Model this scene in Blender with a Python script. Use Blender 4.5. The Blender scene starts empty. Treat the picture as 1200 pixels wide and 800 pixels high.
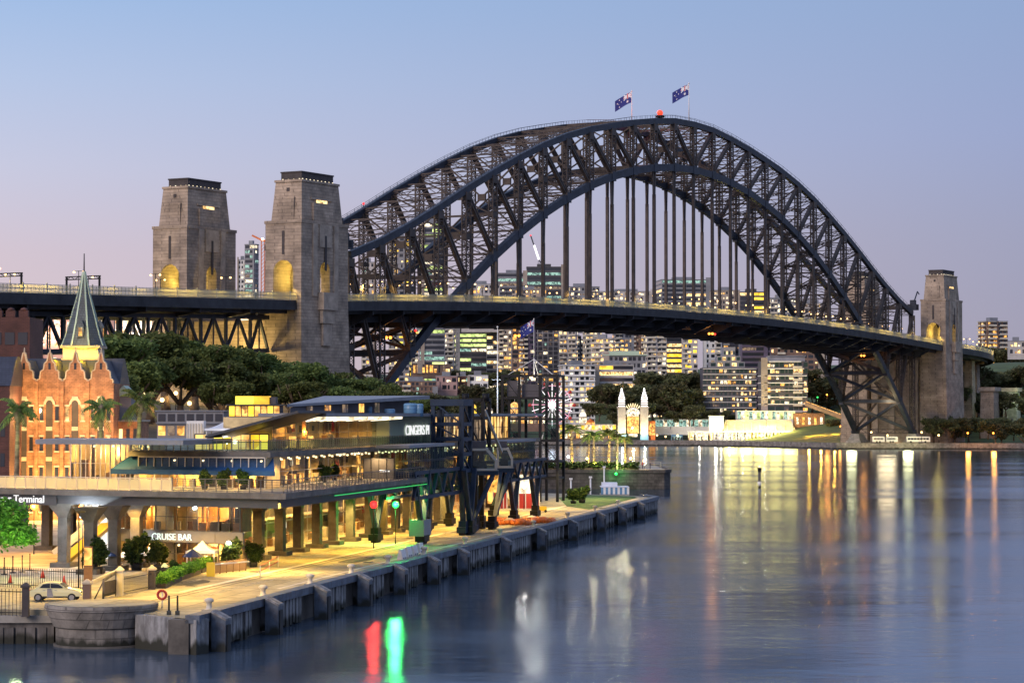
import bpy, bmesh, math, random
import numpy as np
from mathutils import Vector, Matrix
S = bpy.context.scene
C = S.collection
rnd = random.Random(7)
PI = math.pi
# ---------------------------------------------------------------- camera
F = 2820.98; PITCH = 0.03027944; CZ = 16.967
cam = bpy.data.cameras.new('camera'); camo = bpy.data.objects.new('camera', cam); C.objects.link(camo)
camo.location = (0, 0, CZ); camo.rotation_euler = (PI/2 + PITCH, 0, 0)
cam.sensor_width = 36; cam.lens = 36*F/1200; cam.clip_start = 1; cam.clip_end = 20000
S.camera = camo
# ---------------------------------------------------------------- sky, sun, exposure
w = bpy.data.worlds.new('World'); S.world = w; w.use_nodes = True
nt = w.node_tree; nt.nodes.clear()
def wn(t, **k):
    n = nt.nodes.new(t)
    for a, b in k.items(): setattr(n, a, b)
    return n
wo = wn('ShaderNodeOutputWorld'); bg = wn('ShaderNodeBackground'); nt.links.new(bg.outputs[0], wo.inputs[0])
tc = wn('ShaderNodeTexCoord'); sp = wn('ShaderNodeSeparateXYZ'); nt.links.new(tc.outputs['Generated'], sp.inputs[0])
def ramp(stops):
    r = wn('ShaderNodeValToRGB'); e = r.color_ramp.elements
    while len(e) < len(stops): e.new(0.5)
    for q, (p, c) in zip(e, stops): q.position = p; q.color = (*c, 1)
    return r
# dusk: rose band towards the sunset on the left, lilac grey to the right, blue above
left = ramp([(0, (.60,.47,.50)), (.03, (.63,.51,.54)), (.065, (.60,.51,.58)), (.10, (.53,.54,.68)), (.136, (.43,.52,.72)), (.17, (.33,.47,.72)), (.4, (.36,.46,.74)), (1, (.32,.42,.70))])
right = ramp([(0, (.30,.28,.37)), (.035, (.31,.305,.41)), (.075, (.30,.32,.46)), (.115, (.285,.34,.54)), (.165, (.26,.35,.56)), (.4, (.34,.43,.68)), (1, (.34,.44,.70))])
az = wn('ShaderNodeMapRange'); az.inputs['From Min'].default_value = -.22; az.inputs['From Max'].default_value = .24
nt.links.new(sp.outputs['X'], az.inputs['Value'])
mx = wn('ShaderNodeMix', data_type='RGBA')
nt.links.new(az.outputs[0], mx.inputs['Factor'])
for r, s in ((left, 'A'), (right, 'B')):
    nt.links.new(sp.outputs['Z'], r.inputs[0])
    nt.links.new(r.outputs[0], [i for i in mx.inputs if i.name == s and i.type == 'RGBA'][0])
nt.links.new([o for o in mx.outputs if o.type == 'RGBA'][0], bg.inputs[0])
bg.inputs[1].default_value = 1.0
sun = bpy.data.lights.new('afterglow', 'SUN'); so = bpy.data.objects.new('afterglow', sun); C.objects.link(so)
sun.energy = 2.0; sun.angle = math.radians(30); sun.color = (1, .80, .66)
so.rotation_euler = Vector((-.62, -.75, .42)).to_track_quat('Z', 'Y').to_euler()
S.view_settings.view_transform = 'Standard'; S.view_settings.look = 'None'
S.view_settings.exposure = .15; S.view_settings.gamma = 1
S.render.engine = 'CYCLES'
cy = S.cycles
cy.use_denoising = True; cy.max_bounces = 5; cy.diffuse_bounces = 2; cy.glossy_bounces = 3
cy.transmission_bounces = 3; cy.transparent_max_bounces = 8; cy.sample_clamp_indirect = 4; cy.sample_clamp_direct = 0
cy.use_light_tree = True; cy.caustics_reflective = False; cy.caustics_refractive = False
# ---------------------------------------------------------------- frames of reference
cs, ce, yaw = -880.814, 432.110, -0.5177028
cyw, syw = math.cos(yaw), math.sin(yaw)
def B(s, e, z):                                   # bridge frame: along, across (east +), up
    ds, de = s-cs, e-ce
    return (-ds*syw + de*cyw, ds*cyw + de*syw, z)
def W(u, v, z):                                   # wharf frame: along the quay edge, inland, up
    return (-22.4 + .1886*u - .982*v, 170.8 + .982*u + .1886*v, z)
def I(x, y, z): return (x, y, z)
def at(px, py, Y):
    t = (400-py)/F
    Z = Y*(math.sin(PITCH) + t*math.cos(PITCH))/(math.cos(PITCH) - t*math.sin(PITCH))
    q = Y*math.cos(PITCH) + Z*math.sin(PITCH)
    return Vector(((px-600)/F*q, Y, Z+CZ))
def gnd(px, py, z):
    t = (400-py)/F
    k = (math.sin(PITCH) + t*math.cos(PITCH))/(math.cos(PITCH) - t*math.sin(PITCH))
    return at(px, py, (z-CZ)/k)
def uv(p):                                        # world point to wharf frame
    dx, dy = p[0]+22.4, p[1]-170.8
    return (.1886*dx + .982*dy, -.982*dx + .1886*dy)
def u_at(px, v):                                  # where a line of constant v crosses a bearing
    k = (px-600)/F
    return (k*(170.8+.1886*v) + 22.4 + .982*v)/(.1886 - k*.982)
# ---------------------------------------------------------------- mesh builder
BASE = {}
class MB:
    def __init__(s, T=I):
        s.v = []; s.f = []; s.m = []; s.T = T; s.k = 0; s.sm = []
        s.flip = T is B
    def pt(s, *p):
        s.v.append(s.T(*p)); return len(s.v)-1
    def face(s, idx, smooth=False):
        s.f.append(tuple(reversed(idx)) if s.flip else tuple(idx)); s.m.append(s.k); s.sm.append(smooth)
    def poly(s, pts): s.face([s.pt(*p) for p in pts]); return s
    def hexa(s, p):
        i = [s.pt(*q) for q in p]
        for a in ((0,3,2,1), (4,5,6,7), (0,1,5,4), (1,2,6,5), (2,3,7,6), (3,0,4,7)): s.face([i[j] for j in a])
        return s
    def box(s, x0, y0, z0, x1, y1, z1):
        return s.hexa([(x0,y0,z0), (x1,y0,z0), (x1,y1,z0), (x0,y1,z0), (x0,y0,z1), (x1,y0,z1), (x1,y1,z1), (x0,y1,z1)])
    def frus(s, cx, cy, z0, z1, a0, b0, a1, b1):   # tapered block, half sizes
        return s.hexa([(cx-a0,cy-b0,z0), (cx+a0,cy-b0,z0), (cx+a0,cy+b0,z0), (cx-a0,cy+b0,z0), (cx-a1,cy-b1,z1), (cx+a1,cy-b1,z1), (cx+a1,cy+b1,z1), (cx-a1,cy+b1,z1)])
    def bar(s, p, q, w, h=None, up=(0,0,1)):
        h = h or w; p = Vector(p); q = Vector(q); d = (q-p)
        if d.length < 1e-6: return s
        d.normalize(); up = Vector(up)
        if abs(d.dot(up)) > .98: up = Vector((1,0,0))
        a = d.cross(up).normalized()*(w/2); b = a.normalized().cross(d)*(h/2)
        return s.hexa([p-a-b, p+a-b, p+a+b, p-a+b, q-a-b, q+a-b, q+a+b, q-a+b])
    def tube(s, p, q, r0, r1=None, n=8, smooth=True):
        r1 = r0 if r1 is None else r1; p = Vector(p); q = Vector(q); d = (q-p).normalized()
        up = Vector((0,0,1)) if abs(d.z) < .95 else Vector((1,0,0))
        a = d.cross(up).normalized(); b = a.cross(d)
        A = []; D = []
        for i in range(n):
            t = 2*PI*i/n; o = a*math.cos(t) + b*math.sin(t)
            A.append(s.pt(*(p+o*r0))); D.append(s.pt(*(q+o*max(r1, 1e-4))))
        for i in range(n):
            j = (i+1) % n; s.face((A[i], A[j], D[j], D[i]), smooth)
        s.face(A[::-1]); s.face(D); return s
    def path(s, pts, r, n=6):
        for a, b in zip(pts, pts[1:]): s.tube(a, b, r, r, n)
        return s
    def lathe(s, c, prof, n=16, smooth=True):
        rings = []
        for r, z in prof:
            rings.append([s.pt(c[0]+max(r,1e-4)*math.cos(2*PI*i/n), c[1]+max(r,1e-4)*math.sin(2*PI*i/n), c[2]+z) for i in range(n)])
        for a, b in zip(rings, rings[1:]):
            for i in range(n):
                j = (i+1) % n; s.face((a[i], a[j], b[j], b[i]), smooth)
        s.face(rings[0][::-1]); s.face(rings[-1]); return s
    def ball(s, c, r, n=8, sz=1):
        m = max(4, n//2)
        return s.lathe(c, [(r*math.sin(PI*i/m), -r*sz*math.cos(PI*i/m)) for i in range(m+1)], n)
    def prism(s, pts, z0, z1):
        n = len(pts); a = [s.pt(p[0], p[1], z0) for p in pts]; b = [s.pt(p[0], p[1], z1) for p in pts]
        for i in range(n): s.face((a[i], a[(i+1) % n], b[(i+1) % n], b[i]))
        s.face(a[::-1]); s.face(b); return s
    def slab(s, prof, fn0, fn1):                   # a 2-D outline swept from fn0(point) to fn1(point)
        n = len(prof); a = [s.pt(*fn0(*p)) for p in prof]; b = [s.pt(*fn1(*p)) for p in prof]
        for i in range(n): s.face((a[i], a[(i+1) % n], b[(i+1) % n], b[i]))
        s.face(a[::-1]); s.face(b); return s
    def build(s, name, mat, parent=None, kind=None, label=None):
        me = bpy.data.meshes.new(name)
        o0 = BASE.get(parent.name, (0,0,0)) if parent else (0,0,0)
        V = np.array([tuple(p) for p in s.v], dtype=float).reshape(-1, 3) - np.array(o0)
        me.from_pydata(V.tolist(), [], s.f)
        for mm in (mat if isinstance(mat, (list, tuple)) else [mat]): me.materials.append(mm)
        if any(s.m): me.polygons.foreach_set('material_index', s.m)
        if any(s.sm): me.polygons.foreach_set('use_smooth', s.sm)
        me.update()
        o = bpy.data.objects.new(name, me); C.objects.link(o)
        if parent: o.parent = parent; BASE[o.name] = o0
        if kind: o['kind'] = kind
        if label: o['label'] = label
        return o
def thing(name, label, cat, loc=(0,0,0), group=None, rz=0):
    o = bpy.data.objects.new(name, None); C.objects.link(o)
    o.location = loc; o.rotation_euler = (0,0,rz); o['label'] = label; o['category'] = cat
    if group: o['group'] = group
    BASE[o.name] = tuple(loc) if rz == 0 else (0,0,0)
    return o
def lthing(name, label, cat, group=None):          # built at its own origin, placed afterwards
    return thing(name, label, cat, (0,0,0), group)
def dup(r, loc, rz=0, label=None, sc=None):
    c = r.copy(); C.objects.link(c); c.location = loc; c.rotation_euler = (0,0,rz)
    if sc: c.scale = sc if isinstance(sc, tuple) else (sc,)*3
    if label: c['label'] = label
    for ch in list(r.children):
        d = ch.copy(); C.objects.link(d); d.parent = c
        for g in list(ch.children):
            e = g.copy(); C.objects.link(e); e.parent = d
    return c
def put(r, loc, rz=0, sc=None, label=None):
    r.location = loc; r.rotation_euler = (0,0,rz)
    if sc: r.scale = sc if isinstance(sc, tuple) else (sc,)*3
    if label: r['label'] = label
    return r
# ---------------------------------------------------------------- materials
M = {}
def mat(name, col, rough=.6, metal=0, nz=None, amt=.25, bump=0, emit=None, es=0, spec=.5, col2=None, brick=None, stretch=None, flat=False, tide=None, blotch=None):
    m = bpy.data.materials.new(name); m.use_nodes = True; M[name] = m
    t = m.node_tree; p = t.nodes['Principled BSDF']; L = t.links
    p.inputs['Base Color'].default_value = (*col, 1); p.inputs['Roughness'].default_value = rough
    p.inputs['Metallic'].default_value = metal; p.inputs['Specular IOR Level'].default_value = spec
    out = None
    if nz or brick:
        co = t.nodes.new('ShaderNodeTexCoord'); mp = t.nodes.new('ShaderNodeMapping'); L.new(co.outputs['Object'], mp.inputs[0])
        if stretch: mp.inputs['Scale'].default_value = stretch
    if nz:
        n = t.nodes.new('ShaderNodeTexNoise'); n.inputs['Scale'].default_value = nz; n.inputs['Detail'].default_value = 6; n.inputs['Roughness'].default_value = .65
        L.new(mp.outputs[0], n.inputs['Vector'])
        r = t.nodes.new('ShaderNodeValToRGB'); e = r.color_ramp.elements
        c2 = col2 or tuple(c*(1-amt) for c in col); c1 = tuple(min(1, c*(1+amt*.6)) for c in col) if not col2 else col
        e[0].position = .35; e[0].color = (*c2, 1); e[1].position = .65; e[1].color = (*c1, 1)
        L.new(n.outputs['Fac'], r.inputs[0]); out = r.outputs[0]; hgt = n.outputs['Fac']
    if brick:
        (bw, bh, mort) = brick
        # courses on vertical faces: (x+y, z)
        sx = t.nodes.new('ShaderNodeSeparateXYZ'); L.new(mp.outputs[0], sx.inputs[0])
        ad = t.nodes.new('ShaderNodeMath'); ad.operation = 'ADD'; L.new(sx.outputs[0], ad.inputs[0]); L.new(sx.outputs[1], ad.inputs[1])
        cb = t.nodes.new('ShaderNodeCombineXYZ'); 
        if flat:
            mr = t.nodes.new('ShaderNodeMapping'); mr.inputs['Rotation'].default_value = (0,0,-math.atan2(.982,.1886)); L.new(mp.outputs[0], mr.inputs[0]); cb = mr
        else: L.new(ad.outputs[0], cb.inputs[0]); L.new(sx.outputs[2], cb.inputs[1])
        bt = t.nodes.new('ShaderNodeTexBrick'); L.new(cb.outputs[0], bt.inputs['Vector'])
        bt.inputs['Scale'].default_value = 1; bt.inputs['Brick Width'].default_value = bw; bt.inputs['Row Height'].default_value = bh
        bt.inputs['Mortar Size'].default_value = mort; bt.inputs['Mortar Smooth'].default_value = .3
        bt.inputs['Color1'].default_value = (1,1,1,1); bt.inputs['Color2'].default_value = (.78,.78,.78,1); bt.inputs['Mortar'].default_value = (.5,.5,.5,1)
        mm = t.nodes.new('ShaderNodeMix'); mm.data_type = 'RGBA'; mm.blend_type = 'MULTIPLY'; mm.inputs['Factor'].default_value = 1
        A = [i for i in mm.inputs if i.type == 'RGBA']
        if out: L.new(out, A[0])
        else: A[0].default_value = (*col, 1)
        L.new(bt.outputs['Color'], A[1]); out = [o for o in mm.outputs if o.type == 'RGBA'][0]
        hgt = bt.outputs['Color']
    def mixin(out, fac, c):
        mm = t.nodes.new('ShaderNodeMix'); mm.data_type = 'RGBA'; A = [i for i in mm.inputs if i.type == 'RGBA']
        L.new(fac, mm.inputs['Factor']); L.new(out, A[0]); A[1].default_value = (*c, 1); return [o for o in mm.outputs if o.type == 'RGBA'][0]
    if blotch:                                      # stains: (scale, amount, colour)
        n2 = t.nodes.new('ShaderNodeTexNoise'); n2.inputs['Scale'].default_value = blotch[0]; n2.inputs['Detail'].default_value = 8; n2.inputs['Roughness'].default_value = .7; L.new(co.outputs['Object'], n2.inputs['Vector'])
        r2 = t.nodes.new('ShaderNodeMapRange'); r2.inputs['From Min'].default_value = .5; r2.inputs['From Max'].default_value = .72; r2.inputs['To Max'].default_value = blotch[1]; L.new(n2.outputs[0], r2.inputs[0])
        out = mixin(out, r2.outputs[0], blotch[2])
    if tide:                                        # weed and wet stone up to the high water mark
        s2 = t.nodes.new('ShaderNodeSeparateXYZ'); L.new(co.outputs['Object'], s2.inputs[0])
        n3 = t.nodes.new('ShaderNodeTexNoise'); n3.inputs['Scale'].default_value = 1.3; n3.inputs['Detail'].default_value = 5; m3 = t.nodes.new('ShaderNodeMapping'); m3.inputs['Scale'].default_value = (1,1,.25); L.new(co.outputs['Object'], m3.inputs[0]); L.new(m3.outputs[0], n3.inputs['Vector'])
        a3 = t.nodes.new('ShaderNodeMath'); a3.operation = 'MULTIPLY_ADD'; L.new(n3.outputs[0], a3.inputs[0]); a3.inputs[1].default_value = 1.5; L.new(s2.outputs[2], a3.inputs[2])
        r3 = t.nodes.new('ShaderNodeMapRange'); r3.inputs['From Min'].default_value = tide+.95; r3.inputs['From Max'].default_value = tide+.55; L.new(a3.outputs[0], r3.inputs[0])
        out = mixin(out, r3.outputs[0], (.022,.022,.015))
    if out:
        L.new(out, p.inputs['Base Color'])
        if bump:
            b = t.nodes.new('ShaderNodeBump'); b.inputs['Strength'].default_value = bump; b.inputs['Distance'].default_value = .1
            L.new(hgt, b.inputs['Height']); L.new(b.outputs[0], p.inputs['Normal'])
    if emit:
        p.inputs['Emission Color'].default_value = (*emit, 1); p.inputs['Emission Strength'].default_value = es
    return m
def lit(name, c1, c2, es, sc=.9, dark=.25, stretch=(1,1,1)):
    """a lit pane: curtains, lamps and furniture behind the glass break up the light"""
    m = mat(name, (.03,.03,.03), .15, spec=.6); t = m.node_tree; L = t.links; p = t.nodes['Principled BSDF']
    co = t.nodes.new('ShaderNodeTexCoord'); oi = t.nodes.new('ShaderNodeObjectInfo')
    mp = t.nodes.new('ShaderNodeMapping'); mp.inputs['Scale'].default_value = stretch
    ad = t.nodes.new('ShaderNodeVectorMath'); ad.operation = 'ADD'
    sc_ = t.nodes.new('ShaderNodeVectorMath'); sc_.operation = 'SCALE'; sc_.inputs['Scale'].default_value = 60
    cb = t.nodes.new('ShaderNodeCombineXYZ')
    for i in range(3): L.new(oi.outputs['Random'], cb.inputs[i])
    L.new(cb.outputs[0], sc_.inputs[0]); L.new(co.outputs['Object'], mp.inputs[0]); L.new(mp.outputs[0], ad.inputs[0]); L.new(sc_.outputs[0], ad.inputs[1])
    n = t.nodes.new('ShaderNodeTexNoise'); n.inputs['Scale'].default_value = sc; n.inputs['Detail'].default_value = 3
    vo = t.nodes.new('ShaderNodeTexVoronoi'); vo.inputs['Scale'].default_value = sc*.9; vo.distance = 'CHEBYCHEV'
    L.new(ad.outputs[0], n.inputs['Vector']); L.new(ad.outputs[0], vo.inputs['Vector'])
    r = t.nodes.new('ShaderNodeValToRGB'); e = r.color_ramp.elements
    e[0].position = .32; e[0].color = (*[x*dark for x in c2], 1); e[1].position = .62; e[1].color = (*c1, 1)
    q = e.new(.47); q.color = (*c2, 1)
    mu = t.nodes.new('ShaderNodeMath'); mu.operation = 'MULTIPLY_ADD'; sp_ = t.nodes.new('ShaderNodeSeparateColor')
    L.new(vo.outputs['Color'], sp_.inputs[0]); L.new(sp_.outputs[0], mu.inputs[0]); mu.inputs[1].default_value = .35
    sb = t.nodes.new('ShaderNodeMath'); sb.operation = 'SUBTRACT'; L.new(n.outputs['Fac'], sb.inputs[0]); sb.inputs[1].default_value = .16
    L.new(sb.outputs[0], mu.inputs[2]); L.new(mu.outputs[0], r.inputs[0])
    L.new(r.outputs[0], p.inputs['Emission Color']); p.inputs['Emission Strength'].default_value = es*1.12
    m.cycles.emission_sampling = 'NONE'
    return m
def glow(name, col, es, sample=True):
    m = mat(name, tuple(c*.4 for c in col), .4, emit=col, es=es)
    if not sample: m.cycles.emission_sampling = 'NONE'
    return m
mat('steel', (.030,.037,.055), .5, .0, .35, .4, spec=.3)
mat('steel_lattice', (.085,.066,.058), .6, 0, .3, .35, spec=.3)
mat('steel_blue', (.014,.030,.062), .5, 0, .5, .3, spec=.25)
mat('deck_steel', (.035,.036,.042), .6, 0, .2, .5, spec=.3)
mat('asphalt', (.05,.05,.052), .85, 0, 1.2, .3)
mat('railing', (.42,.40,.30), .6)
mat('granite', (.43,.335,.255), .85, 0, .18, .4, .25, brick=(2.6, 1.0, .07), blotch=(.16,.5,(.17,.14,.12)))
mat('granite_plain', (.43,.345,.27), .85, 0, .3, .3, .2, blotch=(.2,.5,(.17,.14,.12)))
mat('granite_dark', (.06,.05,.05), .8, 0, .5, .3)
mat('concrete', (.30,.28,.25), .85, 0, .5, .35, .15)
mat('slab_edge', (.17,.155,.135), .85, 0, .5, .35, .15, blotch=(.4,.5,(.08,.07,.06)))
mat('concrete_dark', (.10,.09,.08), .85, 0, .6, .4)
mat('paving', (.42,.37,.30), .7, 0, .25, .3, .1, brick=(2.4, 2.4, .04), flat=True, blotch=(.35,.5,(.20,.16,.12)))
mat('quay_deck', (.40,.345,.23), .75, 0, .5, .35, .1, brick=(7, 4.5, .10), flat=True, blotch=(.22,.85,(.11,.09,.065)))
mat('timber', (.13,.12,.115), .85, 0, .6, .5, .3, stretch=(2.5,2.5,.5), tide=.6)
mat('timber_pale', (.25,.25,.255), .8, 0, .8, .6, .2, stretch=(2,2,.6), tide=.75, blotch=(.8,.7,(.12,.10,.09)))
mat('fender', (.095,.12,.16), .55, 0, .8, .5, .2, tide=.5, blotch=(1.1,.6,(.09,.06,.045)))
mat('seawall_dark', (.10,.085,.075), .9, 0, .5, .5, .3, brick=(1.6,.7,.05))
mat('seawall', (.27,.245,.22), .9, 0, .5, .5, .3, brick=(1.6,.7,.05), tide=.55, blotch=(.9,.7,(.09,.08,.065)))
mat('roof_grey', (.20,.21,.24), .5, 0, .3, .2)
mat('roof_dark', (.055,.055,.06), .5, 0, .3, .2)
mat('white_paint', (.75,.74,.72), .5, 0, 1.5, .1)
mat('cream', (.62,.56,.46), .7, 0, .4, .2)
mat('pale_wall', (.48,.45,.44), .8, 0, .15, .2)
mat('beige_wall', (.36,.30,.25), .8, 0, .15, .25)
mat('grey_wall', (.25,.25,.27), .8, 0, .15, .25)
mat('dark_wall', (.085,.08,.095), .7, 0, .15, .3)
mat('plum_wall', (.11,.085,.13), .7, 0, .15, .3)
mat('brown_wall', (.20,.125,.095), .8, 0, .2, .3)
mat('pink_wall', (.42,.27,.25), .8, 0, .2, .2)
mat('brick_red', (.42,.21,.115), .85, 0, .9, .45, .25, brick=(.6,.22,.02), blotch=(.28,.65,(.14,.075,.055)))
mat('brick_dark', (.12,.05,.042), .85, 0, .35, .35, .25, brick=(.6,.22,.02))
mat('stone_trim', (.50,.42,.32), .8, 0, .6, .2)
mat('slate', (.045,.05,.075), .55, 0, .6, .3, .2, brick=(.5,.3,.03))
mat('slate_green', (.07,.085,.10), .5, 0, .6, .3, .2, brick=(.5,.35,.04))
mat('copper_trim', (.42,.52,.40), .6)
mat('glass_dark', (.02,.025,.035), .08, 0, spec=.8)
mat('glass_green', (.03,.055,.055), .1, 0, spec=.8)
mat('mullion', (.10,.095,.085), .5)
mat('mullion_pale', (.50,.47,.40), .5)
mat('awning_blue', (.012,.075,.20), .7, 0, .8, .2)
mat('umbrella_navy', (.015,.03,.09), .7)
mat('canvas', (.62,.66,.74), .7, 0, .6, .1)
mat('tank_blue', (.12,.26,.42), .4, 0, .8, .2)
mat('black_metal', (.010,.010,.012), .5, spec=.2)
mat('rubber', (.012,.012,.012), .7)
mat('orange', (.65,.16,.03), .6, 0, 1, .2)
mat('red_paint', (.45,.03,.02), .5)
mat('yellow_paint', (.65,.45,.03), .5)
mat('lamplit_car_paint', (.68,.63,.36), .25, 0, spec=.6)  # white body, the yellow lamplight on it mixed into the colour
mat('tractor_green', (.03,.16,.06), .45)
mat('skin', (.45,.28,.2), .6)
mat('cloth_dark', (.03,.03,.045), .9)
mat('grass', (.05,.11,.022), .95, 0, .6, .4, .3)
mat('grass_far', (.06,.09,.025), .95, 0, .15, .4)
mat('soil', (.09,.075,.05), .95, 0, .1, .4)
mat('trunk', (.12,.085,.055), .9, 0, 1.2, .4, .3)
mat('palm_trunk', (.22,.17,.11), .9, 0, 2.5, .4, .3, stretch=(.4,.4,2))
mat('flag_blue', (.02,.03,.20), .8)
mat('flag_red', (.55,.02,.04), .8)
mat('flag_white', (.75,.75,.78), .8)
def leaf(name, c1, c2, tr=.3):
    m = bpy.data.materials.new(name); m.use_nodes = True; M[name] = m; t = m.node_tree; L = t.links
    p = t.nodes['Principled BSDF']; p.inputs['Roughness'].default_value = .75; p.inputs['Specular IOR Level'].default_value = .15
    g = t.nodes.new('ShaderNodeNewGeometry'); r = t.nodes.new('ShaderNodeValToRGB')
    r.color_ramp.elements[0].color = (*c1, 1); r.color_ramp.elements[1].color = (*c2, 1)
    L.new(g.outputs['Random Per Island'], r.inputs[0])
    oi = t.nodes.new('ShaderNodeObjectInfo'); hs = t.nodes.new('ShaderNodeHueSaturation'); L.new(r.outputs[0], hs.inputs['Color'])
    mr = t.nodes.new('ShaderNodeMapRange'); mr.inputs['To Min'].default_value = .95; mr.inputs['To Max'].default_value = 1.6; L.new(oi.outputs['Random'], mr.inputs[0]); L.new(mr.outputs[0], hs.inputs['Value'])
    mh = t.nodes.new('ShaderNodeMapRange'); mh.inputs['To Min'].default_value = .475; mh.inputs['To Max'].default_value = .52; L.new(oi.outputs['Random'], mh.inputs[0]); L.new(mh.outputs[0], hs.inputs['Hue'])
    class _R: outputs = [hs.outputs[0]]
    r = _R; L.new(r.outputs[0], p.inputs['Base Color'])
    tr_ = t.nodes.new('ShaderNodeBsdfTranslucent'); L.new(r.outputs[0], tr_.inputs[0])
    mxs = t.nodes.new('ShaderNodeMixShader'); mxs.inputs[0].default_value = tr
    L.new(p.outputs[0], mxs.inputs[1]); L.new(tr_.outputs[0], mxs.inputs[2]); L.new(mxs.outputs[0], t.nodes['Material Output'].inputs[0])
leaf('fig_leaf', (.034,.052,.016), (.14,.17,.05))
leaf('far_leaf', (.040,.050,.022), (.14,.14,.065))
leaf('palm_leaf', (.045,.08,.025), (.16,.21,.06))
leaf('bright_leaf', (.03,.10,.015), (.16,.30,.045))
leaf('bush_leaf', (.012,.03,.012), (.055,.09,.02))
def clear_glass(name, tint, refl):
    m = bpy.data.materials.new(name); m.use_nodes = True; M[name] = m; t = m.node_tree; L = t.links; t.nodes.remove(t.nodes['Principled BSDF'])
    tr = t.nodes.new('ShaderNodeBsdfTransparent'); tr.inputs[0].default_value = (*tint, 1)
    gl = t.nodes.new('ShaderNodeBsdfGlossy'); gl.inputs['Roughness'].default_value = .04; gl.inputs[0].default_value = (.9,.95,1,1)
    lw = t.nodes.new('ShaderNodeLayerWeight'); lw.inputs[0].default_value = .5; pw = t.nodes.new('ShaderNodeMath'); pw.operation = 'POWER'; pw.inputs[1].default_value = 4; L.new(lw.outputs['Facing'], pw.inputs[0])
    fr = t.nodes.new('ShaderNodeMath'); fr.operation = 'MULTIPLY_ADD'; fr.inputs[1].default_value = refl; fr.inputs[2].default_value = .03; L.new(pw.outputs[0], fr.inputs[0]); mxs = t.nodes.new('ShaderNodeMixShader')
    L.new(fr.outputs[0], mxs.inputs[0]); L.new(tr.outputs[0], mxs.inputs[1]); L.new(gl.outputs[0], mxs.inputs[2]); L.new(mxs.outputs[0], t.nodes['Material Output'].inputs[0])
def mesh_screen(name, col, clear):
    m = bpy.data.materials.new(name); m.use_nodes = True; M[name] = m; t = m.node_tree; L = t.links; p = t.nodes['Principled BSDF']; p.inputs['Base Color'].default_value = (*col,1)
    a = t.nodes.new('ShaderNodeBsdfTranslucent'); a.inputs[0].default_value = (*col,1); b = t.nodes.new('ShaderNodeBsdfTransparent')
    x = t.nodes.new('ShaderNodeMixShader'); x.inputs[0].default_value = .6; y = t.nodes.new('ShaderNodeMixShader'); y.inputs[0].default_value = clear
    L.new(p.outputs[0], x.inputs[1]); L.new(a.outputs[0], x.inputs[2]); L.new(x.outputs[0], y.inputs[1]); L.new(b.outputs[0], y.inputs[2]); L.new(y.outputs[0], t.nodes['Material Output'].inputs[0])
mesh_screen('wire_mesh', (.62,.58,.42), .55); mesh_screen('frosted', (.75,.72,.6), .45)
clear_glass('glass', (.95,.96,.94), .22); clear_glass('glass_tint', (.66,.78,.76), .35)
mat('frost', (.7,.68,.55), .6); mat('hall_wall', (.55,.42,.22), .8, 0, .4, .35); mat('hall_wood', (.20,.10,.04), .6, 0, .8, .4); mat('hall_dark', (.05,.04,.035), .6, 0, .8, .4); mat('hall_pale', (.55,.50,.42), .7, 0, .8, .2)
# lit panes and lamps
lit('lit_warm', (1,.74,.34), (.75,.42,.13), 1.5)
lit('lit_amber', (1,.52,.12), (.7,.30,.05), 1.5)
lit('lit_white', (1,.90,.66), (.72,.56,.34), 1.5)
lit('lit_lime', (.80,.95,.30), (.42,.55,.16), 1.3, .35)
lit('lit_dim', (.30,.20,.12), (.12,.08,.06), .9)
lit('lit_teal', (.45,.75,.62), (.16,.32,.27), .8)
lit('lit_hall', (1,.64,.18), (.62,.27,.05), 1.25, .8, .12, (1,1,.45))
lit('lit_bar', (1,.66,.26), (.45,.20,.06), 1.15, 1.1, .10, (1,1,.6))
lit('lit_cool', (.95,.98,1), (.70,.68,.58), 1.6, .5, .3)
lit('lit_yellow', (1,.70,.06), (.95,.50,.02), 1.5, .4, .6)
glow('lamp_warm', (1,.62,.24), 5, False); glow('lamp_orange', (1,.36,.06), 2.6, False); glow('lamp_white', (1,.93,.80), 6, False)
glow('lamp_green', (.03,1,.15), 2, False); glow('lamp_red', (1,.03,.03), 2, False); glow('lamp_beacon', (1,.07,.03), 1.3, False)
glow('lamp_cool', (.8,.93,1), 8, False); glow('lamp_road', (1,.58,.22), 4.5, False)
glow('tube_white', (1,.95,.97), 2.2, False); glow('tube_pink', (1,.45,.6), 1.5, False); glow('sign_white', (1,1,1), .85, False)
glow('sign_green', (.85,1,.92), 1.0, False); glow('tube_green', (.05,1,.2), .5, False); glow('bulb_warm', (1,.75,.4), 3, False)
def point(loc, col, power, r=.3, name='lamp_fill_light'):
    l = bpy.data.lights.new(name, 'POINT'); l.energy = power; l.color = col; l.shadow_soft_size = r
    o = bpy.data.objects.new(name, l); C.objects.link(o); o.location = loc; return o
def spot(loc, col, power, ang=140, r=.25, name='down_fill_light'):
    l = bpy.data.lights.new(name, 'SPOT'); l.energy = power; l.color = col; l.shadow_soft_size = r; l.spot_size = math.radians(ang); l.spot_blend = .5
    o = bpy.data.objects.new(name, l); C.objects.link(o); o.location = loc; return o
WARM = (1,.64,.24); AMBER = (1,.50,.14); YEL = (1,.60,.075)
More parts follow.
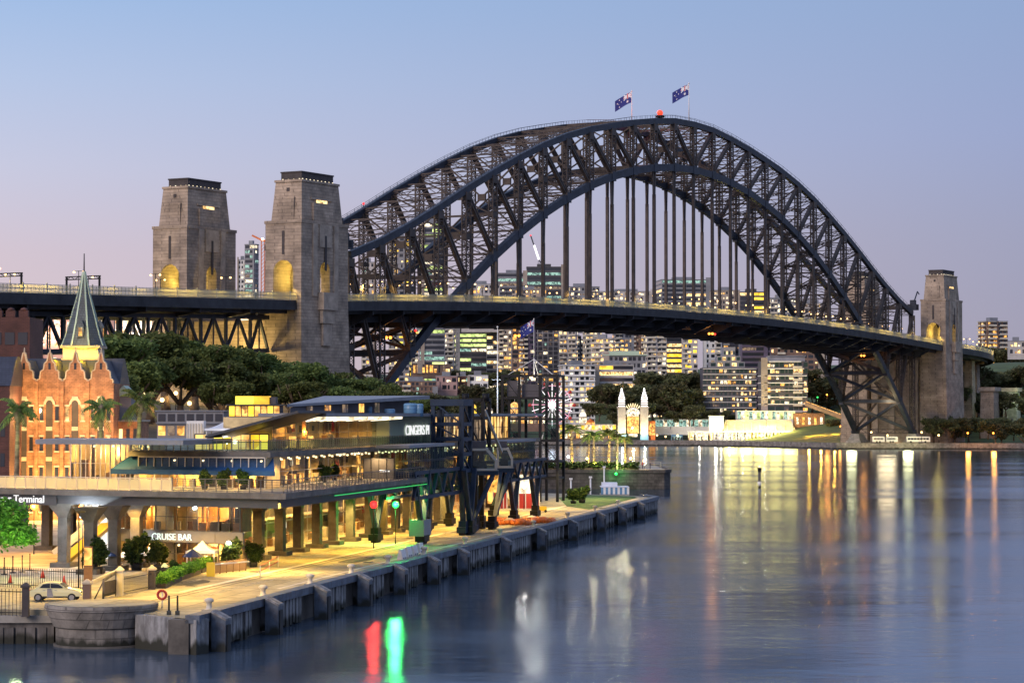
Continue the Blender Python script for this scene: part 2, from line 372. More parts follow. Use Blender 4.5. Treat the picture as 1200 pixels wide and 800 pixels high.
# ================================================================ water and land
def water_mat():
    m = bpy.data.materials.new('water'); m.use_nodes = True; M['water'] = m; t = m.node_tree; L = t.links; t.nodes.remove(t.nodes['Principled BSDF'])
    p = t.nodes.new('ShaderNodeBsdfGlossy'); p.distribution = 'BECKMANN'; p.inputs['Color'].default_value = (.74,.80,.90,1)
    df = t.nodes.new('ShaderNodeBsdfDiffuse'); df.inputs[0].default_value = (.055,.08,.115,1)
    fr = t.nodes.new('ShaderNodeFresnel'); fr.inputs[0].default_value = 1.33; mxs = t.nodes.new('ShaderNodeMixShader')
    L.new(fr.outputs[0], mxs.inputs[0]); L.new(df.outputs[0], mxs.inputs[1]); L.new(p.outputs[0], mxs.inputs[2]); L.new(mxs.outputs[0], t.nodes['Material Output'].inputs[0])
    co = t.nodes.new('ShaderNodeTexCoord')
    def noise(scale, sx, sy, det=3):
        mp = t.nodes.new('ShaderNodeMapping'); mp.inputs['Scale'].default_value = (sx, sy, 1); L.new(co.outputs['Object'], mp.inputs[0])
        n = t.nodes.new('ShaderNodeTexNoise'); n.inputs['Scale'].default_value = scale; n.inputs['Detail'].default_value = det; L.new(mp.outputs[0], n.inputs['Vector']); return n
    a = noise(.55, .55, 1.0, 4); b = noise(.06, .5, 1.3, 4); c = noise(.016, .35, 1.6, 3)
    ad = t.nodes.new('ShaderNodeMath'); ad.operation = 'MULTIPLY_ADD'; L.new(b.outputs[0], ad.inputs[0]); ad.inputs[1].default_value = 3.0; L.new(a.outputs[0], ad.inputs[2])
    bp = t.nodes.new('ShaderNodeBump'); bp.inputs['Strength'].default_value = .55; bp.inputs['Distance'].default_value = .055
    L.new(ad.outputs[0], bp.inputs['Height']); L.new(bp.outputs[0], p.inputs['Normal']); L.new(bp.outputs[0], fr.inputs['Normal'])
    mr = t.nodes.new('ShaderNodeMapRange'); mr.inputs['From Min'].default_value = .35; mr.inputs['From Max'].default_value = .65
    mr.inputs['To Min'].default_value = .13; mr.inputs['To Max'].default_value = .21; L.new(c.outputs[0], mr.inputs['Value']); L.new(mr.outputs[0], p.inputs['Roughness'])
water_mat()
MB().poly([(-1500,-300,0), (1800,-300,0), (1800,1500,0), (-1500,1500,0)]).build('water', M['water'], kind='structure')
def sst(a, b, x):
    t = max(0, min(1, (x-a)/(b-a))); return t*t*(3-2*t)
SH = [(-1600,1345), (-300,1342), (-40,1332), (60,1322), (100,1308), (135,1250), (160,1188), (260,1172), (420,1158), (2500,1150)]
def shore(X): return float(np.interp(X, [p[0] for p in SH], [p[1] for p in SH]))
def hN(X, Y):
    d = Y-shore(X); r = sst(120, 280, X)
    return 2.6 + (40*sst(50, 650, d))*(1-r) + 46*sst(28, 330, d)*r + 22*sst(500, 1500, d) + 1.5*math.sin(X*.021+Y*.013)*sst(40, 120, d)
def grid(name, xs, f, mat):
    """terrain from a list of columns; f(x) gives the rows (y) and h(x,y) the height"""
    m = MB(); rows = []
    for x in xs:
        ys, h = f(x); rows.append([m.pt(x, y, h(x, y)) for y in ys])
    for a, b in zip(rows, rows[1:]):
        for j in range(len(a)-1): m.face((a[j], b[j], b[j+1], a[j+1]), True)
    return m.build(name, mat, kind='structure')
def north_rows(x):
    y0 = shore(x)
    return [y0] + [y0+d for d in (12, 30, 50, 75, 100, 140, 180, 230, 290, 360, 450, 560, 700, 900, 1200, 1700, 2600, 4200, 9000)], hN
grid('north_shore', sorted(set(list(np.arange(-1600, 2501, 60)) + [p[0] for p in SH])), north_rows, M['grass_far'])
m = MB()
for (a, b), (c, d) in zip(SH, SH[1:]):
    n = max(1, int((c-a)/40))
    for i in range(n):
        t0, t1 = i/n, (i+1)/n; x0, x1 = a+(c-a)*t0, a+(c-a)*t1; y0, y1 = b+(d-b)*t0, b+(d-b)*t1
        m.hexa([(x0,y0-.8,-2), (x1,y1-.8,-2), (x1,y1+.6,-2), (x0,y0+.6,-2), (x0,y0-.5,3.0), (x1,y1-.5,3.0), (x1,y1+.6,3.0), (x0,y0+.6,3.0)])
m.build('north_seawall', M['seawall'], kind='structure')
# ---- south shore: the hill of Dawes Point behind the terminal
def hS(X, Y):
    a = sst(-15, -75, X)*sst(400, 520, Y); b = sst(-30, -130, X)*sst(430, 640, Y)
    return 2.3 + 11*a + 9*b
def south_rows(x):
    y1 = 545 if x > -15 else 770
    y0 = 372 if x > -40 else 330 if x > -90 else 240
    return list(np.linspace(y0, y1, 40)), hS
grid('south_shore', list(np.arange(-620, -12, 12)) + [-12], south_rows, M['soil'])
# ================================================================ the arch bridge
def zd(s):                                         # road level
    a = abs(s); return 57.1 - 6*(s/269)**2 if a < 269 else 51.1 - .026*(a-269)
TOP = [134.2,133.4,131.2,128.4,125.0,121.4,116.9,111.4,105.0,98.2,91.2,84.0,77.4,71.4,66.6]
PNL = 17.964
TOP = [z+d for z, d in zip(TOP, (0,.3,.6,.9,1.2,1.5,1.8,2.1,2.3,2.4,2.2,1.8,1.2,.8,.3))]
def ks(k): return k*PNL
def zt(k): return TOP[abs(k)]
def zb(k): return 8.7 + 107*(1-(k/14)**2)
br = thing('arch_bridge', 'dark steel through arch bridge spanning the harbour between stone pylons', 'bridge', B(0,0,0))
E_, W_ = 14.95, -14.95
for e in (E_, W_):
    m = MB(B)
    for k in range(-14, 14):
        m.bar((ks(k), e, zt(k)), (ks(k+1), e, zt(k+1)), 1.7, 2.3)
    m.build('top_chord', M['steel'], br)
    m = MB(B)
    for k in range(-14, 14):
        m.bar((ks(k), e, zb(k)), (ks(k+1), e, zb(k+1)), 1.9, 2.8)
    for k in range(-13, 14): m.bar((ks(k)-1.6, e, zb(k)), (ks(k)+1.6, e, zb(k)), 2.2, 3.5)     # gusset swellings
    m.build('bottom_chord', M['steel'], br)
def laced(m, p, q, a, b, step=1.7, t=.42, lt=.16):
    """box column of four corner members laced on every face (a along the bridge, b across)"""
    p = Vector(p); q = Vector(q); d = q-p; n = max(2, int(d.length/step))
    ax = Vector((1,0,0)); d_ = d.normalized(); ax = (ax - d_*ax.dot(d_)).normalized() if abs(d_.x) < .95 else Vector((0,0,1))
    ay = Vector((0,1,0))
    cor = [ax*i*a/2 + ay*j*b/2 for i, j in ((-1,-1), (1,-1), (1,1), (-1,1))]
    for c in cor: m.bar(p+c, q+c, t, t, up=(0,1,0))
    for f in range(4):
        c0, c1 = cor[f], cor[(f+1) % 4]
        for i in range(n):
            u0 = p + d*(i/n); u1 = p + d*((i+1)/n)
            m.bar(u0+c0, u0+c1, lt*1.7, lt*1.7)
            if i % 2: m.bar(u0+c0, u1+c1, lt, lt)
            else: m.bar(u0+c1, u1+c0, lt, lt)
for e in (E_, W_):
    for k in range(-14, 15):
        m = MB(B)
        big = 2.9 if abs(k) > 3 else 2.3
        laced(m, (ks(k), e, zb(k)+1), (ks(k), e, zt(k)-1), big, 1.7)
        zc = zt(k)-2.4
        m.box(ks(k)-big/2-.25, e-1.05, zc-1.3, ks(k)+big/2+.25, e+1.05, zc+1.2)      # solid head plate
        zc = (zb(k)+zt(k))/2
        if zt(k)-zb(k) > 22: m.box(ks(k)-big/2-.25, e-1.0, zc-.7, ks(k)+big/2+.25, e+1.0, zc+.7)
        m.build('post', M['steel_lattice'], br)
    for k in range(-14, 14):                       # diagonals fall towards the crown
        a, b = (k, k+1) if k < 0 else (k+1, k)
        p, q = Vector((ks(a), e, zt(a)-1)), Vector((ks(b), e, zb(b)+1))
        m = MB(B)
        for o in (-.75, .75): m.bar(p+Vector((o,0,0)), q+Vector((o,0,0)), .62, 1.3, up=(0,1,0))
        n = int((q-p).length/3)
        for i in range(1, n):
            c = p+(q-p)*(i/n); m.bar(c-Vector((.75,0,0)), c+Vector((.75,0,0)), .3, .8, up=(0,1,0))
        m.build('diagonal', M['steel_lattice'], br)
# lateral and sway bracing between the two trusses, one part for every panel
for k in range(-14, 15):
    for z, s0 in ((zt(k), 1), (zb(k), -1)):
        if s0 < 0 and abs(z-zd(ks(k))) < 4: continue
        m = MB(B)
        for dz in (.9, -.9): m.bar((ks(k), W_, z+dz), (ks(k), E_, z+dz), .4, .35)
        for j in range(10):
            e0 = W_ + j*2.99; m.bar((ks(k), e0, z+(.9 if j % 2 else -.9)), (ks(k), e0+2.99, z-(.9 if j % 2 else -.9)), .22, .22)
        m.build('cross_strut', M['steel_lattice'], br)
    m = MB(B)
    z1 = zt(k)-1; z0 = max(zb(k)+1, zd(ks(k))+9)
    if z1-z0 > 8:
        n = 2 if z1-z0 > 26 else 1
        for i in range(n):
            a, b = z0+(z1-z0)*i/n, z0+(z1-z0)*(i+1)/n
            m.bar((ks(k), W_, a), (ks(k), E_, b), .5, .5); m.bar((ks(k), E_, a), (ks(k), W_, b), .5, .5)
            m.bar((ks(k), W_, a), (ks(k), E_, a), .6, .7)
            m.box(ks(k)-.4, -1.6, (a+b)/2-1.2, ks(k)+.4, 1.6, (a+b)/2+1.2)
    if m.v: m.build('sway_frame', M['steel_lattice'], br)
    m = MB(B)
    if abs(k) > 10 and zd(ks(k))-zb(k) > 10:       # sway frames under the deck
        a, b = zb(k)+1, zd(ks(k))-7
        m.bar((ks(k), W_, a), (ks(k), E_, b), .9, .9); m.bar((ks(k), E_, a), (ks(k), W_, b), .9, .9)
        m.build('under_deck_frame', M['steel_lattice'], br)
    if k < 14:
        k2 = k+1
        for zf in (zt, zb):
            m = MB(B)
            zm = (zf(k)+zf(k2))/2; sm = (ks(k)+ks(k2))/2
            if zf is zb and abs(zm-zd(sm)) < 6: continue
            for dz in (.7, -.7):
                m.bar((ks(k), W_, zf(k)+dz), (ks(k2), E_, zf(k2)+dz), .30, .26); m.bar((ks(k), E_, zf(k)+dz), (ks(k2), W_, zf(k2)+dz), .30, .26)
            for i in range(8):
                t0, t1 = i/8, (i+1)/8; sg = .7 if i % 2 else -.7
                for a, b in ((W_, E_), (E_, W_)):
                    m.bar((ks(k)+PNL*t0, a+(b-a)*t0, zf(k)+(zf(k2)-zf(k))*t0+sg), (ks(k)+PNL*t1, a+(b-a)*t1, zf(k)+(zf(k2)-zf(k))*t1-sg), .16, .16)
            m.bar((sm, W_, zm), (sm, E_, zm), .45, .45)
            m.build('lateral_bracing', M['steel_lattice'], br)
# big cross bracing between the lower chords where they come down to the piers
for sg in (-1, 1):
    m = MB(B)
    for k in (11, 12, 13):
        a, b = sg*k, sg*(k+1)
        m.bar((ks(a), W_, zb(a)), (ks(b), E_, zb(b)), 1.1, 1.3); m.bar((ks(a), E_, zb(a)), (ks(b), W_, zb(b)), 1.1, 1.3)
        m.bar((ks(a), W_, zb(a)), (ks(a), E_, zb(a)), 1.2, 1.4)
    m.build('portal_bracing', M['steel'], br)
for e in (E_, W_):                                 # hangers carry the deck inside the arch
    for k in range(-10, 11):
        z1, z0 = zb(k)-1.5, zd(ks(k))
        if z1-z0 < 4: continue
        m = MB(B); zs = z1-min(9, (z1-z0)*.4)
        m.bar((ks(k), e, z0), (ks(k), e, zs), 1.15, 1.0)
        for o in (-.9, .9): m.bar((ks(k)+o*.5, e, zs-1), (ks(k)+o, e, z1), .5, .8)
        m.build('hanger', M['steel_lattice'], br)
def deck_run(root, s0, s1, step, zf=zd, ef=lambda s: 0):
    ss = list(np.arange(s0, s1, step)) + [s1]
    def strip(m, e0, e1, z0, z1):
        for a, b in zip(ss, ss[1:]):
            o0, o1 = ef(a), ef(b)
            m.hexa([(a,e0+o0,zf(a)+z0), (b,e0+o1,zf(b)+z0), (b,e1+o1,zf(b)+z0), (a,e1+o0,zf(a)+z0), (a,e0+o0,zf(a)+z1), (b,e0+o1,zf(b)+z1), (b,e1+o1,zf(b)+z1), (a,e1+o0,zf(a)+z1)])
        return m
    strip(MB(B), -24.4, 24.4, -1.2, 0).build('road_deck', M['asphalt'], root)
    for e in (24.5, -24.5):
        strip(MB(B), e-.3, e+.3, -2.6, .25).build('fascia_girder', M['deck_steel'], root)
        m = MB(B)
        sg = 1 if e > 0 else -1
        for z in (.5, 1.5, 2.5): strip(m, e-.07+.1*sg, e+.07+.1*sg, z, z+.12)
        n = int((s1-s0)/1.5)
        for i in range(n+1):
            s = s0+(s1-s0)*i/n; o = ef(s); wd = .16 if i % 6 == 0 else .07
            m.box(s-wd, e+o-wd*.7+.1*sg, zf(s)+.25, s+wd, e+o+wd*.7+.1*sg, zf(s)+(3.0 if i % 6 == 0 else 2.6))
        m.build('railing', M['railing'], root)
        strip(MB(B), e-.02+.16*sg, e+.02+.16*sg, .3, 2.4).build('mesh_panel', M['wire_mesh'], root)
    m = MB(B)
    for e in (-21, -14.5, -8, 0, 8, 14.5, 21): strip(m, e-.35, e+.35, -3.6, -1.2)
    m.build('stringers', M['deck_steel'], root)
deck_run(br, -268.8, 268.8, PNL/2)
for k in range(-14, 15):
    s = ks(k); z = zd(s)-1.3
    m = MB(B)
    m.slab([(-24,-1.2), (24,-1.2), (24,-2.6), (15.5,-6.2), (-15.5,-6.2), (-24,-2.6)], lambda e, q: (s-.35, e, z+q), lambda e, q: (s+.35, e, z+q))
    m.box(s-.8, -15.5, z-6.4, s+.8, 15.5, z-6.1)
    m.build('cross_girder', M['deck_steel'], br)
for e in (15, -15):                                # lower flange line under the deck edge
    m = MB(B)
    for a in range(-14, 14): m.bar((ks(a), e, zd(ks(a))-5.2), (ks(a+1), e, zd(ks(a+1))-5.2), .9, 2.0)
    m.build('under_girder', M['deck_steel'], br)
# catwalk and handrails along the top chords
for e in (E_, W_):
    m = MB(B)
    for k in range(-14, 14):
        for o in (-.7, .7): m.bar((ks(k), e+o, zt(k)+2.3), (ks(k+1), e+o, zt(k+1)+2.3), .10, .10)
        for i in range(4):
            t = i/4; z = zt(k)+(zt(k+1)-zt(k))*t; s = ks(k)+PNL*t
            for o in (-.7, .7): m.box(s-.05, e+o-.05, z+1, s+.05, e+o+.05, z+2.35)
    m.build('handrail', M['steel'], br)
for sg, e in ((1, E_), (1, W_), (-1, E_), (-1, W_)):
    m = MB(B); s = sg*251.5
    m.frus(s+sg*3, e, 0, 4, 7.5, 5, 6, 3.8); m.frus(s+sg*2.4, e, 4, 7.4, 5, 3.2, 3.2, 2.0)
    m.build('skewback', M['concrete'], br)
    MB(B).tube((s, e-1.9, 8.3), (s, e+1.9, 8.3), 1.1, n=12).build('bearing_pin', M['steel'], br)
for sg in (1, -1):                                 # maintenance cranes parked on the ends of the top chords
    t = thing('maintenance_crane', 'small dark maintenance crane parked at the %s end of the top chords' % ('far right' if sg > 0 else 'left'), 'crane', B(sg*255, 0, 66))
    m = MB(B); s = sg*254
    m.bar((s, W_, 70), (s, E_+2, 70), 2.2, 2.0); m.build('beam', M['steel_lattice'], t)
    m = MB(B); m.box(s-2, E_-2.5, 68.6, s+2, E_+2, 71.5); m.box(s-1.4, E_-1.4, 71.5, s+1.2, E_+1, 73.6); m.build('cab', M['steel'], t)
    m = MB(B); m.bar((s, E_, 72), (s+sg*3, E_+1, 78), .45); m.bar((s+sg*3, E_+1, 78), (s+sg*4, E_+1.5, 76.5), .35); m.build('jib', M['steel'], t)
# flags and beacon on the crown
def flag_tex():
    m = bpy.data.materials.new('ensign'); m.use_nodes = True; M['ensign'] = m
ens = None
def flag(name, label, p0, hgt, fl, fh, dirn, sag, wave=.35, pole_r=.22, grp=None):
    """pole with a blue ensign: crossed canton, large and small stars, all meshes on a waving cloth"""
    t = thing(name, label, 'flag', p0, grp); p0 = Vector(p0)
    m = MB(); m.tube(p0, p0+Vector((0,0,hgt)), pole_r, pole_r*.6, 8); m.ball(p0+Vector((0,0,hgt+pole_r)), pole_r*1.6); m.build('pole', M['white_paint'], t)
    d = Vector((*dirn, 0)).normalized(); nrm = Vector((-d.y, d.x, 0))
    def P(a, b, o=0):                              # a along the fly 0..1, b up 0..1
        drop = sag*fl*a**1.3
        return p0 + d*(a*fl*math.sqrt(max(.1, 1-sag*sag))) + nrm*(wave*math.sin(a*7+b)*a*fl*.12 + o) + Vector((0,0,hgt-fh*(1-b)-drop-.1))
    m = MB(); n = 14
    for i in range(n):
        for s_ in (-.03, .03):
            m.face([m.pt(*P(i/n,0,s_)), m.pt(*P((i+1)/n,0,s_)), m.pt(*P((i+1)/n,1,s_)), m.pt(*P(i/n,1,s_))], True)
    c = m.build('cloth', M['flag_blue'], t)
    def strip(m, a0, b0, a1, b1, w_):
        dx, dy = a1-a0, (b1-b0)*fh/fl; l = math.hypot(dx, dy); ox, oy = -dy/l*w_, dx/l*w_*fl/fh
        k = 6
        for s_ in (-.07, .07):
            for i in range(k):
                u, v = i/k, (i+1)/k
                m.face([m.pt(*P(a0+(a1-a0)*u+ox, b0+(b1-b0)*u+oy, s_)), m.pt(*P(a0+(a1-a0)*v+ox, b0+(b1-b0)*v+oy, s_)), m.pt(*P(a0+(a1-a0)*v-ox, b0+(b1-b0)*v-oy, s_)), m.pt(*P(a0+(a1-a0)*u-ox, b0+(b1-b0)*u-oy, s_))])
    m = MB(); strip(m, .02,.52,.48,.98,.030); strip(m, .02,.98,.48,.52,.030); strip(m, .25,.5,.25,1,.05); strip(m, 0,.75,.5,.75,.05)
    m.build('saltire', M['flag_white'], c)
    for ca, cb, r in ((.25,.25,.085), (.75,.82,.045), (.75,.18,.045), (.64,.55,.045), (.86,.60,.045), (.79,.45,.025)):
        m = MB()
        for s_ in (-.07, .07):
            m.face([m.pt(*P(ca+r*(1 if i % 2 == 0 else .5)*math.sin(2*PI*i/14), cb+r*(1 if i % 2 == 0 else .5)*math.cos(2*PI*i/14)*fl/fh, s_)) for i in range(14)])
        m.build('star', M['flag_white'], c)
    m = MB()
    for s_ in (-.1, .1):
        for a0, b0, a1, b1, w_ in ((.25,.5,.25,1,.025), (0,.75,.5,.75,.025)):
            ox, oy = (w_, 0) if a0 == a1 else (0, w_*fl/fh)
            m.poly([P(a0-ox,b0-oy,s_), P(a1-ox,b1+oy,s_), P(a1+ox,b1+oy,s_), P(a0+ox,b0-oy,s_)] if a0 == a1 else [P(a0,b0-oy,s_), P(a1,b1-oy,s_), P(a1,b1+oy,s_), P(a0,b0+oy,s_)])
    m.build('red_cross', M['flag_red'], c)
    return t
flag('bridge_flag', 'blue flag on white pole on the arch crown, left of the red beacon', B(4, W_, 135), 15, 8, 4.4, (-.93,.35), .45)
flag('bridge_flag', 'blue flag on white pole on the arch crown, right of the red beacon', B(-4, E_, 135), 15.2, 7.6, 4.4, (-.93,.35), .42)
t = thing('aircraft_beacon', 'glowing red aircraft warning beacon at the crown of the arch', 'beacon', B(0, 0, 135))
m = MB(B); m.bar((0,W_,135),(0,E_,135),.9,.7); m.tube((0,0,135),(0,0,138),.8,.8); m.tube((0,0,138),(0,0,138.6),1.9,1.9,12); m.build('stand', M['black_metal'], t)
m = MB(B); m.ball((0,0,139.8), 1.25, 14); m.build('lamp', M['lamp_beacon'], t)
point(B(0,-3,141.5), (1,.05,.02), 3500, 1.2)
# ================================================================ stone pylons and abutments
def arch_cut(m, face, half_w, z0, zs, hw, zt_, depth, pos):
    """one face of a tower with a round-headed opening: face(a, d, z) maps across, inwards, up"""
    n = 10
    arc = [(half_w*math.cos(PI*i/n), zs+half_w*math.sin(PI*i/n)) for i in range(n+1)]
    L_ = [(-hw[0], z0), (-half_w, z0)] + [(a, z) for a, z in reversed(arc)]
    # wall around the opening as quads left, right and above
    m.poly([face(-hw[0],0,z0), face(-half_w,0,z0), face(-half_w,0,zs), face(-hw[0],0,zs)])
    m.poly([face(half_w,0,z0), face(hw[0],0,z0), face(hw[0],0,zs), face(half_w,0,zs)])
    for i in range(n):
        (a0, q0), (a1, q1) = arc[i], arc[i+1]
        e0 = hw[0]*(1-2*i/n); e1 = hw[0]*(1-2*(i+1)/n)
        zt0 = zt_ ; lo = lambda a: zs
        m.poly([face(a0,0,q0), face(e0,0,zt_), face(e1,0,zt_), face(a1,0,q1)])
        m.poly([face(a0,0,q0), face(a1,0,q1), face(a1,depth,q1), face(a0,depth,q0)])      # soffit
    m.poly([face(hw[0],0,zs), face(hw[0],0,zt_), face(half_w,0,zs)]); m.poly([face(-hw[0],0,zs), face(-half_w,0,zs), face(-hw[0],0,zt_)])
    for sg in (-1, 1): m.poly([face(sg*half_w,0,z0), face(sg*half_w,0,zs), face(sg*half_w,depth,zs), face(sg*half_w,depth,z0)])
def pylon(label, sc_, ec, ground):
    t = thing('stone_pylon', label, 'pylon', B(sc_, ec, ground))
    zr = 51.2
    m = MB(B)
    m.frus(sc_, ec, ground-3, zr-.02, 13.3, 7.3, 12.5, 6.5)
    m.build('base', M['granite'], t)
    m = MB(B); A, D = 12.5, 6.5
    # the road-level storey: archways right through along and across the bridge
    arch_cut(m, lambda a, d, z: (sc_-A+d, ec+a, z), 3.6, zr, 59.2, (D,), 74.3, 9, 0)
    arch_cut(m, lambda a, d, z: (sc_+A-d, ec+a, z), 3.6, zr, 59.2, (D,), 74.3, 9, 0)
    arch_cut(m, lambda a, d, z: (sc_+a, ec+D-d, z), 2.6, zr, 60.0, (A,), 74.3, 3.2, 0)
    arch_cut(m, lambda a, d, z: (sc_+a, ec-D+d, z), 2.6, zr, 60.0, (A,), 74.3, 3.2, 0)
    m.box(sc_-3.4, ec-2.8, 63.2, sc_+3.4, ec+2.8, 63.8)
    m.build('gate_storey', M['granite'], t)
    m = MB(B)
    m.box(sc_-A-.25, ec-D-.25, 73.7, sc_+A+.25, ec+D+.25, 74.6)                     # shoulder course
    m.frus(sc_, ec, 74.6, 86.2, A-1.6, D-1.0, A-2.7, D-1.8)
    m.box(sc_-A+2.4, ec-D+1.5, 86.2, sc_+A-2.4, ec+D-1.5, 86.9)
    for sg in (-1, 1):                             # tall shoulder piers on the long faces
        m.box(sc_-5.2, ec+sg*(D-1.05)-.45, 74.6, sc_+5.2, ec+sg*(D-1.05)+.45, 80.2)
        m.box(sc_+sg*(A-1.75)-.3, ec-2.7, 74.6, sc_+sg*(A-1.75)+.3, ec+2.7, 81.6)
    m.build('upper_block', M['granite'], t)
    m = MB(B)
    for sg in (-1, 1):
        for a in (-5.6, 5.6): m.box(sc_+a-1.1, ec+sg*D-.35, zr+1, sc_+a+1.1, ec+sg*D+.35, 73.7)
        m.box(sc_-3.2, ec+sg*D-.28, 67, sc_+3.2, ec+sg*D+.28, 73.7)
        m.box(sc_-5.6, ec+sg*(D-1.35)-.3, 81.2, sc_+5.6, ec+sg*(D-1.35)+.3, 81.8)
    m.build('pilaster', M['granite_plain'], t)
    m = MB(B)
    for sg in (-1, 1):
        m.box(sc_+sg*(A-.02)-.12, ec-.45, 64.5, sc_+sg*(A-.02)+.12, ec+.45, 71.5)     # slit windows
        m.box(sc_-.5, ec+sg*(D+.25)-.1, 60, sc_+.5, ec+sg*(D+.25)+.1, 70.5)
        m.box(sc_+sg*(A-2.5)-.2, ec-.5, 83.4, sc_+sg*(A-2.5)+.2, ec+.5, 84.5)
    m.build('slit_window', M['granite_dark'], t)
    m = MB(B)
    for sg in (-1, 1): m.box(sc_-2.6, ec+sg*(D-1.25)-.25, 80.9-.7, sc_+2.6, ec+sg*(D-1.25)+.25, 80.9+.25)
    m.build('lit_slot', M['lit_warm'], t)
    m = MB(B); m.box(sc_-A+4.1, ec-D+2.8, 86.9, sc_+A-4.1, ec+D-2.8, 89.3)
    m.box(sc_-A+3.9, ec-D+2.6, 89.1, sc_+A-3.9, ec+D-2.6, 89.5); m.build('cap', M['granite_dark'], t)
    for i in range(9): MB(B).box(sc_-8+i*2-.14, ec+D-2.85, 87.05, sc_-8+i*2+.14, ec+D-2.6, 87.3).build('cap_lamp', M['lit_white'], t)
    for i in range(4): MB(B).box(sc_-A+3.9, ec-3+i*2-.14, 87.05, sc_-A+4.15, ec-3+i*2+.14, 87.3).build('cap_lamp', M['lit_white'], t)
    m = MB(B); q = ec+(D if ec > 0 else -D); sg = 1 if ec > 0 else -1
    m.box(sc_-3.8, min(q, q+sg*2.2), 48.2, sc_+3.8, max(q, q+sg*2.2), 53.4)            # balcony on corbels
    m.box(sc_-3.2, min(q+sg*.3, q+sg*1.5), 44.2, sc_+3.2, max(q+sg*.3, q+sg*1.5), 48.2)
    m.box(sc_-2.3, min(q+sg*.3, q+sg*1.0), 37.5, sc_+2.3, max(q+sg*.3, q+sg*1.0), 44.2)
    m.build('balcony', M['granite_plain'], t)
    point(B(sc_-6, ec, 57.5), (1,.76,.16), 1700, .5); point(B(sc_+8, ec, 56.5), (1,.76,.16), 1300, .5)
    return t
pylon('nearest stone pylon, full height in view, left of the arch', -281.5, 19.7, 8)
pylon('stone pylon at far left with dark cap, behind the road railing', -281.5, -22.5, 12)
pylon('distant stone pylon at the right end of the arch', 281.5, 19.7, 5)
pylon('distant stone pylon hidden behind the right end of the arch trusses', 281.5, -22.5, 5)
for sg, lb in ((-1, 'wall of dark masonry under the deck between the two left pylons'), (1, 'tall masonry abutment under the deck between the two right pylons')):
    t = thing('stone_abutment', lb, 'abutment', B(sg*278, 0, 4))
    m = MB(B); m.box(sg*272 if sg > 0 else -292, -14.6, 0, 292 if sg > 0 else -272, 12.2, 45.2); m.build('wall', M['granite'], t)
    m = MB(B)
    f = sg*272
    for e in (-12, -3.2, 9.6):
        m.box(min(f, f-sg*1.2), e-1.4, 0, max(f, f-sg*1.2), e+1.4, 44.2)
    m.box(min(f, f-sg*2), -14.4, 0, max(f, f-sg*2), 12, 7); m.build('buttress', M['granite_plain'], t)
# ================================================================ approach viaducts
vi = thing('approach_viaduct', 'dark steel truss viaduct leading left from the stone pylons', 'viaduct', B(-420, 0, 20))
deck_run(vi, -640, -294.3, 12)
deck = vi
for e in (15, -15):
    m = MB(B); s = -640
    m2 = MB(B)
    while s < -296:
        s1 = min(s+12, -295); z, z1 = zd(s)-4, zd(s1)-4; h = 10.5
        m.bar((s,e,z-.6), (s1,e,z1-.6), 1.0, 1.2); m2.bar((s,e,z-h), (s1,e,z1-h), 1.0, 1.2)
        m2.bar((s,e,z), (s,e,z-h), .8, .8)
        sm = (s+s1)/2
        m2.bar((s,e,z-h), (sm,e,z-.6), .7, .7); m2.bar((sm,e,z-.6), (s1,e,z1-h), .7, .7)
        m2.bar((sm,e,z), (sm,e,z-h), .35, .35)
        s = s1
    m.build('truss_chord', M['steel'], vi)
    m2.build('truss_web', M['steel'], vi)
for s in np.arange(-628, -296, 24):
    z = zd(s)-1.3; m = MB(B)
    m.slab([(-24,-1.2), (24,-1.2), (24,-2.4), (15.5,-3.6), (-15.5,-3.6), (-24,-2.4)], lambda e, q: (s-.3, e, z+q), lambda e, q: (s+.3, e, z+q))
    m.build('cross_frame', M['deck_steel'], vi)
for s in (-470, -535, -600):
    for e in (15, -15):
        m = MB(B); m.frus(s, e, 2, zd(s)-15, 3.2, 3.0, 2.2, 2.2); m.box(s-2.8, e-2.6, zd(s)-15, s+2.8, e+2.6, zd(s)-14.2); m.build('pier', M['granite'], vi)
vn = thing('approach_viaduct', 'curving viaduct leading away behind the distant right pylon', 'viaduct', B(340, 0, 20))
bend = lambda s: -.0022*max(0, s-310)**2
deck_run(vn, 294.3, 470, 11, ef=bend)
for s in (318, 352, 390, 430):
    m = MB(B); o = bend(s)
    for e in (14, -14): m.frus(s, e+o, 2, zd(s)-3.6, 3.4, 2.6, 2.4, 2.0)
    m.box(s-1.5, -20+o, zd(s)-3.6, s+1.5, 20+o, zd(s)-1.3); m.build('pier', M['granite'], vn)
for s, e, wd in ((322, 31, 5), (352, 33, 4)):
    t = thing('stone_pier', 'pale floodlit stone pier beside the right-hand viaduct' if s > 340 else 'squat stone pier close behind the distant right pylon', 'pier', B(s, e, 8))
    m = MB(B); m.frus(s, e, 2, 29, wd*.95, 4, wd*.8, 3.4); m.build('shaft', M['granite'] if s < 340 else M['concrete'], t)
    m = MB(B); m.box(s-wd, e-4.4, 29, s+wd, e+4.4, 31); m.build('capstone', M['granite_plain'], t)
point(B(352-12, 46, 24), (.75,1,.55), 9000, 1)
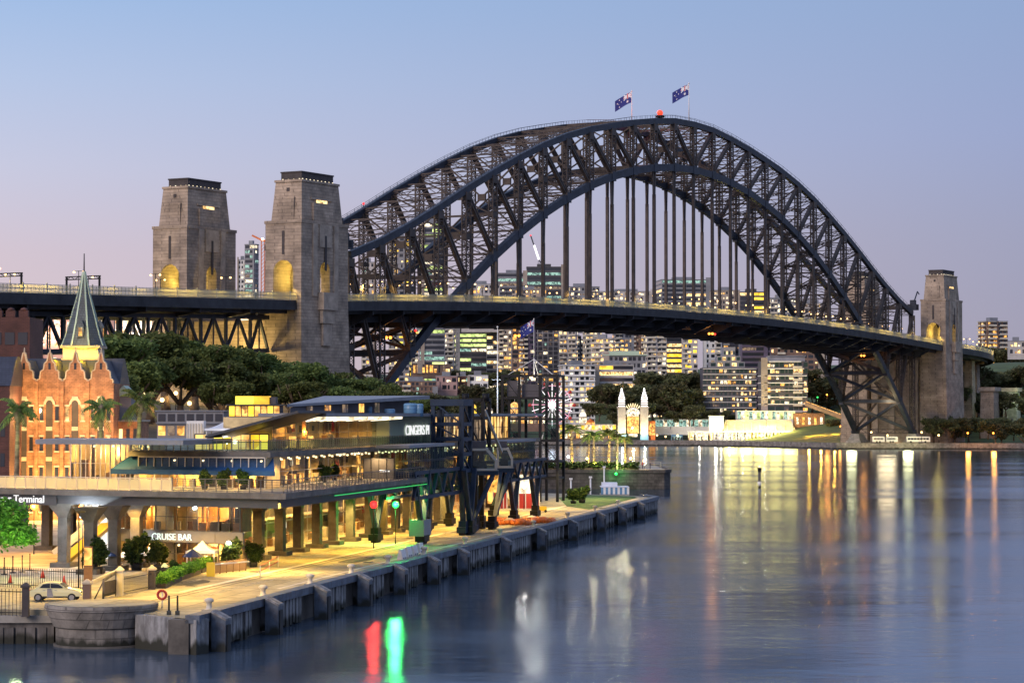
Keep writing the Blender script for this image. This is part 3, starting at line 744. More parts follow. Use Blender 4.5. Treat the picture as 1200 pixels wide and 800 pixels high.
# ================================================================ street lamps on the bridge
lp = lthing('street_lamp', 'street lamp with twin warm heads on the bridge roadway', 'street lamp', 'street lamps along the bridge deck')
m = MB(); m.tube((0,0,0), (0,0,7.2), .14, .09, 6); m.tube((-1.6,0,7.1), (1.6,0,7.1), .07, .07, 5); m.build('pole', M['black_metal'], lp)
for sg in (-1, 1): MB().ball((sg*1.6, 0, 6.85), .34, 8, .8).build('lamp_head', M['lamp_road'], lp)
first = True
rb = math.atan2(B(1,0,0)[1]-B(0,0,0)[1], B(1,0,0)[0]-B(0,0,0)[0])
spots = []
for k in range(-13, 14):
    spots += [(ks(k)+9, 11.5), (ks(k)+2, -11.5)]
spots += [(-s, e) for s in (312, 345, 378, 411, 444) for e in (12, -12)] + [(s, e+bend(s)) for s in (306, 330, 356, 384) for e in (17, -12)]
for s, e in spots:
    p = B(s, e, zd(s))
    if first: put(lp, p, rb+PI/2); first = False
    else: dup(lp, p, rb+PI/2)
for i, s in enumerate(np.arange(-440, 400, 30)):
    if 262 < abs(s) < 300: continue
    spot(B(s, 19 if i % 2 else -14, zd(s)+6.9), (1,.70,.20), 8000, 158, .5)
for s in np.arange(-452, 404, 12):
    if not 268 < abs(s) < 296: spot(B(s, 22.6+(bend(s) if s > 300 else 0), zd(s)+5.2), (1,.72,.16), 2200, 125, .3)  # extra spots added along the east edge to brighten the railing
# orange work lamps slung under the deck
ol = lthing('deck_lamp', '', 'lamp')
m = MB(); m.tube((0,0,0), (0,0,1.6), .12, .12, 5); m.box(-1.5,-.3,-.3,1.5,.3,0); m.build('bracket', M['black_metal'], ol)
MB().ball((-.7,0,-.6), .55, 8).build('lamp_head', M['lamp_orange'], ol); MB().ball((.7,0,-.6), .55, 8).build('lamp_head', M['lamp_orange'], ol)
for i, (x, y, Y, lb) in enumerate(((455,393,775,'twin orange lamps under the deck just right of the nearest pylon'), (606,391,850,'twin orange lamps under the deck above the dark lift tower'), (833,389,975,'twin orange lamps under the middle of the deck'), (1011,415,1150,'twin orange lamps under the deck near the distant pylon'))):
    p = at(x, y, Y)
    put(ol, p, 0, None, lb) if i == 0 else dup(ol, p, 0, lb)
    point(p-Vector((0,1,1.5)), (1,.38,.07), 1500, .5)
# red warning lamps
rl = lthing('warning_lamp', '', 'lamp')
MB().tube((0,0,-.9), (0,0,0), .15, .15, 6).build('stem', M['black_metal'], rl); MB().ball((0,0,.2), .42, 8).build('bulb', M['lamp_red'], rl)
for i, (q, lb) in enumerate(((B(ks(-11), W_, zt(-11)+2.4), 'small red warning lamp on the left slope of the far top chord'), (at(838,392,975), 'small red lamp hanging under the middle of the bridge deck'), (at(487,388,780), 'small red lamp under the deck near the left arch foot'))):
    put(rl, q, 0, None, lb) if i == 0 else dup(rl, q, 0, lb)
for s, e, z in ((-318,-30,33), (-318,-8,33), (-345,-14,36), (-300,6,34)): point(B(s, e, z), (1,.72,.25), 11000, .6, 'flood_fill_light')
# railway overhead gantries on the left approach
gy = lthing('railway_gantry', '', 'gantry', 'overhead wire gantries on the left approach')
m = MB(B); 
m = MB()
for x in (-6, 6): m.bar((x,0,0), (x,0,7.2), .45, .45)
m.build('post', M['black_metal'], gy)
m = MB(); m.bar((-6.4,0,7.2), (6.4,0,7.2), .3, .3); m.bar((-6.4,0,6.4), (6.4,0,6.4), .3, .3)
for i in range(8): m.bar((-6+i*1.5,0,6.4+.8*(i % 2)), (-4.5+i*1.5,0,7.2-.8*(i % 2)), .15, .15)
m.build('beam', M['black_metal'], gy)
rb2 = math.atan2(B(0,1,0)[1]-B(0,0,0)[1], B(0,1,0)[0]-B(0,0,0)[0])
for i, (s, lb) in enumerate(((-345, 'dark overhead wire gantry on the approach, closest to the left pylons'), (-378, 'dark overhead wire gantry beside the pointed spire'), (-425, 'dark overhead wire gantry at the left edge of the picture'))):
    p = B(s, -14, zd(s))
    put(gy, p, rb2, None, lb) if i == 0 else dup(gy, p, rb2, lb)
# ================================================================ trees
def crown(seed, blobs, n, ls, T=I):
    """leaf sprays spread through the outer volume of several overlapping lobes"""
    r = random.Random(seed); m = MB(T)
    tot = sum(b[3]**2 for b in blobs)
    for (bx, by, bz, br_, sq) in blobs:
        for _ in range(int(n*br_**2/tot)):
            while True:
                x, y, z = r.uniform(-1,1), r.uniform(-1,1), r.uniform(-1,1); d = math.sqrt(x*x+y*y+z*z)
                if .05 < d <= 1: break
            f = (.55+.5*r.random()**.6)/d*(.5+.5*d); lump = 1+.22*math.sin(5*x+seed)*math.sin(4*y+2*z+bx)
            c = Vector((bx+x*f*br_*lump, by+y*f*br_*lump, bz+z*f*br_*sq*lump))
            s_ = ls*r.uniform(.6, 1.4)
            a = Vector((r.uniform(-1,1), r.uniform(-1,1), r.uniform(-.5,.5))).normalized()*s_
            b = Vector((r.uniform(-1,1), r.uniform(-1,1), r.uniform(-.9,.9))); b = (b-a*(b.dot(a)/a.dot(a))).normalized()*s_*r.uniform(.35,.7)
            m.poly([c-a-b*.3, c-b, c+a*.9-b*.1, c+a*.5+b, c-a*.5+b*.9])
    return m
def limbs(seed, h, spread, r0, n, fork=.3):
    r = random.Random(seed); m = MB()
    p = Vector((0,0,-1)); q = Vector((r.uniform(-.4,.4), r.uniform(-.4,.4), h*fork)); m.tube(p, q, r0*1.25, r0*.8, 9)
    for i in range(n):
        a = 2*PI*i/n + r.uniform(-.4,.4); e = Vector((math.cos(a)*spread*.45, math.sin(a)*spread*.45, h*(fork+.27)))
        m.tube(q, e, r0*.55, r0*.35, 7)
        for j in range(2):
            b = a + r.uniform(-.7,.7); g = Vector((math.cos(b)*spread*.85, math.sin(b)*spread*.85, h*r.uniform(.68,.9)))
            m.tube(e, g, r0*.32, r0*.1, 6)
    return m
def tree_proto(name, label, cat, group, seed, h, spread, n, ls, lf, r0=.5, lobes=9, fork=.3, sq=.62, low=.55):
    r = random.Random(seed); t = lthing(name, label, cat, group)
    bl = [(0, 0, h*.74, spread*.62, sq)]
    for i in range(lobes):
        a = 2*PI*i/lobes + r.uniform(-.3,.3); d = spread*r.uniform(.45,.72)
        bl.append((math.cos(a)*d, math.sin(a)*d, h*r.uniform(low,.86), spread*r.uniform(.30,.46), sq))
    limbs(seed, h, spread, r0, 5, fork).build('trunk', M['trunk'], t)
    crown(seed, bl, n, ls).build('crown', M[lf], t)
    return t
class Pool:
    """prototypes of one kind; the first uses place the prototypes themselves, later ones copies"""
    def __init__(s, protos): s.p = protos; s.u = [False]*len(protos); s.i = 0
    def __call__(s, loc, sc=1, label=None, k=None, rz=None, group=None):
        k = s.i % len(s.p) if k is None else k; s.i += 1
        rz = rnd.uniform(0, 6.28) if rz is None else rz
        t = s.p[k]
        if not s.u[k]: s.u[k] = True; o = put(t, loc, rz, sc, label)
        else: o = dup(t, loc, rz, label, sc)
        if group: o['group'] = group
        return o
far_tree = Pool([tree_proto('tree', 'dark bushy tree on the slope of the far shore', 'tree', 'trees on the far shore', 20+i, 15, 8, 2200, .62, 'far_leaf', .5, 8, .22, .7, .42) for i in range(4)])
# ================================================================ buildings of the north shore
LITS = dict(warm=('lit_warm','lit_white','lit_amber','lit_warm','lit_dim'), amber=('lit_amber','lit_warm','lit_amber','lit_dim'), lime=('lit_lime','lit_lime','lit_lime','lit_white','lit_teal'),
            white=('lit_white','lit_white','lit_warm','lit_dim'), teal=('lit_teal','lit_white','lit_dim','lit_teal'), mix=('lit_warm','lit_dim','lit_white','lit_amber','lit_teal','lit_dim'), yellow=('lit_yellow','lit_warm'))
def building(label, px0, px1, ytop, Y, wall='pale_wall', pal='mix', p_lit=.45, rot=0, bays=None, fh=3.3, style='grid', deep=.7, ybot=None, roof='box', glass='glass_dark', win=(.62,.58), name='apartment_block', cat='building', z0=None, floors=None, extra=None):
    r = random.Random(int(px0*7+ytop*3))
    cx = (px0+px1)/2; p = at(cx, ytop, Y); sc = Y/F; app = (px1-px0)*sc
    c_, s_ = math.cos(rot), abs(math.sin(rot)); w_ = app/(c_+deep*s_); d_ = w_*deep
    X, ztop = p.x, p.z
    zb_ = (at(cx, ybot, Y).z if ybot else hN(X, Y)-1) if z0 is None else z0
    H = ztop-zb_; nf = floors or max(1, int(H/fh)); fh = H/nf
    t = thing(name, label, cat, (X, Y, zb_)); ct, st = math.cos(rot), math.sin(rot)
    def T(x, y, z): return (X+x*ct-y*st, Y+x*st+y*ct, zb_+z)
    m = MB(T); m.box(-w_/2, -d_/2, -3, w_/2, d_/2, H); m.build('wall', M[wall], t)
    if roof:
        m = MB(T)
        m.box(-w_/2-.2, -d_/2-.2, H, w_/2+.2, d_/2+.2, H+.5)
        if roof == 'box': m.box(-w_*.22, -d_*.2, H+.5, w_*.15, d_*.25, H+3)
        if roof == 'mast': m.box(-w_*.2, -d_*.2, H+.5, w_*.2, d_*.2, H+3.5); m.tube((0,0,H+3.5), (0,0,H+12), .25, .1)
        m.build('roof', M['roof_dark' if wall in ('dark_wall','plum_wall') else 'roof_grey'], t)
    faces = [(lambda a, o, z: (a, -d_/2-o, z), w_)]
    if abs(rot) > .06:
        if rot > 0: faces.append((lambda a, o, z: (-w_/2-o, a, z), d_))
        else: faces.append((lambda a, o, z: (w_/2+o, a, z), d_))
    wins = []
    for fi, (fn, span) in enumerate(faces):
        nb = bays if bays and fi == 0 else max(1, round(span/(w_/bays if bays else 3.6)))
        if style == 'ribbon':
            for f_ in range(nf):
                z = f_*fh+fh*.28; run = r.random() < p_lit
                segs = 2 if r.random() < .45 else 1; 
                for q in range(segs):
                    lit_ = run if q == 0 else r.random() < p_lit
                    a0 = -span/2+.4+(span-.8)*q/segs; a1 = -span/2+.4+(span-.8)*(q+1)/segs-.15
                    wins.append((fn, a0, a1, z, z+fh*.58, lit_))
        else:
            for f_ in range(nf):
                for b_ in range(nb):
                    hw = span/nb*win[0]/2*r.choice((.55,.8,1,1,1.15,1.3)); c0 = -span/2+span*(b_+.5)/nb+r.uniform(-.12,.12)*span/nb; z = f_*fh+fh*(1-win[1])*.55; on = r.random() < (p_lit*.9+.12)*(1.15 if b_ % 3 else .8)
                    hw = min(hw, span/nb*.48); lo = r.choice((0,0,0,-.18)) if style == 'balcony' else 0
                    wins.append((fn, c0-hw, c0+hw, z+lo*fh, z+fh*win[1]*(r.choice((1,1,.7,.5)) if on else 1), on))
    def pane(m, w):
        fn, a0, a1, z0_, z1_, _ = w
        pts = [fn(a0,.02,z0_), fn(a1,.02,z0_), fn(a1,.02,z1_), fn(a0,.02,z1_)]; pin = [fn(a0,-.1,z0_), fn(a1,-.1,z0_), fn(a1,-.1,z1_), fn(a0,-.1,z1_)]
        m.hexa(pin+pts)
    wins.sort(key=lambda w: -w[5])
    for w in wins[:100]:
        m = MB(T); pane(m, w); m.build('window', M[r.choice(LITS[pal]) if w[5] else glass], t)
    if len(wins) > 100:
        m = MB(T); ms = [M[glass]]+[M[x] for x in LITS[pal]]
        for w in wins[100:]: m.k = 0 if not w[5] else r.randrange(1, len(ms)); pane(m, w)
        m.build('windows', ms, t, kind='stuff')
    if style in ('grid', 'ribbon'):                # string courses and a recessed stair strip give the plain fronts relief
        m = MB(T)
        for fn, span in faces:
            for f_ in range(0, nf+1, 1 if style == 'ribbon' else 2): m.hexa([fn(-span/2,-.05,f_*fh-.14), fn(span/2,-.05,f_*fh-.14), fn(span/2,.28,f_*fh-.14), fn(-span/2,.28,f_*fh-.14), fn(-span/2,-.05,f_*fh+.1), fn(span/2,-.05,f_*fh+.1), fn(span/2,.28,f_*fh+.1), fn(-span/2,.28,f_*fh+.1)])
        m.build('string_courses', M[wall], t)
        if style == 'grid' and H > 22:             # a stack of balconies up one side
            a = w_*r.choice((-.30,.28)); bw = min(2.6, w_*.16)
            for f_ in range(1, nf): m = MB(T); z = f_*fh; m.box(a-bw, -d_/2-1.5, z-.25, a+bw, -d_/2+.05, z); m.box(a-bw, -d_/2-1.5, z, a+bw, -d_/2-1.4, z+1.0); m.build('balcony', M[r.choice(('cream','pale_wall')) if f_ == 1 else 'cream'], t)
        a = w_*(.5-r.random()*.2) * (1 if r.random() < .5 else -1); MB(T).box(a-w_*.07, -d_/2-.9, 0, a+w_*.07, -d_/2+.1, H+r.choice((-3,0,2.2))).build('stair_bay', M[r.choice((wall,'grey_wall','beige_wall'))], t)
    if style in ('balcony', 'bands', 'fins', 'frame'):
        for fi, (fn, span) in enumerate(faces):
            if style == 'fins':
                m = MB(T); nb = bays or max(2, round(span/3.6))
                for b_ in range(nb+1):
                    a = -span/2+span*b_/nb; m.hexa([fn(a-.2,-.05,0), fn(a+.2,-.05,0), fn(a+.2,.45,0), fn(a-.2,.45,0), fn(a-.2,-.05,H), fn(a+.2,-.05,H), fn(a+.2,.45,H), fn(a-.2,.45,H)])
                for f_ in range(nf+1): m.hexa([fn(-span/2,-.05,f_*fh-.15), fn(span/2,-.05,f_*fh-.15), fn(span/2,.3,f_*fh-.15), fn(-span/2,.3,f_*fh-.15), fn(-span/2,-.05,f_*fh+.15), fn(span/2,-.05,f_*fh+.15), fn(span/2,.3,f_*fh+.15), fn(-span/2,.3,f_*fh+.15)])
                m.build('facade_fins', M['pale_wall'], t)
            else:
                for f_ in range(1, nf+1):
                    m = MB(T); o = 1.5 if style == 'balcony' else .8; z = f_*fh
                    segs = [(-span/2-.1, span/2+.1)] if style == 'bands' else [(-span/2+span*.05, -span/2+span*.42), (span/2-span*.42, span/2-span*.05)]
                    for a0, a1 in segs:
                        m.hexa([fn(a0,-.1,z-.35), fn(a1,-.1,z-.35), fn(a1,o,z-.35), fn(a0,o,z-.35), fn(a0,-.1,z), fn(a1,-.1,z), fn(a1,o,z), fn(a0,o,z)])
                        if style == 'balcony' and f_ < nf: m.hexa([fn(a0,o-.1,z), fn(a1,o-.1,z), fn(a1,o,z), fn(a0,o,z), fn(a0,o-.1,z+.9), fn(a1,o-.1,z+.9), fn(a1,o,z+.9), fn(a0,o,z+.9)])
                    m.build('balcony' if style == 'balcony' else 'floor_band', M['white_paint' if style == 'bands' else 'cream'], t)
    return t, T, w_, d_, H
bl = building
# ---- seen beneath the deck, left to right
bl('beige apartment block behind the left foot of the arch, many small warm windows', 478, 513, 388, 1780, 'beige_wall', 'warm', .45, .2, 7, 3.2)
bl('pale balconied block left of the lime-lit office block', 510, 534, 386, 1820, 'pale_wall', 'white', .4, -.1, 3, 3.2, 'balcony')
bl('office block glowing lime green in long rows of windows', 533, 572, 374, 1900, 'dark_wall', 'lime', .72, 0, 4, 3.6, 'ribbon', name='office_block')
bl('narrow grey block right of the lime-lit office block', 570, 586, 376, 1860, 'grey_wall', 'white', .35, 0, 2, 3.6, 'ribbon')
bl('slim tower with warm windows left of the amber-lit tower', 584, 601, 372, 1800, 'beige_wall', 'warm', .55, 0, 3, 3.2)
bl('slim tower with a bright amber column of windows', 600, 614, 368, 1760, 'brown_wall', 'amber', .92, 0, 2, 3.2, win=(.8,.7))
bl('dark plum tower right of the amber-lit tower', 612, 628, 366, 1790, 'plum_wall', 'mix', .12, .1, 2, 3.4)
bl('wide dark tower with pale grid of fins behind the lift tower', 624, 660, 370, 1830, 'dark_wall', 'mix', .22, 0, 6, 3.3, 'fins', name='tower_block')
bl('tower with white uprights and orange lit lower floors', 655, 677, 372, 1800, 'pale_wall', 'warm', .35, -.15, 4, 3.2, 'balcony', name='tower_block')
bl('narrow dark tower beside the tower with white uprights', 674, 685, 398, 1850, 'dark_wall', 'mix', .15, 0, 2, 3.3)
bl('cream tower with narrow warm windows, left of the low flat roofed block', 683, 705, 372, 1720, 'cream', 'warm', .45, .25, 4, 3.1)
bl('mid-height block cluttered with warm balcony lights', 692, 722, 397, 1640, 'pale_wall', 'warm', .5, -.2, 5, 3.1, 'balcony')
bl('grey block with orange and white windows behind the cluttered block', 718, 742, 376, 1760, 'grey_wall', 'amber', .45, .15, 4, 3.2)
bl('brown block with paired warm windows under the deck', 738, 757, 380, 1800, 'brown_wall', 'warm', .45, 0, 3, 3.2)
bl('white apartment tower with stacked balconies above the wooded slope', 754, 781, 374, 1600, 'pale_wall', 'white', .4, .2, 4, 3.1, 'balcony', name='tower_block')
bl('dark glass tower with rows of bright yellow windows', 778, 802, 372, 1640, 'dark_wall', 'yellow', .7, 0, 3, 3.4, 'ribbon', name='tower_block')
bl('white tower with bright yellow upper windows right of the dark glass tower', 799, 817, 374, 1600, 'pale_wall', 'yellow', .55, 0, 3, 3.2, win=(.7,.6), name='tower_block')
bl('white gridded apartment block with dark square windows', 824, 845, 378, 1650, 'white_paint', 'warm', .3, 0, 3, 3.4, win=(.6,.6))
bl('dark block with one warm lit corner right of the white gridded block', 846, 868, 376, 1680, 'dark_wall', 'warm', .35, 0, 3, 3.3)
bl('pale block with wide warm openings behind the glassy apartments', 866, 892, 378, 1660, 'grey_wall', 'warm', .4, 0, 3, 3.3, 'bands')
bl('dark block behind the white banded apartments', 868, 902, 400, 1480, 'plum_wall', 'mix', .15, 0, 5, 3.2, 'ribbon')
bl('long grey building high behind the white banded apartments', 900, 965, 396, 1600, 'brown_wall', 'warm', .25, 0, 9, 3.3)
t, T, w_, d_, H = bl('long low building with flat teal roof above the wooded slope', 708, 756, 417, 1520, 'grey_wall', 'white', .25, 0, 9, 3.2, 'grid', ybot=440, roof=None)
m = MB(T); m.box(-w_/2-1, -d_/2-1, H, w_/2+1, d_/2+1, H+.8); m.box(-w_*.4, -d_*.3, H+.8, w_*.35, d_*.3, H+3); m.build('roof', M['copper_trim'], t)
bl('block with three storeys of bright yellow light under a pale frame', 694, 742, 428, 1480, 'pale_wall', 'yellow', .75, 0, 3, 3.6, 'ribbon', ybot=456)
bl('white stepped block with long balconies beside the ferris wheel', 655, 697, 428, 1460, 'white_paint', 'warm', .5, .2, 6, 3.1, 'bands')
bl('red brick block low on the far shore left of the pink house', 465, 512, 447, 1480, 'brown_wall', 'mix', .25, .1, 9, 3.0)
bl('pink house low on the far shore', 511, 536, 441, 1500, 'pink_wall', 'warm', .25, 0, 4, 3.2, ybot=458, name='house', cat='house')
bl('maroon house right of the pink house', 534, 552, 441, 1505, 'brick_dark', 'mix', .25, 0, 3, 3.2, ybot=457, name='house', cat='house')
bl('small white house right of the maroon house', 549, 572, 440, 1500, 'white_paint', 'mix', .25, 0, 3, 3.2, ybot=456, name='house', cat='house')
bl('low hall glowing amber behind the left foot of the arch', 484, 528, 427, 1560, 'brown_wall', 'amber', .95, 0, 9, 4, ybot=438, roof=None, name='hall', win=(.8,.8))
# glassy terraced apartments at the water's edge, stepped down the slope
t, T, w_, d_, H = bl('glassy terraced apartment block stepping down to the water, warm and dark rooms', 822, 884, 432, 1400, 'dark_wall', 'warm', .38, 0, 13, 3.2, 'bands', ybot=484, glass='glass_green')
for i, (x0, x1, h0, h1) in enumerate(((-.36,.30,0,3.4), (-.22,.22,3.4,6.8), (-.10,.12,6.8,12))):
    m = MB(T); m.box(w_*x0, -d_*.3, H+h0+.5, w_*x1, d_*.4, H+h1+.5); m.build('upper_storey', M['grey_wall'], t)
    for j in range(5): 
        a = w_*(x0+(x1-x0)*(j+.5)/5); m = MB(T); m.box(a-w_*(x1-x0)*.07, -d_*.3-.05, H+h0+1.3, a+w_*(x1-x0)*.07, -d_*.3+.05, H+h0+3.3); m.build('window', M['lit_warm' if j % 2 else 'glass_green'], t)
t, T, w_, d_, H = bl('round cornered glass apartments with bright white floor bands', 890, 944, 424, 1370, 'dark_wall', 'warm', .28, 0, 10, 3.5, 'grid', ybot=490, glass='glass_green', win=(.9,.7), roof=None)
m0 = MB(T)
for f_ in range(9):
    z = H*f_/8; ins = .0 if f_ < 7 else .12*(f_-6)
    m = MB(T); hw = w_/2*(1-ins)+.3
    pts = [(-hw, d_*.4), (-hw, -d_*.34), (-hw+2.2, -d_*.5-.9), (hw-.8, -d_*.5-.9), (hw, -d_*.3), (hw, d_*.4)]
    m.prism(pts, z-.28, z+.28); m.build('floor_band', M['white_paint'], t)
m0.box(-w_*.33, -d_*.3, H+.3, w_*.46, d_*.4, H+3.2); m0.box(-w_*.3, -d_*.35, H+3.2, w_*.48, d_*.42, H+3.6); m0.build('penthouse', M['grey_wall'], t)
# ---- above the deck, seen through the arch
bl('pale tower behind the left end of the arch trusses, tallest in the gap', 424, 440, 308, 1500, 'pale_wall', 'mix', .3, 0, 3, 3.3, name='tower_block')
bl('tower with one bright yellow lit edge seen through the left trusses', 456, 482, 278, 1560, 'grey_wall', 'yellow', .45, -.1, 4, 3.4, name='tower_block')
bl('green glass tower with lit floors seen through the left trusses', 490, 522, 262, 1620, 'grey_wall', 'lime', .55, .1, 4, 3.5, 'ribbon', roof='mast', name='tower_block')
bl('low teal building on the skyline just right of the left arch', 583, 618, 321, 1900, 'grey_wall', 'teal', .35, 0, 5, 3.5, 'ribbon', ybot=380, name='office_block')
bl('office block with cyan lit top under a tower crane', 617, 661, 314, 1950, 'dark_wall', 'teal', .6, 0, 6, 3.6, 'ribbon', ybot=385, name='office_block')
bl('bluish slab on the skyline behind the middle hangers', 770, 832, 329, 2100, 'grey_wall', 'mix', .25, .1, 9, 3.6, 'ribbon', ybot=380, name='office_block')
bl('block with yellow lit floors behind the right hangers', 864, 898, 343, 1900, 'dark_wall', 'yellow', .6, 0, 5, 3.5, 'ribbon', ybot=390, name='office_block')
bl('low pale roofline on the skyline behind the right hangers', 700, 772, 343, 2150, 'pale_wall', 'white', .4, 0, 12, 3.6, ybot=380, name='office_block')
bl('grey blue tower with green lights between the two left pylons', 287, 303, 287, 1700, 'grey_wall', 'teal', .5, -.35, 3, 3.4, 'ribbon', ybot=350, name='tower_block')
bl('small white block beside the grey blue tower', 279, 290, 305, 1720, 'white_paint', 'white', .3, 0, 3, 3.4, ybot=350)
bl('brown and white tower standing alone at the far right', 1147, 1180, 377, 1750, 'brown_wall', 'amber', .5, .35, 4, 3.1, 'balcony', roof='box', name='tower_block')
bl('low lit house among the trees at the far right edge', 1182, 1200, 400, 1650, 'pale_wall', 'warm', .5, 0, 4, 3.2, ybot=416, name='house', cat='house')
bl('pinkish terrace glimpsed below the left approach viaduct', 30, 140, 366, 1100, 'pink_wall', 'white', .7, 0, 14, 3.2, z0=6)
bl('yellow lit shed glimpsed under the viaduct next to the left pylons', 225, 300, 372, 840, 'cream', 'yellow', .8, 0, 8, 4, z0=10, name='shed', win=(.8,.7))
bl('grey terrace glimpsed below the viaduct, in its middle', 140, 226, 372, 900, 'pale_wall', 'warm', .7, 0, 14, 3.2, z0=10)
for x0, x1, yt, wl, pl, lb in ((541,586,334,'pale_wall','warm','low pale block on the skyline between the left arch and the teal building'), (660,702,337,'grey_wall','white','low grey block on the skyline right of the cyan lit office'), (832,866,341,'beige_wall','warm','low beige block on the skyline left of the yellow lit floors'), (898,936,350,'grey_wall','white','low grey block on the skyline right of the yellow lit floors'), (934,972,356,'pale_wall','warm','rightmost low pale block on the skyline behind the hangers'), (600,640,340,'beige_wall','amber','low beige roofline in front of the cyan lit office')):
    bl(lb, x0, x1, yt, 1850, wl, pl, .5, 0, 10, 3.4, ybot=385, roof='box')
# ---- towers cranes
def tower_crane(label, px, y0, y1, Y, jib_dx, jib_dz, col, lit_):
    p = at(px, y1, Y); q = at(px, y0, Y); t = thing('tower_crane', label, 'crane', p)
    m = MB(); h = q.z-p.z
    for i in (-.9, .9):
        for j in (-.9, .9): m.bar(p+Vector((i,j,0)), p+Vector((i,j,h)), .3, .3)
    for k in range(int(h/2)): m.bar(p+Vector((-.9,-.9,k*2)), p+Vector((.9,-.9,k*2+2)), .2, .2)
    m.build('mast', M[col], t)
    m = MB(); a = q; b = q+Vector((jib_dx, 2, jib_dz)); m.bar(a, b, .7, .9); m.bar(a, a+Vector((-jib_dx*.3,0,-jib_dz*.05)), 1, 1)
    m.build('jib', M[col], t)
    if lit_: m = MB(); m.bar(a+(b-a)*.05+Vector((0,-.6,.3)), a+(b-a)*.6+Vector((0,-.6,.3)), 1.0, 1.3); m.build('lit_strip', M['tube_white'], t)
    m = MB(); m.ball(b if lit_ else q+Vector((0,-1,.8)), .7, 8); m.build('lamp', M['lamp_red'] if lit_ else M['lamp_white'], t)
tower_crane('tower crane with brightly lit slanting jib above the cyan office block', 632, 306, 345, 1950, -7, 21, 'steel', True)
tower_crane('orange tower crane with white lamp between the two left pylons', 308, 282, 350, 1300, -6, 3, 'orange', False)
for x, Y in ((60,1080), (100,1080), (150,885), (180,885), (210,885), (245,825), (280,825)): point(at(x, 392, Y), (1,.72,.5), 9000, .6, 'flood_fill_light')  # floods added to brighten the backdrop seen under the viaduct
# ================================================================ pool, colonnades and fun park on the far shore
def ygr(px, Y): return at(px, 500, Y).x
def hall(name, label, cat, px0, px1, yt, yb, Y, dep, body, parts):
    p0, p1 = at(px0, yb, Y), at(px1, yt, Y)
    t = thing(name, label, cat, ((p0.x+p1.x)/2, Y, p0.z))
    MB().box(p0.x, Y, p0.z-4, p1.x, Y+dep, p1.z).build('wall', M[body], t)
    parts(t, p0.x, p1.x, p0.z, p1.z, Y); return t
def panes(n, mats, z0f=.15, z1f=.85, wf=.75, nm='window'):
    def f(t, x0, x1, z0, z1, Y):
        for i in range(n):
            a = x0+(x1-x0)*(i+.5)/n; hw = (x1-x0)/n*wf/2
            MB().box(a-hw, Y-.12, z0+(z1-z0)*z0f, a+hw, Y+.05, z0+(z1-z0)*z1f).build(nm, M[mats[i % len(mats)]], t)
    return f
hall('pool_stand', 'long pale glass hall along the pool, lit from inside', 'building', 864, 932, 481, 492, 1352, 10, 'white_paint', panes(15, ('lit_teal','lit_white','lit_lime'), .1, .9, .8))
hall('glass_hall', 'pale green glass hall right of the fun park gate', 'building', 768, 832, 491, 501, 1352, 10, 'white_paint', panes(14, ('lit_teal','lit_teal','lit_white'), .15, .9, .85))
t = thing('pool_grandstand', 'grandstand roof washed in yellow green light by the pool', 'grandstand', at(888, 505, 1340))
a, b = at(846, 505, 1340), at(932, 492, 1340)
m = MB(); 
for i in range(6):
    f_ = i/6; x0 = a.x+3*f_; m.box(x0, 1338+i*1.6, a.z-.5, b.x-2*f_, 1340+i*1.6, a.z+(b.z-a.z)*(f_+.16))
m.build('terrace', M['cream'], t)
for i in range(9):
    x = a.x+(b.x-a.x)*(i+.5)/9; m = MB(); m.bar((x, 1335, a.z+.5), (x+1.8, 1349, b.z), .35, .5); m.build('rib', M['white_paint'], t)
for i in range(5): point((a.x+4+(b.x-a.x-8)*i/4, 1329, a.z+1.5), (1,.80,.18), 9000, 4)  # oversized soft lights added to spread a yellow glow over the water
t = thing('white_wall', 'tall white floodlit wall at the left end of the pool', 'wall', at(838, 500, 1338))
p, q = at(831, 503, 1338), at(848, 488, 1338)
MB().prism([(p.x,1338), (q.x,1338), (q.x,1341), (p.x,1341)], p.z-2, q.z).build('wall', M['white_paint'], t); MB().box(p.x-.3,1337.6,q.z,q.x+.3,1341.4,q.z+.5).build('coping', M['white_paint'], t)
point((p.x+3, 1330, p.z+2), (1,.95,.7), 3600, .5)
t = thing('colonnade', 'white arcade of bright openings below the pool at the water', 'arcade', at(865, 513, 1333))
a, b = at(806, 514, 1333), at(932, 505, 1333)
MB().box(a.x, 1332.5, b.z-.6, b.x, 1337, b.z).build('beam', M['white_paint'], t)
for i in range(30):
    x = a.x+(b.x-a.x)*(i+.5)/30; MB().box(x-.35, 1332.6, a.z-1, x+.35, 1333.3, b.z-.6).build('column', M['cream'], t)
for i in range(15):
    x = a.x+(b.x-a.x)*(i+.5)/15; MB().box(x-1.5, 1336.8, a.z-.5, x+1.5, 1337, b.z-.9).build('lit_bay', M['lit_white' if i % 3 else 'lit_warm'], t)
for i in range(5): point((a.x+(b.x-a.x)*(i+.5)/5, 1327, a.z+1.2), (1,.92,.7), 1500, .3)
hall('brick_hall', 'orange floodlit brick hall right of the pool', 'building', 931, 966, 484, 503, 1345, 10, 'brick_red', panes(5, ('lit_white','lit_amber'), .3, .75, .4))
p = at(948, 504, 1335); point(p+Vector((0,-3,0)), (1,.36,.06), 9000, .5); point(p+Vector((9,-3,1)), (1,.40,.07), 7000, .5)
t = thing('lawn_bank', 'grassy bank in orange light left of the right arch foot', 'bank', at(965, 508, 1300))
m = MB(); a = at(938, 514, 1312); b = at(988, 514, 1290); m.hexa([(a.x,1312,2.4), (b.x,1290,2.4), (b.x,1305,2.4), (a.x,1330,2.4), (a.x,1318,7), (b.x,1296,7.4), (b.x,1304,7.5), (a.x,1329,7.5)]); m.build('turf', M['grass_far'], t)
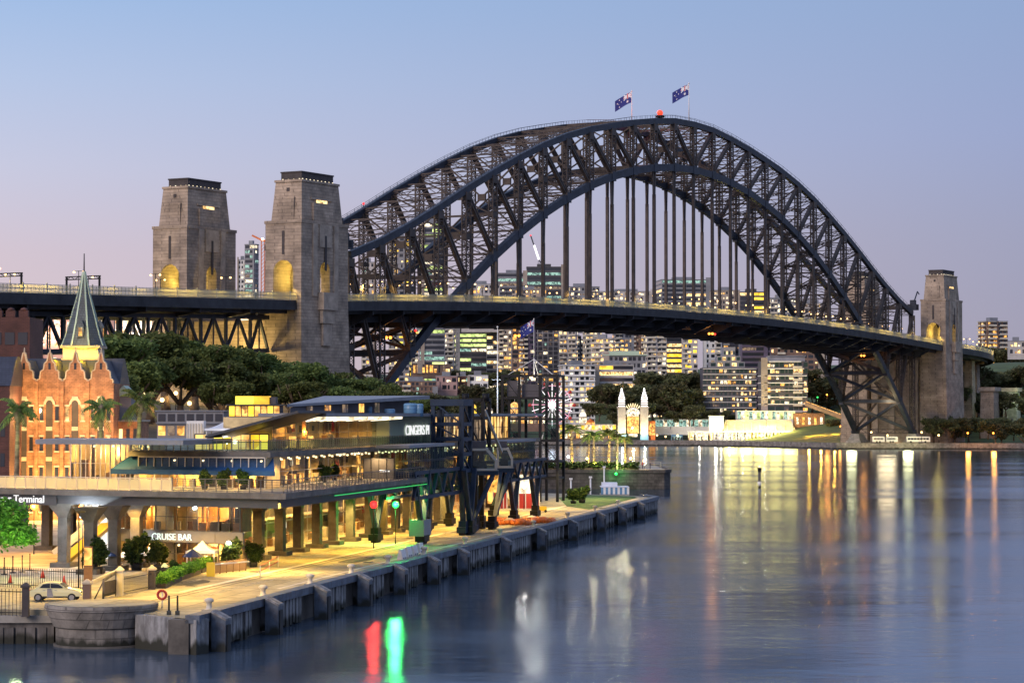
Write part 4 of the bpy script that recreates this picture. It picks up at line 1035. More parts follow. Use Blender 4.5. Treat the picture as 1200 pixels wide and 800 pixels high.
MB().box(a.x,1330.2,2.4,b.x,1331,8.2).build('kerb', M['concrete'], t)
for px in (948, 962, 978): point(at(px, 506, 1288), (1,.48,.05), 5200, .4)
# fun park gate: two spired towers, sunburst arch and a plain amber panel between them
t = thing('fun_park_gate', 'white floodlit gate of two spired towers with a sunburst arch between', 'gate', at(742, 513, 1338))
def gate_tower(px):
    p = at(px, 514, 1336); top = at(px, 478, 1336).z; sp_ = at(px, 456, 1336).z; z0 = p.z; hw = 2.15
    m = MB(); m.box(p.x-hw, 1334, z0-2, p.x+hw, 1338.4, top)
    for i in range(4): m.box(p.x-hw+.25+i*1.2, 1333.8, z0+2, p.x-hw+.65+i*1.2, 1334, top-.5)
    m.box(p.x-hw-.4, 1333.6, top, p.x+hw+.4, 1338.8, top+.8)
    m.frus(p.x, 1336.2, top+.8, top+(sp_-top)*.45, 1.75, 1.75, 1.6, 1.6); m.frus(p.x, 1336.2, top+(sp_-top)*.45, sp_, 1.6, 1.6, .05, .05)
    tw = m.build('tower', M['cream'], t)
    m = MB()
    for f_ in (0, .12, .24, .36, .48, .6, .72, .86):
        z = top+.9+(sp_-top)*f_; r_ = 1.75 if f_ < .45 else 1.6*(1-f_)/.55+.1
        m.box(p.x-r_-.1, 1336.2-r_-.12, z, p.x+r_+.1, 1336.2-r_, z+.3)
    for sx in (-1, 1): m.bar((p.x+sx*1.6, 1334.5, top+.8+(sp_-top)*.4), (p.x, 1336.1, sp_), .22, .22)
    m.build('tube_lights', M['tube_white'], tw)
    MB().box(p.x-hw-.1, 1333.7, z0-1, p.x+hw+.1, 1338.5, z0+2.6).build('plinth', M['tank_blue'], tw)
    MB().ball((p.x, 1336.2, sp_+.3), .35).build('finial', M['lamp_white'], tw)
    point((p.x, 1328, z0+3), (1,.90,.62), 3600, .4)
gate_tower(728.5); gate_tower(755)
a, b = at(733.2, 512, 1336.5), at(750.2, 477, 1336.5); cx = (a.x+b.x)/2; hw = (b.x-a.x)/2; zs = b.z-hw*.95
m = MB()
n = 14; arc = [(cx+hw*math.cos(PI*i/n), zs+hw*.95*math.sin(PI*i/n)) for i in range(n+1)]; arc2 = [(cx+hw*.82*math.cos(PI*i/n), zs+hw*.78*math.sin(PI*i/n)) for i in range(n+1)]
for i in range(n):
    p4 = [arc[i], arc[i+1], arc2[i+1], arc2[i]]
    m.hexa([(x, 1335.2, z) for x, z in p4]+[(x, 1337, z) for x, z in p4])
m.build('arch_band', M['white_paint'], t)
m = MB(); m.slab([(cx-hw*.8,zs-hw*.3)]+[(x, z) for x, z in reversed(arc2)]+[(cx+hw*.8,zs-hw*.3)], lambda x, z: (x,1336.0,z), lambda x, z: (x,1336.8,z)); m.build('lit_fan', M['lit_white'], t)
MB().box(cx-hw*.82, 1335.4, a.z+2.2, cx+hw*.82, 1336.6, zs-hw*.35).build('amber_panel', M['lit_amber'], t)
MB().box(cx-hw*.6, 1335.2, a.z+.2, cx+hw*.6, 1335.6, a.z+1.9).build('doorway', M['lit_white'], t)
for i in range(7):
    th = PI*(.28+.44*i/6); m = MB(); m.bar((cx+hw*1.02*math.cos(th),1336,zs+hw*math.sin(th)), (cx+hw*1.45*math.cos(th),1336,zs+hw*1.5*math.sin(th)), .28, .28); m.build('ray', M['bulb_warm'], t)
point((cx, 1329, a.z+5), (1,.75,.35), 2500, .4)
# ferris wheel
t = thing('ferris_wheel', 'ferris wheel with white and pink lit spokes on the far shore', 'ferris wheel', at(647, 500, 1345))
c = at(647, 474, 1345); R = 12.4
m = MB()
for i in range(32):
    a0, a1 = 2*PI*i/32, 2*PI*(i+1)/32
    for dy in (-.8, .8): m.bar(c+Vector((R*.86*math.cos(a0),dy,R*.86*math.sin(a0))), c+Vector((R*.86*math.cos(a1),dy,R*.86*math.sin(a1))), .16, .16)
m.build('rim', M['tube_pink'], t)
for i in range(20):
    a0 = 2*PI*i/20; m = MB(); m.bar(c+Vector((1.2*math.cos(a0),0,1.2*math.sin(a0))), c+Vector((R*.95*math.cos(a0),0,R*.95*math.sin(a0))), .26, .26); m.build('spoke', M['tube_white' if i % 2 else 'tube_pink'], t)
    if i % 2 == 0: g = c+Vector((R*math.cos(a0),0,R*math.sin(a0))); MB().lathe(g, [(.3,-1.2),(1,-1),(1,.2),(.2,.8)], 8).build('gondola', M['red_paint'], t)
MB().lathe((0,0,0), [(0,0)], 3) 
m = MB(); m.tube(c+Vector((0,-1.1,0)), c+Vector((0,1.1,0)), 1.7, 1.7, 14); m.build('hub', M['lamp_cool'], t)
m = MB()
for sx in (-1, 1): m.bar(c, (c.x+sx*6, 1345, 2.6), .6, .6)
m.build('support', M['white_paint'], t)
# rides, kiosks and lit boardwalk
def kiosk(name, label, px, yt, yb, wpx, Y, body, glowm, dome=True):
    p = at(px, yb, Y); hw = wpx*Y/F/2; h = at(px, yt, Y).z-p.z
    t = thing(name, label, 'kiosk', p)
    MB().lathe(p, [(hw,-3),(hw,h*.55),(hw*1.15,h*.55),(hw*1.15,h*.62)], 12, False).build('drum', M[body], t)
    for i in range(7):
        a = PI+PI*(i+.5)/7; q = p+Vector((math.cos(a)*hw*.98, math.sin(a)*hw*.98, 0)); MB().box(q.x-hw*.14, q.y-.25, q.z+h*.12, q.x+hw*.14, q.y+.1, q.z+h*.48).build('opening', M[glowm], t)
    m = MB()
    if dome: m.lathe(p, [(hw*1.05*math.cos(j*PI/12), h*.62+h*.38*math.sin(j*PI/12)) for j in range(7)], 14)
    else: m.lathe(p, [(hw*1.1, h*.62), (hw*.3, h*.85), (.1, h)], 12)
    m.build('roof', M[glowm if dome else body], t)
    MB().tube(p+Vector((0,0,h)), p+Vector((0,0,h+1.6)), .12, .05, 5).build('finial', M['white_paint'], t)
kiosk('fun_park_kiosk', 'white domed kiosk with orange light, seen through the lift tower', 603, 471, 487, 11, 1345, 'cream', 'lit_amber')
kiosk('fun_park_kiosk', 'small white domed kiosk right of the ferris wheel', 683, 482, 497, 8, 1345, 'cream', 'lit_white')
kiosk('fun_park_kiosk', 'round kiosk with glowing roof left of the tall white pole', 573, 474, 488, 8, 1345, 'cream', 'lit_white', False)
kiosk('fun_park_kiosk', 'leftmost round kiosk of the far shore, glowing yellow', 554, 473, 486, 8, 1345, 'cream', 'lit_yellow')
kiosk('ride_tower', 'orange lit pavilion between the ferris wheel and the gate', 692, 490, 499, 9, 1345, 'orange', 'lit_amber', False)
hall('boardwalk_hall', 'low yellow lit hall along the boardwalk left of the gate', 'building', 656, 722, 497, 504, 1340, 7, 'cream', panes(16, ('lit_yellow','lit_warm','lit_white'), .1, .85, .85))
hall('boardwalk_stalls', 'row of low pink and orange lit stalls at the water left of the gate', 'building', 656, 722, 507, 514, 1336, 4, 'brown_wall', panes(14, ('lit_amber','lit_white','lit_warm','lit_dim'), .1, .85, .8, 'stall_front'))
hall('boardwalk_hall', 'low dim lit hall behind the gantries on the far shore', 'building', 540, 640, 488, 497, 1342, 7, 'brown_wall', panes(20, ('lit_warm','lit_dim','lit_amber','lit_white'), .1, .85, .7))
hall('ticket_booth', 'orange glowing booth right of the gate', 'kiosk', 760, 768, 493, 512, 1337, 4, 'orange', panes(2, ('lit_amber',), .1, .85, .8))
hall('quay_kiosk', 'dark blue roofed kiosk at the jetty below the gate', 'kiosk', 787, 800, 509, 518, 1328, 4, 'tank_blue', panes(4, ('glass_dark',), .2, .7, .7))
t = thing('jetty', 'white timber ferry jetty with arched braces at the pool', 'jetty', at(855, 521, 1300))
a, b = at(836, 514, 1300), at(872, 522, 1300)
m = MB(); m.box(a.x, 1298, 3.0, b.x, 1304, 3.5); m.box(a.x, 1299, 6.2, b.x, 1303, 6.6); m.build('deck', M['white_paint'], t)
for i in range(8):
    x = a.x+(b.x-a.x)*i/7; MB().box(x-.3,1298,-1,x+.3,1298.6,6.2).build('pile', M['white_paint'], t)
    if i < 7: x2 = a.x+(b.x-a.x)*(i+1)/7; m = MB(); m.bar((x,1297.9,3.6), (x2,1297.9,6.0), .35, .35); m.build('brace', M['white_paint'], t)
point((a.x+8, 1292, 5), (1,.95,.8), 1200, .3)
# buses under the right arch foot
def bus(px0, px1, label, rear=False):
    a, b = at(px0, 517.5, 1182), at(px1, 517.5, 1182); x0, x1 = a.x, b.x; z = 3.05; y0 = 1184
    t = thing('bus', label, 'bus', ((x0+x1)/2, y0, z), 'buses parked under the arch')
    m = MB(); m.box(x0, y0, z+.45, x1, y0+2.5, z+2.9); m.box(x0+.3, y0+.15, z+2.9, x1-.3, y0+2.35, z+3.1); m.build('body', M['white_paint'], t)
    n = 7
    for i in range(n):
        c0 = x0+.5+(x1-x0-1)*i/n; MB().box(c0, y0-.04, z+1.5, c0+(x1-x0-1)/n-.2, y0+.05, z+2.45).build('window', M['glass_dark'], t)
    for c0 in (x0+2, x1-2.4):
        MB().tube((c0,y0-.05,z+.45), (c0,y0+.3,z+.45), .48, .48, 12).build('wheel', M['rubber'], t)
    MB().box(x1-.05, y0+.3, z+1.3, x1+.04, y0+2.2, z+2.6).build('windscreen', M['glass_dark'], t)
bus(1023.5, 1037.5, 'white bus parked near the left foot of the right arch end')
bus(1039.5, 1053, 'white bus parked in the middle under the right arch end')
bus(1063.5, 1091, 'long white bus parked behind the rightmost arch foot')
# quay lamps on the far shore
def far_lamp(px, y, Y, col, power, label, h=5, grp=None):
    p = at(px, y, Y); t = thing('street_lamp', label, 'street lamp', (p.x, p.y, p.z-h), grp)
    MB().tube((p.x,p.y,p.z-h), p, .12, .08, 5).build('pole', M['black_metal'], t); MB().ball((p.x,p.y,p.z+.3), .5, 8).build('lamp_head', M[col], t)
    if power:
        c_ = {'lamp_orange': (1,.40,.07), 'lamp_warm': WARM, 'lamp_white': (1,.93,.8), 'lamp_green': (.5,1,.3)}[col]
        if col == 'lamp_orange': point(p+Vector((0,-1.5,.6)), c_, power*.6, 1.2)
        else: spot(p+Vector((0,-1.5,.6)), c_, power, 150, .4)
far_lamp(1134, 508, 1175, 'lamp_orange', 5200, 'left of the two orange lamps among the trees on the right')
far_lamp(1164, 508, 1172, 'lamp_orange', 5200, 'right of the two orange lamps among the trees on the right')
far_lamp(1021, 507, 1182, 'lamp_warm', 1500, 'small warm lamp just right of the left bearing of the far arch end')
far_lamp(1080, 507, 1180, 'lamp_warm', 1500, 'small warm lamp right of the rightmost arch foot')
far_lamp(969, 463, 1360, 'lamp_orange', 6000, 'bright orange lamp in front of dark trees right of the banded apartments', 8)
far_lamp(958, 466, 1365, 'lamp_green', 2500, 'pale green lamp in front of dark trees right of the banded apartments', 8)
far_lamp(985, 500, 1240, 'lamp_orange', 4000, 'orange lamp on the bank left of the right arch foot')
far_lamp(945, 513, 1310, 'lamp_orange', 2500, 'orange lamp low at the water below the brick hall')
far_lamp(898, 489, 1335, 'lamp_white', 6000, 'white lamp on the pool grandstand')
far_lamp(790, 468, 1390, 'lamp_warm', 1200, 'warm lamp among the trees right of the gate')
far_lamp(762, 468, 1385, 'lamp_orange', 1200, 'orange lamp in the trees right above the gate')
for i, (px, y, Y) in enumerate(((700,513,1331), (715,512,1331), (780,512,1331), (812,511,1331), (904,511,1325), (668,510,1331))):
    far_lamp(px, y, Y, 'lamp_warm', 1500, 'warm lamp added on the far waterfront for its glow on the water', 3, 'quay lamps along the far waterfront')
for px in (1000, 1066):                            # floodlights at the pin bearings
    point(at(px-2, 512, 1172), (1,.92,.45), 5000, 2.5)
point(at(1040, 470, 1175), (1,.74,.4), 9000, 5)  # large soft light added to widen the glow below the arch end
for i, px in enumerate((770, 794, 822, 845, 868, 890, 915, 940, 962, 1040, 1100)):  # more lamps added along the shore to strengthen the glow on the water
    far_lamp(px, 510.5, 1328-max(0, px-930)*1.05, 'lamp_warm', 1800, 'warm lamp added on the far waterfront for its glow on the water', 3.5, 'quay lamps along the far waterfront')
# bridge road climbing with red tail lights, right of the apartments
t = thing('road_wall', 'retaining wall of the sloping road lit red and orange', 'wall', at(965, 480, 1330))
a, b = at(944, 473, 1345), at(990, 490, 1300); m = MB(); m.bar(a, b, .8, 2.2); m.build('parapet', M['brown_wall'], t)
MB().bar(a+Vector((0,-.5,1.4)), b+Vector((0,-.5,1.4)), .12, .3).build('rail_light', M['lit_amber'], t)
# ---- trees of the far shore
TL = 'dark bushy tree on the wooded slope of the far shore'
def trees(n, x0, x1, y0, y1, Y0, Y1, s0, s1, label, grp):
    for i in range(n):
        px = x0+(x1-x0)*(i+rnd.uniform(.1,.9))/n; Y = rnd.uniform(Y0, Y1); X = (px-600)/F*Y
        top = at(px, y0+(y1-y0)*rnd.random(), Y).z; sc = rnd.uniform(s0, s1); z = max(hN(X,Y)-.5, top-15*sc) if False else top-15*sc
        far_tree((X, Y, z), (sc*1.1, sc*1.1, sc), label, group=grp)
trees(15, 700, 815, 438, 462, 1360, 1400, .9, 1.3, 'dark bushy tree on the wooded slope behind the fun park gate', 'trees behind the fun park gate')
trees(10, 755, 815, 434, 446, 1400, 1450, .9, 1.3, 'dark bushy tree high on the wooded slope above the fun park gate', 'upper trees above the fun park gate')
trees(12, 690, 822, 470, 484, 1346, 1358, .55, .85, 'low dark tree at the foot of the wooded slope by the gate', 'low trees at the fun park gate')
trees(8, 545, 600, 446, 466, 1400, 1450, .9, 1.3, 'grey green tree left of the tall white pole on the far shore', 'trees left of the tall white pole')
trees(7, 470, 545, 458, 470, 1390, 1430, .8, 1.2, 'grey green tree in front of the brick block and pink house', 'trees below the pink house')
trees(6, 530, 600, 430, 440, 1560, 1600, .7, 1.0, 'tree standing in front of the lime-lit office block', 'trees below the lime-lit office block')
trees(8, 942, 1000, 428, 455, 1400, 1440, .9, 1.3, 'dark tree between the banded apartments and the right arch foot', 'trees right of the banded apartments')
trees(4, 975, 1000, 490, 500, 1330, 1345, .5, .7, 'small tree on the orange lit bank', 'small trees on the lit bank')
trees(16, 1120, 1215, 428, 452, 1330, 1420, .9, 1.4, 'dark tree on the ridge at the far right', 'trees on the right ridge')
trees(12, 1125, 1215, 452, 470, 1240, 1320, .8, 1.2, 'dark tree on the slope below the right ridge', 'trees on the right slope')
trees(14, 1090, 1210, 482, 496, 1185, 1215, .6, .95, 'shoreline tree beside the orange lamps at the right', 'shoreline trees at the right')
trees(5, 905, 960, 478, 490, 1360, 1372, .4, .6, 'small tree between pool hall and road', 'small trees by the pool hall')
trees(6, 1150, 1215, 405, 418, 1700, 1760, .8, 1.2, 'distant tree beside the lone brown and white tower', 'trees around the lone tower')
trees(9, 815, 900, 478, 486, 1366, 1376, .4, .55, 'small tree below the glassy terraced apartments', 'trees below the glassy apartments')
# ================================================================ the quay
def poly_ground(name, pts, z, mat, depth=None):
    m = MB()
    if depth: m.prism([(p[0], p[1]) for p in pts], z-depth, z)
    else: m.poly([(p[0], p[1], z) for p in pts])
    return m.build(name, mat, kind='structure')
Wp = lambda u, v: W(u, v, 0)[:2]
QZ = 2.5
poly_ground('quay_deck', [Wp(.3,.3), Wp(253,.3), Wp(261.5,3.8), Wp(271.5,19), (-18,462), (-170,462), (-170,179.5), (-36,179.5), (-27.2,176.6)], QZ, M['quay_deck'], .5)
# plaza paving: lies as a sheet over the deck, under and left of the terminal
poly_ground('plaza_paving', [Wp(46,22), Wp(90,22), Wp(130,60), (-150,330), (-150,205), (-42,205)], QZ+.004, M['paving'])
# slatted timber quay wall, edge beam and recesses
fpx = [255, 317, 374, 424, 466, 505, 540, 590, 632, 669, 702, 727, 749]
fu = [u_at(x, -.6) for x in fpx]
m = MB(W); m.box(0, .5, -2, 253, 2, QZ-.05)
m.hexa([(253,.5,-2), (261,4.2,-2), (260,6,-2), (252,2,-2), (253,.5,QZ-.05), (261,4.2,QZ-.05), (260,6,QZ-.05), (252,2,QZ-.05)])
m.hexa([(261,4.2,-2), (271,19,-2), (269,20,-2), (259,6,-2), (261,4.2,QZ-.05), (271,19,QZ-.05), (269,20,QZ-.05), (259,6,QZ-.05)])
m.build('quay_wall', M['concrete_dark'], kind='structure')
r = random.Random(3); m = MB(W); u = .3
while u < 252:
    wd = r.uniform(.55, .8); near = any(-3.4 < u-f < .8 for f in fu)
    if not near and r.random() > .06: m.box(u, -.12+r.uniform(0,.12), r.uniform(-.2,.25), u+wd, .48, 2.16)
    u += wd+r.uniform(.22, .5)
m.build('quay_planking', M['timber_pale'], kind='structure')
m = MB(W); m.box(0, -.3, 2.2, 253, .75, 2.78); m.hexa([(253,-.3,2.2), (261.8,3.4,2.2), (261.2,4.3,2.2), (252.6,.75,2.2), (253,-.3,2.78), (261.8,3.4,2.78), (261.2,4.3,2.78), (252.6,.75,2.78)])
m.build('quay_edge_beam', M['fender'], kind='structure')
fp = lthing('fender_pile', 'blue grey fender pile standing proud of the quay wall', 'fender pile', 'fender piles along the quay')
m = MB(); m.hexa([(-.6,-.5,-1.5), (.6,-.5,-1.5), (.6,.55,-1.5), (-.6,.55,-1.5), (-.6,-.5,2.2), (.6,-.5,2.2), (.6,.55,2.75), (-.6,.55,2.75)]); m.build('pile', M['fender'], fp)
m = MB(); m.hexa([(-.68,-.56,2.2), (.68,-.56,2.2), (.68,.56,2.77), (-.68,.56,2.77), (-.68,-.56,2.36), (.68,-.56,2.36), (.68,.56,2.93), (-.68,.56,2.93)]); m.build('cap', M['timber_pale'], fp)
m = MB(); m.box(-.4,-.6,-1,.4,-.5,1.9); m.build('rubbing_strip', M['rubber'], fp)
wr = math.atan2(.982, .1886)
for i, u in enumerate(fu+[259]):
    p = W(u, -.95 if i < len(fu) else 2.2, 0)
    put(fp, p, wr) if i == 0 else dup(fp, p, wr)
bo = lthing('bollard', 'pale mooring bollard on the quay edge', 'bollard', 'mooring bollards along the quay edge')
m = MB(); m.lathe((0,0,0), [(.34,0),(.34,.08),(.22,.14),(.19,.55),(.34,.66),(.36,.8),(.2,.92)], 10); m.build('post', M['cream'], bo)
MB().box(-.5,-.5,-.02,.5,.5,.07).build('base_plate', M['concrete'], bo)
for i, u in enumerate([u_at(x, 1.5) for x in (246, 309, 364, 412, 455, 497, 545, 586, 625, 665, 697, 724)]):
    p = W(u, 1.5, QZ); put(bo, p) if i == 0 else dup(bo, p)
for v in (6.2, 6.7, 12.4, 12.9):
    MB(W).box(20, v-.07, QZ, 250, v+.07, QZ+.008).build('crane_rail', M['timber_pale'], kind='structure')
MB(W).box(25, 9.2, QZ, 250, 9.75, QZ+.006).build('quay_marking', M['cream'], kind='structure')
MB(W).prism([(30,2.6),(250,2.6),(250,2.9),(30,2.9)], QZ, QZ+.006).build('quay_marking', M['cream'], kind='structure')
g = gnd(700, 584, QZ)
poly_ground('quay_turf', [W(u_at(664,9), 9, 0)[:2], W(u_at(690,3.5), 3.5, 0)[:2], W(252,3.5,0)[:2], W(259,5,0)[:2], W(268,17,0)[:2], W(250,17,0)[:2]], QZ+.02, M['grass'])
# round stone bastion and the seawalls at the near end
t = thing('stone_bastion', 'round stone bastion with a flared rim at the near end of the quay', 'bastion', (-30.3, 178.3, 0))
m = MB(); m.lathe((-30.3,178.3,0), [(3.3,-2),(3.35,1.35),(3.5,1.45),(4.05,2.65),(4.15,2.7),(4.15,3.05),(0,3.06)], 32, False); m.build('wall', M['seawall'], t)
m = MB(); m.lathe((-30.3,178.3,0), [(3.42,-.5),(3.5,-.5),(3.5,.15),(3.42,.15)], 32); m.build('tide_line', M['concrete_dark'], t)
poly_ground('bastion_top', [(-30.3+3.9*math.cos(2*PI*i/24), 178.3+3.9*math.sin(2*PI*i/24)) for i in range(24)], 3.075, M['quay_deck'])
m = MB(); m.box(-60, 179.2, -2, -34, 180, 1.7); 
for i in range(32): m.box(-60+i*.8, 179.0+.1*(i % 2), -2, -59.35+i*.8, 179.25, 1.2)
m.build('seawall', M['timber'], kind='structure')
MB().box(-60, 178.9, 1.55, -34, 180.2, 2.08).build('seawall_coping', M['concrete'], kind='structure')
m = MB(); m.hexa([(-27.4,175.6,-2), (-22.3,170.6,-2), (-21.6,172,-2), (-26.6,177,-2), (-27.4,175.6,2.45), (-22.3,170.6,2.45), (-21.6,172,2.45), (-26.6,177,2.45)]); m.build('seawall', M['timber_pale'], kind='structure')
# ================================================================ ferry terminal
tm = thing('passenger_terminal', 'long glass passenger terminal on the quay, warm light under its broad terraces', 'terminal', W(90, 25, QZ))
SFu = lambda a, off: 43.6+.3*(a-6.1)+off
def SF(off): return lambda a, o, z: W(SFu(a, off)-o, a, z)
Z1, Z2 = 9.95, 13.4
def slab(pts, z0, z1, mat, name, edge=None):
    MB(W).prism(pts, z0, z1).build(name, M[mat], tm)
T1 = [(43.6,6.1), (100,6.1), (100,12.4), (200,12.4), (200,46), (56.2,48)]
slab(T1, Z1-.55, Z1, 'slab_edge', 'terrace_slab')
slab([(44.6,7.1), (99,7.1), (99,13.4), (199,13.4), (199,45), (57,47)], 8.55, Z1-.56, 'roof_dark', 'terrace_beam')
slab([(55.9,11.2), (200,11.2), (200,40), (60.6,27)], 12.9, Z2, 'slab_edge', 'upper_terrace_slab')
slab([(53.6,33.8), (49.0,17.5), (64,17.5), (66,36)], 14.15, 14.6, 'roof_grey', 'canopy_roof')
slab([(70,9.6), (198,10.4), (198,34), (125,30), (76,18.5)], 16.75, 17.1, 'roof_grey', 'main_roof')
ue = u_at(500, 14)
m = MB(W); m.hexa([(78,16,17.75), (ue,13.6,18.9), (ue+2,28,18.9), (84,17.6,17.75), (78,16,18.0), (ue,13.6,19.35), (ue+2,28,19.35), (84,17.6,18.0)]); m.build('top_roof', M['roof_grey'], tm)
m = MB(W); m.hexa([(80,16.2,17.1), (ue-1,16,17.1), (ue-1,26,17.1), (84,17.4,17.1), (80,16.2,17.7), (ue-1,16,18.8), (ue-1,26,18.8), (84,17.4,17.7)]); m.build('plant_room', M['dark_wall'], tm)
m = MB(W); m.hexa([(58.5,18.5,14.7), (60.5,9.8,17.1), (74,9.8,17.1), (72,18.5,14.7), (58.5,18.5,14.95), (60.5,9.8,17.35), (74,9.8,17.35), (72,18.5,14.95)]); m.build('sloping_roof', M['roof_dark'], tm)
for i in range(6): u = 86+i*7.4; MB(W).box(u, 16.05, 17.2, u+2.2, 16.18, 17.85+i*.12).build('plant_window', M['lit_amber' if i % 2 else 'lit_dim'], tm)
# columns with flared heads
cols = [(u_at(x, 16), 16) for x in (278, 304, 329, 350, 372, 391, 411, 433, 449, 464, 477, 490, 502, 513, 523)]
for x, y in ((75,664), (106,672), (134,668), (160,664), (27,626), (55,644), (83,640)):
    q = gnd(x, y, QZ); cols.append(uv(q))
for u, v in cols:
    m = MB(W); m.frus(u, v, QZ, 7.2, .52, .45, .52, .45); m.frus(u, v, 7.2, 8.55, .52, .45, 1.25, 1.2); m.frus(u, v, QZ, QZ+.45, 1.1, 1.0, 1.1, 1.0)
    m.build('column', M['concrete_dark'], tm)
# ground-floor glazing, bay by bay, along the quay and on the near end
def glazing(T, a0, a1, n, z0, z1, mats, rows=1, mull='mullion', depth=0, power=420, open_=False, back='hall_wall', nm='window'):
    r = random.Random(int(a0*13+z0*7))
    for i in range(n):
        for k in range(rows):
            b0, b1 = a0+(a1-a0)*i/n, a0+(a1-a0)*(i+1)/n; q0, q1 = z0+(z1-z0)*k/rows, z0+(z1-z0)*(k+1)/rows
            MB(T).box(b0+.04, -.06 if depth else -.1, q0+.04, b1-.04, 0, q1-.04).build(nm, M['glass' if depth else r.choice(mats)], tm)
    if depth:                                       # a real room behind the glass
        m = MB(T); m.box(a0, -depth-.2, z0, a1, -depth, z1); m.box(a0-.15, -depth, z0, a0, -.1, z1); m.box(a1, -depth, z0, a1+.15, -.1, z1); m.build('room_wall', M[back], tm)
        ms = ['hall_wood', 'hall_dark', 'hall_pale', 'hall_wood', 'lit_amber', 'red_paint', 'lit_white']
        m = MB(T); L_ = a1-a0
        for i in range(int(L_*(.7 if open_ else 1.5))):
            m.k = r.choice((0,0,1,2,2,3,4)) if open_ else r.choice((0,0,1,1,1,2,3)); a = a0+.4+(L_-.8)*r.random(); o = (-1.8-(depth-2.3)*r.random()) if open_ else (-.6-(depth-1)*r.random()); w_ = r.uniform(.3,1.1); h = r.choice((.8,.8,.9,1.1,1.2 if open_ else 2.4))
            m.box(a-w_/2, o-.3, z0+.01, a+w_/2, o+.3, z0+h)
        for i in range(int(L_/2.2)):
            m.k = r.choice((0,1,2,4,5,6,0)); a = a0+.5+(L_-1)*r.random(); w_ = r.uniform(.5,1.6); h0 = r.uniform(1.2, max(1.3,z1-z0-1.2)); m.box(a-w_/2, -depth+.02, z0+h0, a+w_/2, -depth+.12, z0+min(z1-z0-.2, h0+r.uniform(.5,1.4)))
        for i in range(int(L_/(14 if open_ else 3.1))): m.k = r.choice((0,1)); a = a0+(i+.5)*(14 if open_ else 3.1); m.box(a-.16, -depth*.55-.2, z0, a+.16, -depth*.55+.15, z1)
        if rows > 1: m.k = 2; m.box(a0, -depth, z0+(z1-z0)*.5-.15, a1, -depth*.62, z0+(z1-z0)*.5+.15); m.k = 1; m.box(a0, -depth*.62-.05, z0+(z1-z0)*.5+.15, a1, -depth*.62, z0+(z1-z0)*.5+1.1)
        m.build('fit_out', [M[x] for x in ms], tm, kind='stuff')
        m = MB(T)
        for i in range(int(L_/1.6)): a = a0+.8+i*1.6; m.lathe(T and (0,0,0) or 0, [(0,0)], 3) if False else m.box(a-.09, -1.2-1.6*(i % 2)-.09, z1-.45, a+.09, -1.2-1.6*(i % 2)+.09, z1-.27)
        m.build('pendant_lamps', M['bulb_warm'], tm)
        k = max(1, round(L_/9))
        for i in range(k):
            if open_: spot(T(a0+L_*(i+.5)/k, -1.2, z1-.5), (1,.56,.15), power*L_/k/9*2.9, 164, .3, 'room_light')
            else: point(T(a0+L_*(i+.5)/k, -depth*.45, z1-.9), (1,.56,.15), power*L_/k/9*2.9, .3, 'room_light')
    m = MB(T); d_ = .02 if open_ else .12
    for i in range(n+1): b = a0+(a1-a0)*i/n; m.box(b-.06, -.02, z0, b+.06, d_, z1)
    for i in range(0 if open_ else n):
        b = a0+(a1-a0)*(i+.5)/n; m.box(b-.03, -.02, z0, b+.03, .07, z1)
    for k in range(rows*2+1): q = z0+(z1-z0)*k/rows/2; m.box(a0, -.02, q-(.06 if k % 2 == 0 else .03), a1, d_+.02 if k % 2 == 0 else .01, q+(.06 if k % 2 == 0 else .03))
    m.build('mullions', M[mull], tm)
def EV(v): return lambda a, o, z: W(a, v-o, z)
glazing(EV(19), 60, 196, 26, QZ+.05, 8.5, (), 2, 'mullion_pale', depth=5, power=1500, open_=True)
glazing(SF(9.5), 14, 28, 6, QZ+.05, 4.75, (), 1, depth=3.2, power=420)
glazing(SF(9.5), 14, 28, 6, 5.85, 8.5, (), 1, depth=3.2, power=520, back='hall_wood')
MB(SF(9.5)).box(13.6, -.1, 4.76, 27.6, .45, 5.84).build('fascia', M['grey_wall'], tm)
glazing(SF(14), 28, 33.5, 3, QZ+.05, 8.5, ('lit_cool',), 2, 'mullion_pale')
glazing(EV(12.2), 60, 196, 20, Z1+.02, 12.88, (), 1, 'mullion_pale', depth=4.5, power=480, open_=True)
glazing(SF(10), 11.5, 25.5, 8, Z1+.02, 12.88, (), 1, 'mullion_pale', depth=4.5, power=1100)
glazing(SF(16), 26.5, 36, 8, Z1+.02, 14.1, (), 1, 'mullion_pale', depth=4, power=950)
glazing(EV(14.5), 68, 110, 10, Z2+.02, 16.7, (), 1, depth=5, power=560, open_=True)
glazing(EV(15.5), 134, 196, 14, Z2+.02, 16.7, ('lit_dim','lit_hall','lit_bar'), 1)
glazing(lambda a, o, z: W(67.5-o, a, z), 14.8, 22.5, 4, Z2+.02, 15.0, ('lit_hall','lit_yellow'), 1)
MB(W).box(110, 12.9, Z2, 133, 15, 16.7).build('green_wall', M['copper_trim'], tm)
m = MB(W)
for i in range(7): m.hexa([(72+i*5.5,10.2,16.45), (74+i*5.5,14.4,16.2), (74.25+i*5.5,14.4,16.2), (72.25+i*5.5,10.2,16.45), (72+i*5.5,10.2,16.72), (74+i*5.5,14.4,16.72), (74.25+i*5.5,14.4,16.72), (72.25+i*5.5,10.2,16.72)])
m.build('lit_soffit', M['lit_white'], tm)
